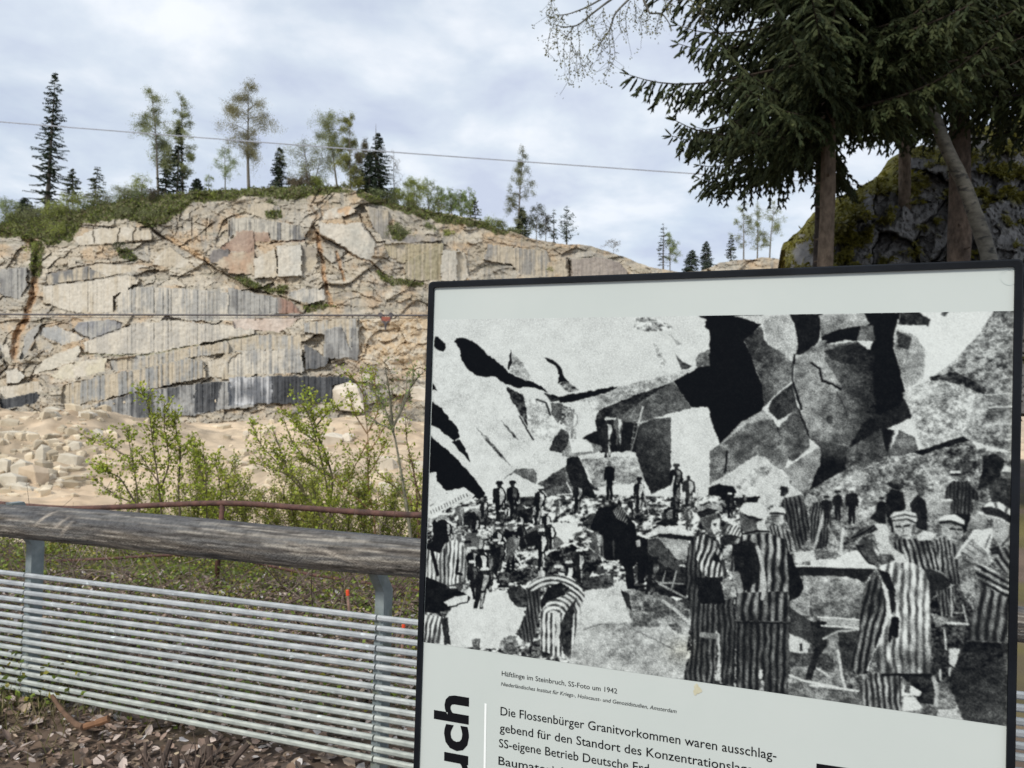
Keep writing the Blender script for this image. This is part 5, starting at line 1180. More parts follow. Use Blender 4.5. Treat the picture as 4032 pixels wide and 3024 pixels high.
# man carrying a stone at the right edge
tone(ZG([(1440, 770), (1900, 790), (1890, 1570), (1415, 1510), (1270, 1170), (1330, 1000)]), .10, .12, (ZG([(1400, 900)])[0], ZG([(1700, 1500)])[0], .26)); line(ZG([(1800, 900), (1830, 1080), (1880, 1250)]), 16, .34)
cloth(ZG([(1550, 180), (1720, 240), (1930, 340), (1915, 790), (1440, 755), (1500, 480)]), .10, .46, 35, 8, bend=.1)
cloth(ZF([(1560, 1045), (1640, 905), (1800, 850), (1800, 1200), (1700, 1130)]), .10, .5, 24, -35)
cloth(ZG([(1495, 45), (1620, 60), (1930, 230), (1925, 400), (1700, 312), (1520, 160)]), .08, .66, 24, -62)
tone(ZF([(1570, 700), (1500, 615), (1640, 640), (1722, 700), (1712, 800), (1640, 890), (1560, 860), (1540, 800)]), .66, .08, jag=.3); line(ZF([(1722, 700), (1714, 800), (1645, 885)]), 6, .15); line(ZF([(1545, 800), (1600, 860)]), 6, .2); tone(ZF([(1400, 650), (1490, 600), (1530, 640), (1500, 720), (1400, 730)]), .52, .12); tone(ZF([(1540, 660), (1570, 650), (1565, 720), (1545, 715)]), .3, .08, jag=.3)
tone(ZF([(1475, 560), (1520, 512), (1620, 508), (1722, 570), (1768, 650), (1742, 712), (1640, 640), (1500, 610)]), .14, .06); tone(ZF([(1482, 550), (1520, 508), (1620, 500), (1722, 562), (1770, 650), (1710, 612), (1620, 560), (1540, 540)]), .90, .04, jag=.3); line(ZF([(1590, 515), (1600, 555)]), 10, .4, .2); line(ZF([(1690, 555), (1680, 600)]), 10, .4, .2); line(ZF([(1492, 612), (1640, 645), (1740, 712)]), 7, .85, .2)
tone(ZF([(1340, 830), (1400, 738), (1560, 735), (1572, 790), (1530, 950), (1585, 1030), (1450, 1000), (1370, 930), (1225, 1000)]), .86, .08); line(ZF([(1545, 790), (1500, 900)]), 5, .35)
tone(ZF([(1280, 930), (1390, 830), (1470, 890), (1560, 1000), (1480, 1045), (1330, 1010)]), .6, .2); line(ZF([(1330, 900), (1420, 960)]), 4, .25); line(ZF([(1300, 940), (1400, 1000)]), 4, .25); line(ZF([(1360, 860), (1460, 930)]), 4, .3); tone(ZF([(1530, 900), (1620, 880), (1640, 950), (1560, 960)]), .1, .08)
tone(ZF([(1250, 1080), (1300, 1010), (1400, 1040), (1420, 1120), (1340, 1200), (1290, 1160)]), .42, .2)
# continuous shading inside the flat tones
midk = np.clip(1 - np.abs(G - .5) / .42, 0, 1)
G = G + midk * ((fbm(QX / 75, QY / 60, 331, 4) - .5) * .55 + (fbm(QX / 24, QY / 22, 332, 4) - .5) * .40)
# soft edges and film grain
def blur(a):
    b = np.pad(a, 1, 'edge')
    b = (b[:, :-2] + 2 * b[:, 1:-1] + b[:, 2:]) / 4
    return (b[:-2] + 2 * b[1:-1] + b[2:]) / 4
G = blur(blur(blur(G.clip(0.01, .93))))
rs = np.random.RandomState(3)
gn = blur(rs.normal(0, 1, G.shape)) * .11
G = (G + gn * (.25 + .75 * np.clip(G * 2.2, 0, 1)) * np.clip((.97 - G) * 5, .35, 1)).clip(.01, .93)
lin = np.where(G < .04045, G / 12.92, ((G + .055) / 1.055) ** 2.4)
PC = lin[..., None] * np.array([.93, .985, .955]) * .80 + np.array([.002, .003, .005])
stain = np.exp(-(((QX - 2690) / 60) ** 2 + ((QY - 2560) / 45) ** 2))[..., None] * .35
PC = PC * (1 - stain) + PC * np.array([1.0, .93, .72]) * stain
Vp = bp(QX, QY, .0006)
idx = np.arange(NX * NY).reshape(NY, NX)
mb = MB(); mb.add(Vp.reshape(-1, 3), np.stack([idx[:-1, :-1], idx[1:, :-1], idx[1:, 1:], idx[:-1, 1:]], -1).reshape(-1, 4), PC.reshape(-1, 3))
m_print = mat('photo_paper', (1, 1, 1), rough=.6, attr=True, spec=.04)
mb.build('photo_print', m_print, board)
# ---- second picture whose upper edge shows at the bottom
mb = MB(); q = np.array([bp(3215, 3006, .0006), bp(3985, 3122, .0006), bp(3975, 3700, .0006), bp(3200, 3500, .0006)]); mb.add(q, np.array([[0, 1, 2, 3]])); mb.build('picture', M['ink'], board)
# ---- yellow drip below the big print
M['stain'] = mat('yellow_stain', (.50, .47, .33), (.58, .58, .47), 60, .4)
th = np.linspace(0, 2 * math.pi, 40, endpoint=False)
r_ = 1 + .25 * np.sin(th * 3 + 1) + .1 * np.sin(th * 7)
mb = MB(); mb.add(bp(2745 + 15 * r_ * np.cos(th), 2716 + 20 * r_ * np.sin(th), .0008), np.arange(40)[None, :]); mb.build('stain', M['stain'], board)
# ---- writing
def text(name, s, pl, pr, cap, mtl, shear=0, bold=0, off=.0007):
    cu = bpy.data.curves.new('t', 'FONT'); cu.body = s; cu.size = 1; cu.shear = shear; cu.offset = bold; cu.resolution_u = 3
    o = bpy.data.objects.new('t', cu); COL.objects.link(o)
    bpy.context.view_layer.update()
    me = bpy.data.meshes.new_from_object(o.evaluated_get(bpy.context.evaluated_depsgraph_get()))
    COL.objects.unlink(o); bpy.data.objects.remove(o)
    n = len(me.vertices); v = np.empty(n * 3); me.vertices.foreach_get('co', v); v = v.reshape(-1, 3)
    x0, x1 = v[:, 0].min(), v[:, 0].max()
    A, B = bp(*pl), bp(*pr)
    d = B - A; L = np.linalg.norm(d); d /= L
    up = np.cross(BN, d); up /= np.linalg.norm(up)
    # cap height of the font is about .69 of its size
    c2 = bp(pl[0] + cap[0], pl[1] + cap[1]); hcap = np.linalg.norm(c2 - A)
    P = A + ((v[:, 0] - x0) / (x1 - x0) * L)[:, None] * d + (v[:, 1] / .69 * hcap)[:, None] * up + BN * off
    me.vertices.foreach_set('co', (P - parent_loc(board)).ravel()); me.name = name; me.update()
    me.materials.clear(); me.materials.append(mtl)
    ob = bpy.data.objects.new(name, me); COL.objects.link(ob); ob.parent = board
    return ob
text('caption_text', 'Häftlinge im Steinbruch, SS-Foto um 1942', (1976, 2660), (2430, 2731), (1, -19), M['ink'])
text('credit_text', 'Niederländisches Institut für Kriegs-, Holocaust- und Genozidstudien, Amsterdam', (1973, 2699), (2664, 2808), (1, -14.5), M['ink'], shear=.2)
text('body_text', 'Die Flossenbürger Granitvorkommen waren ausschlag-', (1971, 2815), (3057, 2992), (1, -33), M['ink'], bold=.004)
text('body_text', 'gebend für den Standort des Konzentrationslagers', (1968, 2880), (3010, 3056), (1, -33), M['ink'], bold=.004)
text('body_text', 'SS-eigene Betrieb Deutsche Erd-', (1965, 2941), (2572, 3047), (1, -33), M['ink'], bold=.004)
text('body_text', 'Baumaterialien', (1963, 3010), (2285, 3068), (1, -33), M['ink'], bold=.004)
text('title_text', 'Steinbruch', (1827, 3800), (1842, 2746), (-128, -18), M['ink'], bold=.028)
mb = MB(); q = np.array([bp(1908, 2769, .0007), bp(1916, 2771, .0007), bp(1906, 3400, .0007), bp(1898, 3400, .0007)]); mb.add(q, np.array([[0, 1, 2, 3]])); mb.build('divider_line', M['white_ink'], board)
# faint round sticker mark in the upper right corner
M['mark'] = mat('faint_mark', (.50, .56, .54), rough=.4)
def arc(cx, cy, rx, a0, a1, w_):
    th = np.linspace(a0, a1, 36); V = np.concatenate([bp(cx + (rx + w_) * np.cos(th), cy + (rx + w_) * np.sin(th), .0007), bp(cx + rx * np.cos(th), cy + rx * np.sin(th), .0007)])
    k = np.arange(35); return V, np.stack([k, k + 1, k + 37, k + 36], 1)
mb = MB(); mb.add(*arc(3974, 1087, 34, 0, 6.283, 2)); 
for i in range(9): mb.add(*arc(3974, 1087, 23, -2.6 + i * .33, -2.6 + i * .33 + .2, 6))
mb.build('sticker_mark', M['mark'], board)

# ================================================================== railing with log (the fence in front of the quarry)
FA = at(90, 2840, 3.9); FB = at(1478, 2955, 3.13)
fd = FB - FA; fd[2] = 0; FL = np.linalg.norm(fd); fd /= FL
fn = np.array([fd[1], -fd[0], 0]);  fn = fn if fn[1] < 0 else -fn          # towards the viewer
fence = thing('railing_fence', 'galvanised fence of thin horizontal bars with a thick weathered log as its top rail', 'fence', (FA[0], FA[1], 0))
def fp(px, py, off=0.0): return on_plane(px, py, FA + fn * off, fn)
# bar lines, from the pixel heights at two stations
LY = [275, 340, 395, 455, 512, 570, 625, 682, 738, 792, 850, 905, 960, 1018, 1070]
RY = [597, 672, 740, 812, 880, 948, 1018, 1090, 1163, 1235, 1310, 1380, 1452, 1528, 1605]
M['zinc_bar'] = M['zinc']
post_px = [101, 1489]
def post_x(k): return FA + fd * FL * k
ax_f = np.stack([fd, -fn, [0, 0, 1.0]])
for k in range(-1, 4):
    c = post_x(k) + fn * -.034
    gz = float(H(c[0], c[1]))
    mb = MB()
    zt = 0.80; zt2 = 1.02
    hw_, dd = .021, .034
    sec = [(-hw_, -dd), (hw_, -dd), (hw_, dd), (-hw_, dd)]
    prof = [(gz - .3, 0), (zt, 0), (zt + .07, .05), (zt2, .115)]
    V = np.array([[*(c[:2] + fd[:2] * a + fn[:2] * (b + o)), z + .0] for z, o in prof for a, b in sec])
    q = [[i * 4 + j, i * 4 + (j + 1) % 4, (i + 1) * 4 + (j + 1) % 4, (i + 1) * 4 + j] for i in range(3) for j in range(4)] + [[3, 2, 1, 0], [12, 13, 14, 15]]
    mb.add(V, np.array(q)); mb.build('post', M['zinc_dull'], fence)
rs = np.random.RandomState(4)
for i in range(15):
    a = fp(0, 2100 + LY[i] * .557, .012); b = fp(800 + 1240 * .557, 2100 + RY[i] * .557, .012)
    u = (b - a) / ((b - a) @ fd)              # along the fence per metre
    o0 = a - u * ((a - FA) @ fd)
    for k in range(-1, 3):
        p0, p1 = o0 + u * (FL * k + .0035), o0 + u * (FL * (k + 1) - .0035)
        p0 = p0 + vec(0, 0, rs.normal(0, .0012)); p1 = p1 + vec(0, 0, rs.normal(0, .0012))
        d = (p1 - p0); L = np.linalg.norm(d); d /= L
        e3 = np.cross(d, -fn); e3 = e3 if e3[2] > 0 else -e3
        mb = MB(); mb.box((p0 + p1) / 2, L, .020, .0225, np.stack([d, -fn, e3]), bev=.006, col=np.array([1, 1, 1.0]) + (np.array([.95, .95, .83]) - 1) * max(0, (i - 3) / 11) + rs.normal(0, .02))
        mb.build('rail', M['zinc'], fence)
# the log: bowed, tapering, with ridges, knots and drying cracks; its bottom and top edges fit the photo
xs = np.array([-700, 0, 400, 800, 1200, 1640, 2200, 2900, 3600, 4300])
top_y = np.array([1950, 1984, 2008, 2040, 2078, 2120, 2178, 2256, 2338, 2420]); bot_y = np.array([2060, 2112, 2150, 2196, 2240, 2272, 2325, 2400, 2480, 2562])
LO = .10
Ptop, Pbot = fp(xs, top_y, LO), fp(xs, bot_y, LO)
sc_ = (Ptop - FA) @ fd
ss = np.linspace(sc_[0], sc_[-1], 420)
zt_, zb_ = np.interp(ss, sc_, Ptop[:, 2]), np.interp(ss, sc_, Pbot[:, 2])
cz, rz = (zt_ + zb_) / 2, (zt_ - zb_) / 2 * .985
NA = 72
th = np.arange(NA) * 2 * math.pi / NA
S_, T_ = np.meshgrid(ss, th, indexing='ij')
per = lambda a: np.abs(((a / math.pi) % 2) - 1) * 3
kn = np.zeros(S_.shape)
rr = rz[:, None] * (1 + .05 * (fbm(S_ * 1.3, per(T_), 401, 3) - .5) + .05 * (fbm(S_ * 3, per(T_) * 9, 402, 4) - .5))
grv = fbm(S_ * 2.2 + .6 * (fbm(S_ * 6, T_ * 2, 410, 2)), T_ * 7, 403, 4)
crk = np.clip(1 - np.abs(fbm(S_ * 1.1, T_ * 4.5, 404, 3) - .5) / .022, 0, 1) + .7 * np.clip(1 - np.abs(fbm(S_ * 1.7, T_ * 9, 405, 3) - .5) / .03, 0, 1)
rr = rr - .0035 * crk.clip(0, 1) + .0025 * (grv - .5)
V = (FA + fn * LO)[None, None, :2] + fd[None, None, :2] * S_[..., None] + fn[None, None, :2] * (np.cos(T_) * rr)[..., None]
V = np.concatenate([V, (cz[:, None] + np.sin(T_) * rr)[..., None]], -1)
up_ = np.clip(np.sin(T_), -1, 1)
fib = fbm(S_ * 3.0, T_ * 30, 406, 4); fib2 = fbm(S_ * 9, T_ * 60, 407, 3); pat = fbm(S_ * 2.2, T_ * 2.5, 408, 4)
grey = np.array([.140, .137, .132]); brn = np.array([.135, .117, .098]); pal = np.array([.36, .33, .285]); drk = np.array([.045, .043, .045])
k = np.clip((pat - .40) * 4, 0, 1)[..., None]; LC = grey * (1 - k) + brn * k
k = np.clip((fib + .4 * fib2 - .76) * 7, 0, 1)[..., None]; LC = LC * (1 - .7 * k) + pal * .7 * k
k = np.clip((.5 - fib2) * 5, 0, 1)[..., None] * .55; LC = LC * (1 - k) + drk * k
lich = np.clip((fbm(S_ * 1.2, T_ * 2, 411, 4) + .42 * up_ - .72) * 5, 0, 1)[..., None] * .62        # dark algae on the weather side
LC = LC * (1 - lich) + np.array([.062, .066, .075]) * lich
k = (crk.clip(0, 1) * .8)[..., None]; LC = LC * (1 - k) + np.array([.03, .026, .024]) * k
# worn pale patches where bark and splinters came off
for (px, py, wx_, wy_, rot) in ((170, 2035, 52, 9, -.75), (225, 2070, 60, 8, -.7), (255, 2085, 50, 9, -.75), (480, 2160, 130, 9, .12), (700, 2192, 90, 7, .15), (150, 2055, 40, 6, -.7), (1330, 2190, 120, 8, .25), (1180, 2150, 90, 6, .1)):
    p = fp(px, py, LO + .08); s0 = (p - FA) @ fd; c_, z_ = np.interp(s0, ss, cz), p[2]
    r0 = np.interp(s0, ss, rz); t0 = math.asin(np.clip((z_ - c_) / r0, -1, 1))
    a_ = (S_ - s0) * 3028 / 3.6; b_ = -(T_ - t0 if t0 > 0 else ((T_ - t0 + math.pi) % (2 * math.pi)) - math.pi) * r0 * 3028 / 3.6
    x_, y_ = a_ * math.cos(rot) + b_ * math.sin(rot), -a_ * math.sin(rot) + b_ * math.cos(rot)
    k = (np.clip(1.3 - np.hypot(x_ / wx_, y_ / wy_) - .9 * (fib - .4), 0, 1) * .75)[..., None]
    LC = LC * (1 - k) + np.array([.40, .355, .30]) * k
pk = fp(1556, 2242, LO + .085); sk = (pk - FA) @ fd; tk = math.asin(np.clip((pk[2] - np.interp(sk, ss, cz)) / np.interp(sk, ss, rz), -1, 1))
dk = np.hypot((S_ - sk), ((T_ - tk + math.pi) % (2 * math.pi) - math.pi) * .09)
k = np.clip(1 - np.abs(dk - .012) / .008, 0, 1)[..., None]; LC = LC * (1 - k * .8) + np.array([.02, .018, .016]) * k * .8
idx = np.arange(420 * NA).reshape(420, NA)
mb = MB(); i2 = np.roll(idx, -1, 1)
mb.add(V, [np.stack([idx[:-1], i2[:-1], i2[1:], idx[1:]], -1).reshape(-1, 4), idx[0][::-1][None, :], idx[-1][None, :]], LC.reshape(-1, 3).clip(.01, .8))
M['log'] = mat('weathered_wood', (.8, .8, .8), (1.2, 1.2, 1.2), 60, .85, bump=.5, bscale=120, attr=True, spec=.25)
mb.build('log_rail', M['log'], fence, smooth=True)

# ================================================================== old rusty tube railing behind
rl = thing('tube_railing', 'old bent railing of rusty brown tubes behind the log fence', 'railing', at(875, 2330, 6.5))
DR = lambda px: 7.3 - np.asarray(px, float) / 1690 * 1.3
def tube_px(name, px, py, r, n=60):
    px = np.array(px, float); py = np.array(py, float)
    x = np.linspace(px[0], px[-1], n); y = np.interp(x, px, py)
    for _ in range(3): y[1:-1] = (y[:-2] + y[1:-1] + y[2:]) / 3
    mb = MB(); mb.tube(at(x, y, DR(x)), r, 10); return mb.build(name, M['rust'], rl, smooth=True)
tube_px('top_rail', [-500, -120, 0, 130, 270, 480, 700, 860, 1000, 1186, 1475, 1654, 1900, 2600], [1950, 1972, 1984, 1994, 2004, 1996, 1985, 1980, 1984, 2000, 2021, 2029, 2040, 2080], .0245, 90)
tube_px('middle_rail', [-400, 0, 150, 380, 700, 900, 1200, 1690, 2400], [2196, 2203, 2211, 2203, 2182, 2190, 2260, 2330, 2400], .013, 60)
for px, py0, px1, py1 in ((876, 1984, 846, 2345), (-420, 1960, -430, 2300), (2050, 2050, 2020, 2420)):
    mb = MB(); a, b = at(px, py0, DR(px)), at(px1, py1, DR(px)); b[2] = min(b[2], float(H(b[0], b[1])) - .15)
    mb.tube(np.stack([a, (a * 2 + b) / 3, b]), .022, 10); mb.build('post', M['rust'], rl, smooth=True)

# ================================================================== mossy outcrop on the right
M['outcrop'] = mat('outcrop_rock', (.8, .8, .8), (1.2, 1.2, 1.2), 3, .95, bump=.6, bscale=9, attr=True, spec=.2)
SIL = [(3000, 1010), (3085, 1000), (3105, 945), (3160, 900), (3225, 826), (3300, 782), (3400, 735), (3480, 690), (3530, 610), (3600, 578), (3680, 570), (3760, 540), (3850, 500), (3950, 470), (4100, 440), (4700, 400)]
ox = np.arange(3092, 4700, 4.5)
osil = np.interp(ox, *zip(*SIL)) + (fbm(ox / 30, ox * 0, 501, 4) - .5) * 30
NRo = 190
tt = np.linspace(0, 1, NRo)[:, None]
OX = np.repeat(ox[None, :], NRo, 0); OY = osil[None, :] + tt * (1640 - osil[None, :])
OD = 13.2 + (1040 - OY) / 560 * 2.6 + 3.2 * np.clip((3230 - OX) / 150, 0, 1) ** 2 + 1.5 * (1 - np.clip((OY - osil) / 130, 0, 1)) ** 2
wx = OX + 60 * (fbm(OX / 80, OY / 80, 511, 3) - .5); wy = OY + 60 * (fbm(OX / 80, OY / 80, 512, 3) - .5)
a1, b1, i1, x1, y1 = voronoi(wx / 190, wy / 240, 513); a2, b2, i2, x2, y2 = voronoi((wx + .3 * wy) / 75, wy / 95, 514)
OD = OD - (i1 - .5) * 1.1 + (hh(i1, 1) - .5) * 1.0 * x1 + (hh(i1, 2) - .7) * .7 * y1 - (i2 - .5) * .16 + (hh(i2, 1) - .5) * .22 * x2 + np.clip(1 - (b1 - a1) / .05, 0, 1) * .22 + np.clip(1 - (b2 - a2) / .06, 0, 1) * .05 + (fbm(OX / 12, OY / 12, 515, 4) - .5) * .18
OC = np.array([.145, .14, .135]) * (.6 + .8 * fbm(OX / 40, OY / 40, 516, 4))[..., None] * (.7 + .6 * i2)[..., None]
mossf = fbm(OX / 45, OY / 30, 517, 4) + .42 * np.exp(-(OY - osil) / 75) + .30 * np.exp(-((OX - 3320) / 70) ** 2) * (OY < 960) + .25 * np.exp(-((OX - 3950) / 120) ** 2 - ((OY - 700) / 130) ** 2) + .18 * np.exp(-((OX - 3330) / 130) ** 2 - ((OY - 1010) / 50) ** 2) + .15 * np.exp(-((OX - 3560) / 90) ** 2 - ((OY - 720) / 60) ** 2)
km = np.clip((mossf - .66) * 9, 0, 1)
OC = OC * (1 - km[..., None]) + np.array([.13, .12, .02]) * (.45 + 1.0 * fbm(OX / 10, OY / 10, 518, 3))[..., None] * km[..., None]
OD = OD - km * .16 * (.5 + fbm(OX / 14, OY / 14, 519, 3))
V = at(OX, OY, OD); top = V[0]
V = np.concatenate([np.stack([top + np.array([3.0, 9, -1.5]), top + np.array([1.2, 4, .2]), top + np.array([.1, .6, .08])]), V], 0)
OC = np.concatenate([np.stack([OC[0]] * 3), OC], 0)
nr, nc = V.shape[:2]; idx = np.arange(nr * nc).reshape(nr, nc)
mb = MB(); mb.add(V, np.stack([idx[:-1, :-1], idx[1:, :-1], idx[1:, 1:], idx[:-1, 1:]], -1).reshape(-1, 4), OC.reshape(-1, 3).clip(.004, .6))
oc = recentre(mb.build('rock_outcrop', M['outcrop'], smooth=False)); tag(oc, 'dark grey fissured rock outcrop with yellow green moss behind the big spruces', 'rock')
rs = np.random.RandomState(21)
jj, ii = np.where(km > .5); pick = rs.choice(len(jj), 9000)
P = at(OX[jj[pick], ii[pick]] + rs.uniform(-3, 3, 9000), OY[jj[pick], ii[pick]] + rs.uniform(-3, 3, 9000), OD[jj[pick], ii[pick]] - .02)
T = rs.normal(0, .05, (9000, 3)); T[:, 2] -= .03; T[:, 1] -= .06
mb = MB(); mb.diamonds(P, T, rs.normal(0, .018, (9000, 3)), np.array([.15, .135, .02]) * rs.uniform(.5, 1.4, (9000, 1)))
tag(mb.build('moss', M['leaf']), 'yellow green moss hanging over the dark rock outcrop', 'moss', kind='stuff')

# ================================================================== big spruces
def spindles(mb, P, Dv, L, Rr, col, rs, needles=6):
    "needle-covered shoots: slim spindle body plus single needle blades that break its outline"
    P = np.asarray(P); Dv = np.asarray(Dv); L = np.asarray(L)[:, None]; Rr = np.asarray(Rr)[:, None]; n = len(P)
    Dv = Dv / (np.linalg.norm(Dv, axis=1)[:, None] + 1e-9)
    a = np.cross(Dv, rs.normal(0, 1, (n, 3))); a /= np.linalg.norm(a, axis=1)[:, None] + 1e-9
    b = np.cross(Dv, a)
    base, tip, mid = P, P + Dv * L, P + Dv * L * .22
    mid2 = P + Dv * L * .82
    ring = [mid + Rr * .66 * (math.cos(q) * a + math.sin(q) * b) for q in (0, 2.094, 4.189)] + [mid2 + Rr * .6 * (math.cos(q) * a + math.sin(q) * b) for q in (0, 2.094, 4.189)]
    V = np.stack([base, *ring, tip], 1).reshape(-1, 3)
    k = np.arange(n) * 8
    Fq = np.concatenate([np.stack([k, k + 1 + i, k + 1 + (i + 1) % 3], 1) for i in range(3)] + [np.stack([k + 7, k + 4 + (i + 1) % 3, k + 4 + i], 1) for i in range(3)])
    Fr = np.concatenate([np.stack([k + 1 + i, k + 1 + (i + 1) % 3, k + 4 + (i + 1) % 3, k + 4 + i], 1) for i in range(3)])
    mb.add(V, [Fq, Fr], np.repeat(col * .8, 8, 0))
    for q in range(needles):
        s = (q + rs.rand(n, 1)) / needles
        th = rs.uniform(0, 6.283, (n, 1))
        o = P + Dv * L * s
        out = np.cos(th) * a + np.sin(th) * b
        nd = out * .8 + Dv * .75
        ln = Rr * rs.uniform(1.0, 1.7, (n, 1))
        sd = np.cross(nd, out); sd /= np.linalg.norm(sd, axis=1)[:, None] + 1e-9
        wv = sd * Rr * .20
        V = np.stack([o - wv, o + wv, o + nd * ln], 1).reshape(-1, 3)
        k = np.arange(n) * 3
        mb.add(V, np.stack([k, k + 1, k + 2], 1), np.repeat(col * 1.15, 3, 0))
M['spruce_bark'] = mat('spruce_bark', (.6, .6, .6), (1.35, 1.35, 1.35), 16, .95, bump=.9, bscale=40, attr=True, stretch=(1, 1, .5), spec=.2)
def big_spruce(label, px, Y, r0, zlo, zhi, ztop, Lb, seed, ntw=1.0, col=(.034, .048, .019), barkc=(.13, .098, .072), lean=0.0, needles=6, step=.21, sect=None, stubs=True):
    rs = np.random.RandomState(seed)
    c = at(px, 1000, Y); gz = float(H(c[0], c[1]))
    root = thing('spruce_tree', label, 'tree', (c[0], c[1], gz), 'big dark spruces on the right')
    tb, bb, cb = MB(), MB(), MB()
    z = np.linspace(gz - .4, ztop, 60); s = (z - gz) / (ztop - gz)
    path = np.stack([c[0] + lean * s * (ztop - gz) + .02 * np.sin(z * 1.7), c[1] + .02 * np.cos(z * 1.3), z], 1)
    tb.tube(path, r0 * (1 - .85 * np.clip(s, 0, 1)) * (1 + .6 * np.exp(-(z - gz) * 2.2)) * (1 + rs.uniform(-.04, .04, 60)), 18, np.array(barkc))
    if stubs:
        for _ in range(26):
            zz = rs.uniform(gz + .5, zlo + .6); a = rs.uniform(0, 6.28); r_ = r0 * (1 - .85 * (zz - gz) / (ztop - gz))
            o = vec(np.interp(zz, z, path[:, 0]), c[1], zz); h_ = vec(math.cos(a), math.sin(a), .1)
            tb.tube(np.stack([o + h_ * r_ * .8, o + h_ * (r_ + rs.uniform(.02, .10))]), [.018, .010], 5, np.array(barkc) * .8)
    tb.build('trunk', M['spruce_bark'], root, smooth=True)
    P, Dv, L, Rr, cc = [], [], [], [], []
    zz = zlo
    while zz < zhi:
        for b in range(rs.randint(5, 8)):
            a = rs.uniform(0, 2 * math.pi)
            if sect and rs.rand() > .25 and not any(lo <= (a % 6.283) <= hi for lo, hi in sect): continue
            z0 = zz + rs.uniform(-.15, .15)
            Lr = Lb * rs.uniform(.72, 1.08) * (1 - .75 * max(0, (z0 - gz - 6) / max(1, ztop - gz - 6)))
            hd = vec(math.cos(a), math.sin(a), 0); side = vec(-hd[1], hd[0], 0)
            o = vec(np.interp(z0, z, path[:, 0]), c[1], z0)
            u = np.linspace(0, 1, 14)
            dro = rs.uniform(.02, .30)
            bp_ = o + hd * (u * Lr)[:, None] + vec(0, 0, 1) * (Lr * (.10 * u - (dro + .25) * u ** 1.6 + .36 * u ** 3))[:, None] + side * (rs.normal(0, .10) * Lr * u ** 2)[:, None]
            bb.tube(bp_, np.interp(u, [0, 1], [.016 + .005 * Lr, .005]), 5, np.array(barkc) * .32, cap=False)
            tone_ = rs.uniform(.7, 1.25)
            m = int(Lr / .062 * ntw)
            for q in range(m):
                v = .05 + .95 * (q + rs.rand()) / m
                sp = np.array([np.interp(v, u, bp_[:, k]) for k in range(3)])
                sgn = 1 if (q % 2) else -1
                l = (.16 + .58 * (1 - v) ** .7 * min(1, .3 + v * 3)) * rs.uniform(.6, 1.15) * (Lr / 2.6) ** .5
                d = hd * rs.uniform(.45, .8) + side * sgn * rs.uniform(.5, 1.0) + vec(0, 0, -rs.uniform(.3, 1.5))
                d /= np.linalg.norm(d)
                ns = max(1, int(l / .10))
                p = sp.copy()
                for w_ in range(ns):
                    seg = l / ns
                    P.append(p.copy()); Dv.append(d + rs.normal(0, .08, 3)); L.append(seg * 1.2); Rr.append(.027 * rs.uniform(.8, 1.2)); cc.append(tone_ * rs.uniform(.75, 1.25))
                    p = p + d * seg
                    if ns > 1:
                        for sg in (-1, 1):
                            if rs.rand() < .85 * ntw:
                                dd = d * .75 + np.cross(d, vec(0, 0, 1)) * sg * .8 + vec(0, 0, -rs.uniform(.05, .6))
                                P.append(p.copy()); Dv.append(dd); L.append(rs.uniform(.06, .13) * (1.1 - .5 * w_ / ns)); Rr.append(.024 * rs.uniform(.8, 1.2)); cc.append(tone_ * rs.uniform(.8, 1.4))
                    d = d + vec(0, 0, -.10); d /= np.linalg.norm(d)
            # the tip shoots
            dv = bp_[-1] - bp_[-3]
            for k in range(3):
                P.append(bp_[-1]); Dv.append(dv / np.linalg.norm(dv) + rs.normal(0, .35, 3)); L.append(.14); Rr.append(.019); cc.append(tone_ * 1.2)
        zz += step * rs.uniform(.8, 1.25)
    bb.build('branch', M['spruce_bark'], root)
    cc = np.array(cc)[:, None]; tint = rs.rand(len(cc), 1)
    colr = cc * (np.array(col) * (1 - tint * .4) + np.array([.08, .078, .026]) * tint * .4)
    spindles(cb, P, Dv, L, Rr, colr, rs, needles)
    cb.build('crown', M['needle'], root)
    return len(P)
n_ = big_spruce('large dark spruce with a bare straight brown trunk in front of the outcrop', 3252, 10.0, .125, 5.15, 9.4, 15, 2.45, 31, 1.2)
n_ += big_spruce('thin dark spruce trunk standing just left behind the bare straight brown trunk', 3222, 11.6, .10, 6.2, 9.5, 13, 2.0, 32, .7, needles=4, barkc=(.05, .04, .035))
n_ += big_spruce('dark spruce with a thick reddish flaring trunk before the mossy rock', 3775, 11.6, .20, 6.5, 10.6, 17, 2.9, 33, .85, needles=5, barkc=(.10, .076, .06))
n_ += big_spruce('dark spruce reaching in at the right edge of the photo', 4330, 10.4, .16, 5.9, 9.4, 15, 2.7, 34, .8, needles=5, barkc=(.06, .045, .04))
n_ += big_spruce('dark spruce furthest back between the two trunks, only its boughs showing', 3560, 14.5, .15, 7.6, 12.5, 18, 2.9, 35, .6, needles=3, step=.33)
print('spruce shoots', n_)

# ================================================================== leaning birch with its branch overhead
def polyw(pts, n=30):
    pts = np.array(pts, float); q = np.linspace(0, 1, len(pts)); u = np.linspace(0, 1, n)
    o = np.stack([np.interp(u, q, pts[:, k]) for k in range(3)], 1)
    for _ in range(2): o[1:-1] = (o[:-2] + o[1:-1] * 2 + o[2:]) / 4
    return o
def pxp(pts):                       # (px, py, depth) -> world
    a = np.array(pts, float); return at(a[:, 0], a[:, 1], a[:, 2])
bt = pxp([(3905, 1060, 10.8), (3880, 960, 10.8), (3800, 735, 10.7), (3720, 570, 10.6), (3600, 250, 10.4), (3480, -150, 10.2), (3380, -600, 10.0), (3300, -1000, 9.9)])
g0 = bt[0] + (bt[0] - bt[1]) * 6; g0[2] = float(H(g0[0], g0[1])) - .3
g0[:2] = bt[0][:2] + (bt[0][:2] - bt[2][:2]) * .5
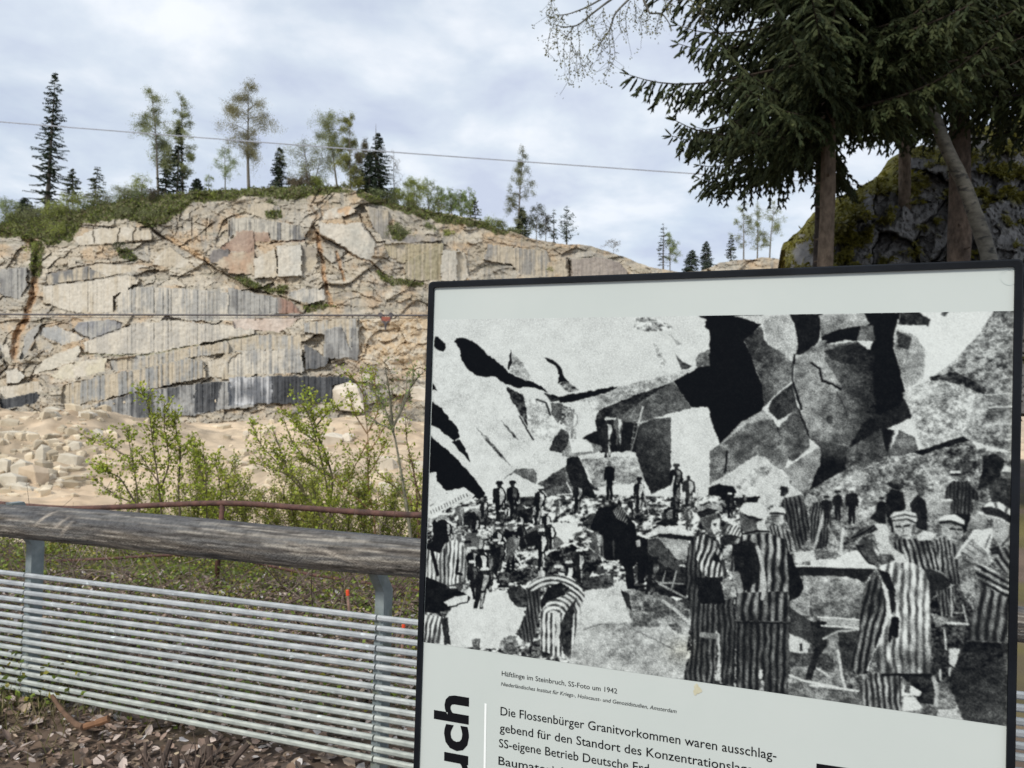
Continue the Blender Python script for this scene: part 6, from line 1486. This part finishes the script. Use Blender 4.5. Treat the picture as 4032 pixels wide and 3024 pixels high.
birch = thing('birch_tree', 'leaning pale birch trunk before the outcrop, its sparse twigs hanging in at the top', 'tree', (g0[0], g0[1], float(H(g0[0], g0[1]))))
tp = polyw(np.concatenate([[g0], bt]), 60)
mb = MB(); mb.tube(tp, np.interp(np.linspace(0, 1, 60), [0, 1], [.12, .05]) * (1 + .06 * np.random.RandomState(2).uniform(-1, 1, 60)), 14); mb.build('trunk', M['birch_bark'], birch, smooth=True)
Z4 = lambda P: [(2100 + .4973 * a, .4973 * b) for a, b in P]
lm = pxp([(3420, -420, 10.1), (3200, -520, 9.8), (2900, -360, 9.3), (2640, -150, 8.9)])
limbs = [np.concatenate([lm, at(*np.array(Z4([(620, -10), (450, 120), (350, 205), (240, 215), (170, 195)])).T, 8.7)]),
         np.concatenate([lm[:3], pxp([(2600, -120, 8.6)]), at(*np.array(Z4([(860, -20), (905, 70), (920, 110), (1020, 100), (1080, 190), (1095, 240)])).T, 8.4)]),
         np.concatenate([lm, at(*np.array(Z4([(560, -20), (420, 60), (280, 112), (200, 120)])).T, 8.9)]),
         np.concatenate([lm, at(*np.array(Z4([(760, -10), (640, 110), (610, 230), (540, 330), (500, 400)])).T, 8.6)])]
hang = [[(190, 60), (140, 120), (130, 200)], [(240, 120), (200, 180), (180, 260)], [(300, 215), (300, 330), (285, 480), (290, 600), (275, 645)], [(350, 210), (365, 330), (370, 480), (405, 600)], [(320, 215), (255, 290), (235, 420), (250, 465)],
        [(410, 150), (470, 230), (510, 300)], [(555, 60), (550, 150), (580, 220), (560, 290)], [(610, 220), (600, 300), (545, 360), (520, 500)], [(620, 240), (640, 360), (650, 460), (590, 560), (550, 655)], [(600, 300), (610, 420), (590, 560)],
        [(690, 60), (680, 150), (690, 260)], [(760, 20), (730, 130), (740, 260)], [(880, 60), (850, 150), (860, 270)], [(920, 110), (890, 170), (900, 250)], [(1000, 100), (990, 170), (960, 230)], [(1040, 0), (1050, 80)], [(1090, 20), (1080, 90)],
        [(540, 330), (460, 390), (420, 450), (470, 510)], [(200, 120), (130, 260), (110, 380), (100, 430)], [(180, 200), (190, 330), (200, 440)], [(160, -20), (130, 60), (120, 130)], [(300, 330), (340, 420), (350, 600)], [(440, 20), (420, 90), (430, 160)], [(1330, 0), (1340, 60), (1330, 160)], [(1250, -20), (1260, 50), (1250, 110)], [(800, 0), (810, 110), (800, 170)]]
mb = MB(); lf = MB(); rs = np.random.RandomState(41); LP = []
for i, l in enumerate(limbs):
    q = polyw(l, 40); mb.tube(q, np.interp(np.linspace(0, 1, 40), [0, .55, 1], [.035, .013, .004]), 6, cap=False)
    LP += [q[k] for k in rs.randint(26, 40, 26)]
for hg in hang:
    a = np.array(Z4(hg)); n = 18; dd = rs.uniform(8.3, 8.9)
    w_ = polyw(np.concatenate([at(a[:, 0], a[:, 1], dd)]), n); mb.tube(w_, np.interp(np.linspace(0, 1, n), [0, 1], [.0042, .0022]), 4, cap=False)
    for k in range(1, n):
        for _ in range(rs.randint(1, 4)):
            LP.append(w_[k] + rs.normal(0, .022, 3))
        if rs.rand() < .35:
            e = w_[k] + vec(rs.normal(0, .09), rs.normal(0, .09), -rs.uniform(.02, .16)); mb.tube(np.stack([w_[k], e]), [.0025, .0018], 3, cap=False)
            LP += [e + rs.normal(0, .02, 3) for _ in range(4)]
mb.build('branch', M['birch_bark'], birch)
LP = np.array(LP); n = len(LP); T = rs.normal(0, .6, (n, 3)); T[:, 2] -= .5; T *= rs.uniform(.016, .034, (n, 1)) / np.linalg.norm(T, axis=1)[:, None]
S = np.cross(T, rs.normal(0, 1, (n, 3))); S *= .0095 / np.linalg.norm(S, axis=1)[:, None]
lf.diamonds(LP, T, S, np.array([.15, .145, .05]) * rs.uniform(.6, 1.3, (n, 1))); lf.build('crown', M['leaf'], birch)

# ================================================================== young bushes between the railing and the quarry
M['twig'] = mat('twig_bark', (.7, .7, .7), (1.25, 1.25, 1.25), 20, .85, attr=True)
def bush(label, stems, depth, seed, leaf=.04, dens=1.0, col=(.35, .40, .05), r=.014, twl=.40, barkc=(.13, .10, .07), tw=1.0, spread=.25):
    rs = np.random.RandomState(seed)
    pts = [at(np.array([p[0] for p in s], float), np.array([p[1] for p in s], float), depth + rs.uniform(-spread, spread) * np.linspace(0, 1, len(s))) for s in stems]
    low = min(pts, key=lambda p: p[0][2])[0]
    gz = float(H(low[0], low[1]))
    root = thing('bush', label, 'bush', (low[0], low[1], min(gz, low[2])), 'young bushes behind the old railing')
    mb, lf = MB(), MB(); LP, LD = [], []
    for si, p in enumerate(pts):
        start = p[0]
        if si == 0 or np.linalg.norm(start - low) < .35:
            p = np.concatenate([[vec(start[0], start[1], min(float(H(start[0], start[1])), start[2]) - .05)], p])
        q = polyw(p, 26); ln = np.linalg.norm(np.diff(q, axis=0), axis=1).sum()
        rr_ = r * (.55 + .45 * min(1, ln / 1.5))
        mb.tube(q, np.interp(np.linspace(0, 1, 26), [0, 1], [rr_, .0025]), 6, np.array(barkc) * rs.uniform(.8, 1.2), cap=False)
        for k in range(int(ln / .05 * tw)):
            v = rs.uniform(.22, 1)
            i = min(24, int(v * 25)); b = q[i] + (q[i + 1] - q[i]) * rs.rand(); ax = q[i + 1] - q[i]; ax /= np.linalg.norm(ax) + 1e-9
            d = ax * .7 + rs.normal(0, .62, 3); d[2] = abs(d[2]) * .8; d /= np.linalg.norm(d)
            l = twl * rs.uniform(.25, 1) * (1.1 - .75 * v)
            e = b + d * l; e[2] += .15 * l
            mid = (b + e) / 2 + rs.normal(0, .03 * l, 3)
            mb.tube(np.stack([b, mid, e]), [.0035, .0026, .0015], 4, np.array(barkc) * .9, cap=False)
            nn_ = max(1, int(l / .045 * dens))
            for z in range(nn_):
                f = (z + .6) / nn_
                c0 = b + (e - b) * f
                for _ in range(rs.randint(2, 6)):
                    LP.append(c0 + rs.normal(0, .02, 3)); LD.append(d * .5 + rs.normal(0, .7, 3) + vec(0, 0, .2))
        for _ in range(int(7 * dens)): LP.append(q[-1] + rs.normal(0, .025, 3)); LD.append(rs.normal(0, 1, 3) + vec(0, 0, .5))
    mb.build('stem', M['twig'], root)
    LP, LD = np.array(LP), np.array(LD); n = len(LP)
    T = LD / np.linalg.norm(LD, axis=1)[:, None] * leaf * rs.uniform(.55, 1.2, (n, 1))
    S = np.cross(T, rs.normal(0, 1, (n, 3))); S *= leaf * .42 / (np.linalg.norm(S, axis=1)[:, None] + 1e-9)
    lf.diamonds(LP, T, S, np.array(col) * rs.uniform(.65, 1.3, (n, 1)) * (1 + rs.normal(0, .06, (n, 3))))
    lf.build('foliage', M['leaf'], root)
Y0 = zoom(0, 1500, .4219); Y1 = zoom(800, 1400, .4823)
bush('open young bush with bright round leaves in front of the sandy track', [
    Y0([(1300, 1500), (1300, 1240), (1265, 900), (1210, 600), (1185, 440)]), Y0([(1500, 1500), (1510, 1240), (1480, 950), (1430, 620), (1400, 350), (1370, 190), (1330, 90)]),
    Y0([(1290, 1180), (1120, 900), (1000, 850), (910, 805)]), Y0([(1205, 720), (1080, 640), (950, 570), (840, 540)]), Y0([(1270, 1150), (1100, 1080), (900, 930)]),
    Y0([(1480, 950), (1380, 800), (1290, 660)]), Y0([(1500, 1000), (1560, 850), (1580, 700), (1530, 460), (1530, 180)]), Y0([(1930, 1500), (1930, 1200), (1920, 850), (1895, 620)]), Y0([(1700, 1500), (1660, 1000), (1690, 650), (1640, 470), (1625, 320)]),
    Y0([(1920, 1000), (1860, 800), (1800, 560)]), Y0([(2080, 1500), (2060, 1050), (2010, 700)])], 8.2, 51, .038, .85, tw=1.35, twl=.46)
bush('spreading bush with long arching green stems left of the sign', [
    Y1([(1075, 1500), (1040, 1400), (820, 1110), (600, 870), (460, 720), (395, 560)]), Y1([(1045, 1420), (1030, 1200), (980, 900), (900, 600), (850, 450), (720, 300)]), Y1([(1040, 1180), (1060, 1000), (1000, 800), (930, 640), (880, 420), (860, 280)]),
    Y1([(1000, 960), (860, 870), (720, 700), (640, 460)]), Y1([(820, 1110), (760, 1000), (520, 900), (400, 880)]), Y1([(690, 960), (640, 800), (560, 570)]), Y1([(900, 600), (1020, 460), (1100, 420)]), Y1([(920, 700), (800, 620), (700, 480)])], 8.8, 52, .037, .8, tw=1.4, twl=.48, r=.017, barkc=(.11, .095, .045))
bush('upright bush with a thin orange brown stem beside the sign', [
    Y1([(1410, 1600), (1400, 1330), (1370, 1200), (1340, 1000), (1350, 650), (1310, 400), (1290, 120)]), Y1([(1370, 1270), (1180, 1100), (1000, 960), (880, 880)]), Y1([(1345, 700), (1240, 900), (1170, 1040)]), Y1([(1340, 640), (1230, 470), (1190, 290)]),
    Y1([(1345, 800), (1440, 660), (1480, 560)]), Y1([(1350, 620), (1430, 460), (1400, 250), (1410, 80)]), Y1([(1360, 960), (1440, 820), (1480, 700)]), Y1([(1300, 300), (1240, 200), (1180, 160)])], 9.2, 53, .036, .7, tw=1.3, twl=.45, r=.013, barkc=(.24, .14, .06))
bush('sparse grey stemmed sapling with forked top against the sand beside the sign', [
    Y1([(1700, 1500), (1640, 1100), (1600, 860), (1550, 580), (1440, 340), (1310, 200)]), Y1([(1550, 580), (1640, 400), (1710, 210), (1722, 70)]), Y1([(1545, 560), (1520, 300), (1480, 50)]), Y1([(1560, 600), (1440, 560), (1360, 500)]), Y1([(1690, 260), (1750, 180), (1790, 140)]), Y1([(1600, 480), (1660, 300), (1660, 160)])], 8.0, 54, .030, .28, r=.022, barkc=(.17, .16, .11), twl=.3, col=(.22, .28, .08))
bush('thin brown bush arching across the right end of the railing beside the sign', [
    Y1([(1760, 1500), (1740, 1040), (1660, 700), (1650, 500)]), Y1([(1770, 1300), (1680, 1170), (1500, 1020), (1400, 930)]), Y1([(1800, 1250), (1740, 1050), (1700, 820)])], 8.6, 55, .034, .6, barkc=(.15, .09, .05))
def random_stems(rs, x0, x1, yb, y0, y1, n):
    out = []
    for _ in range(n):
        xb = rs.uniform(x0, x1); xt = xb + rs.uniform(-130, 130); yt = rs.uniform(y0, y1)
        out.append([(xb, yb), (xb + (xt - xb) * .35 + rs.uniform(-20, 20), yb + (yt - yb) * .5), (xt, yt)])
    return out
rs = np.random.RandomState(61)
for lab, x0, x1, yb, y0, y1, n, dep, sd in [
        ('low dense yellow green bush behind the bend of the old railing', 700, 960, 2300, 1800, 1990, 15, 10.2, 71), ('low dense yellow green bush under the arching stems', 960, 1240, 2310, 1820, 1990, 17, 10.6, 72),
        ('low dense yellow green bush under the orange brown stem', 1240, 1480, 2320, 1850, 2000, 16, 10.0, 73), ('low dense yellow green bush touching the sign frame', 1480, 1740, 2330, 1880, 2030, 16, 10.4, 74),
        ('low hazel green bush below the open young bush', 470, 720, 2290, 1930, 2060, 12, 9.6, 75), ('low sparse bush seen under the log at the left post', 120, 480, 2330, 2080, 2190, 10, 8.9, 76),
        ('low bush hidden behind the sign', 1750, 2300, 2330, 1900, 2100, 14, 10.0, 77), ('low bush at the bottom left behind the bars', -300, 100, 2330, 2120, 2230, 8, 8.6, 78)]:
    bush(lab, random_stems(rs, x0, x1, yb, y0 - 20, y1, int(n * 1.6)), dep, sd, .030, 1.2, (.33, .36, .06), r=.008, twl=.36, tw=1.9, spread=.6)

# ================================================================== foreground ground: litter, moss, weeds, twigs
def ground_pts(rs, n, x0, x1, y0, y1):
    x = rs.uniform(x0, x1, n); y = rs.uniform(y0, y1, n)
    return np.stack([x, y, H(x, y)], 1)
rs = np.random.RandomState(81)
n = 34000
P = ground_pts(rs, n, -4.5, 1.6, 2.2, 7.0)
pal_ = np.array([[.24, .175, .14], [.42, .35, .31], [.09, .07, .058], [.36, .28, .21], [.18, .125, .09], [.50, .47, .45]])
cc = pal_[rs.choice(6, n, p=[.32, .15, .22, .12, .13, .06])] * rs.uniform(.7, 1.25, (n, 1))
a = rs.uniform(0, 6.28, n); sz = rs.uniform(.022, .066, n)
T = np.stack([np.cos(a), np.sin(a), rs.normal(.12, .28, n)], 1) * sz[:, None]
S = np.stack([-np.sin(a), np.cos(a), rs.normal(0, .35, n)], 1) * (sz * rs.uniform(.25, .42, n))[:, None]
sm = rs.rand(n) < .45; T[sm] *= .45; S[sm] *= .45
mb = MB(); mb.leaves(P + vec(0, 0, .008) + np.stack([0 * a, 0 * a, rs.uniform(0, .025, n)], 1), T, S, cc, curl=.35)
tag(mb.build('leaf_litter', M['litter']), 'brown and greyish dead leaves and bark chips covering the ground at the railing', 'dead leaves', kind='stuff')
n = 46000
P = ground_pts(rs, n, -6, 2.5, 3.7, 9.2)
k = fbm(P[:, 0] / .55, P[:, 1] / .55, 601, 3) - .03 * (P[:, 0] + 1.5) + np.where(P[:, 1] < 4.6 - .2 * P[:, 0] * 0, -.05, .03); P = P[k > .47]; n = len(P)
P[:, 2] += rs.uniform(.0, 1, n) ** 1.6 * .26
T = rs.normal(0, .5, (n, 3)); T[:, 2] = abs(T[:, 2]) * .7; T *= rs.uniform(.016, .042, (n, 1)) / np.linalg.norm(T, axis=1)[:, None]
S = np.cross(T, rs.normal(0, 1, (n, 3))); S *= .012 / np.linalg.norm(S, axis=1)[:, None]
wc = np.array([[.22, .29, .04], [.16, .22, .04], [.26, .24, .04], [.11, .14, .03]])[rs.randint(0, 4, n)] * rs.uniform(.7, 1.3, (n, 1))
mb = MB(); mb.diamonds(P, T, S, wc)
tag(mb.build('ground_cover', M['leaf']), 'low green and yellow weeds growing on the ground behind the bars', 'weeds', kind='stuff')
# moss cushions and grass blades
n = 5200
P = ground_pts(rs, n, -3.4, -1.6, 3.1, 4.4); k = np.exp(-((P[:, 0] + 2.5) / .55) ** 2 - ((P[:, 1] - 3.85) / .45) ** 2); P = P[rs.rand(n) < k]
Q = ground_pts(rs, 2600, -5, 2, 3.8, 8); P = np.concatenate([P, Q]); n = len(P)
T = np.stack([rs.normal(0, .035, n), rs.normal(0, .035, n), rs.uniform(.03, .12, n)], 1); a = rs.uniform(0, 6.28, n)
mb = MB(); mb.diamonds(P, T, np.stack([np.cos(a), np.sin(a), 0 * a], 1) * .0028, np.array([[.10, .115, .03], [.20, .17, .09], [.13, .12, .05]])[rs.randint(0, 3, n)] * rs.uniform(.7, 1.2, (n, 1)))
tag(mb.build('grass', M['litter']), 'thin dry and mossy grass blades around the foot of the left fence post', 'grass', kind='stuff')
# tangle of dead twigs beyond the bars
mb = MB()
for i in range(1000):
    y = rs.uniform(4.2, 8.8); x = rs.uniform(-4.5, 1.5) * y / 6
    b = vec(x, y, float(H(x, y)) + rs.uniform(0, .12)); l = rs.uniform(.25, .95); d = vec(rs.normal(0, 1), rs.normal(0, .6), rs.uniform(.0, .75)); d /= np.linalg.norm(d)
    e = b + d * l; m_ = (b + e) / 2 + rs.normal(0, .05, 3) + vec(0, 0, .05)
    mb.tube(polyw([b, m_, e], 7), np.linspace(rs.uniform(.003, .0065), .0015, 7), 4, np.array([[.13, .09, .07], [.19, .15, .12], [.09, .06, .05]])[rs.randint(3)] * rs.uniform(.7, 1.2), cap=False)
tag(mb.build('brushwood', M['twig']), 'tangle of thin dead brown twigs lying behind the bars', 'brushwood', kind='stuff')
# survey sticks with orange tips
for i, (px, py, px1, py1, dep, lab) in enumerate([(1368, 2326, 1384, 2800, 4.7, 'thin pinkish wooden stick with orange painted tip behind the bars'), (1590, 2452, 1570, 2720, 4.4, 'slanting thin stick with red tip beside the sign')]):
    a, b = at(px, py, dep), at(px1, py1, dep); b[2] = float(H(b[0], b[1])) - .03
    st = thing('marker_stick', lab, 'stick', b)
    mb = MB(); mb.tube(polyw([b, (a + b) / 2 + vec(.004, 0, 0), a], 8), .0085, 7, (.30, .19, .15)); mb.build('shaft', M['twig'], st)
    M['orange'] = M.get('orange') or mat('orange_paint', (.85, .10, .035), (.75, .08, .03), 30, .5)
    d = (a - b) / np.linalg.norm(a - b); mb = MB(); mb.tube(np.stack([a - d * .028, a + d * .004]), .0105, 8); mb.build('painted_tip', M['orange'], st)
# broken branch and the cut-back shrub
br = pxp([(205, 2740, 3.72), (245, 2800, 3.62), (300, 2855, 3.5), (330, 2862, 3.46)]); gzb = [float(H(p[0], p[1])) for p in br]
br[:, 2] = np.maximum(br[:, 2], np.array(gzb) + .02)
mb = MB(); mb.tube(polyw(br, 14), np.linspace(.009, .015, 14) * (1 + .12 * np.sin(np.arange(14) * 2.1)), 8, (.13, .075, .045)); mb.tube(polyw([br[-1], br[-1] + vec(.05, .015, .012), br[-1] + vec(.10, .02, .03)], 8), np.linspace(.014, .018, 8) * (1 + .1 * np.sin(np.arange(8) * 1.7)), 8, (.20, .10, .05))
tag(recentre(mb.build('broken_branch', M['twig'])), 'orange brown broken branch lying bent on the leaves under the bars', 'branch')
sc = at(720, 3010, 3.22); sc[2] = float(H(sc[0], sc[1]))
stp = thing('cut_shrub', 'cut back shrub stump with pale cut ends among the dead leaves', 'stump', sc)
for i, (dx, dy, lx, ly, l, r_) in enumerate([(-.16, .03, -.05, .1, .20, .008), (-.10, 0, .02, .12, .24, .012), (-.03, .06, -.03, 0, .15, .014), (.02, -.02, .05, .06, .17, .013), (.08, .05, .0, .05, .2, .012), (.15, .02, .12, .1, .22, .014), (-.06, -.04, -.10, 0, .16, .007), (.11, -.05, .14, -.03, .13, .009), (-.2, -.02, -.16, .02, .14, .006), (.05, .1, -.02, .1, .2, .010)]):
    b = sc + vec(dx, dy, -.02); e = b + vec(lx * .8, ly * .6, l * .62)
    mb = MB(); mb.tube(polyw([b, (b + e) / 2 + rs.normal(0, .008, 3), e], 7), np.linspace(r_ * 1.1, r_, 7), 8, np.array([.095, .066, .052]) * rs.uniform(.7, 1.2)); s_ = mb.build('stem', M['twig'], stp)
    if r_ > .009:
        d = e - b; d /= np.linalg.norm(d); mb = MB(); mb.tube(np.stack([e - d * .001, e + d * .0015]), r_ * .98, 10, (.52, .42, .29)); mb.build('cut_end', M['twig'], s_)
mb = MB()
for i in range(70):
    b = sc + vec(rs.normal(0, .13), rs.normal(0, .06), -.01); d = vec(rs.normal(0, .6), rs.normal(0, .5), rs.uniform(.2, 1)); d /= np.linalg.norm(d); l = rs.uniform(.05, .17)
    mb.tube(polyw([b, b + d * l * .5 + rs.normal(0, .006, 3), b + d * l], 6), np.linspace(.0042, .0018, 6), 5, np.array([.10, .07, .055]) * rs.uniform(.6, 1.5), cap=False)
mb.build('twig', M['twig'], stp)
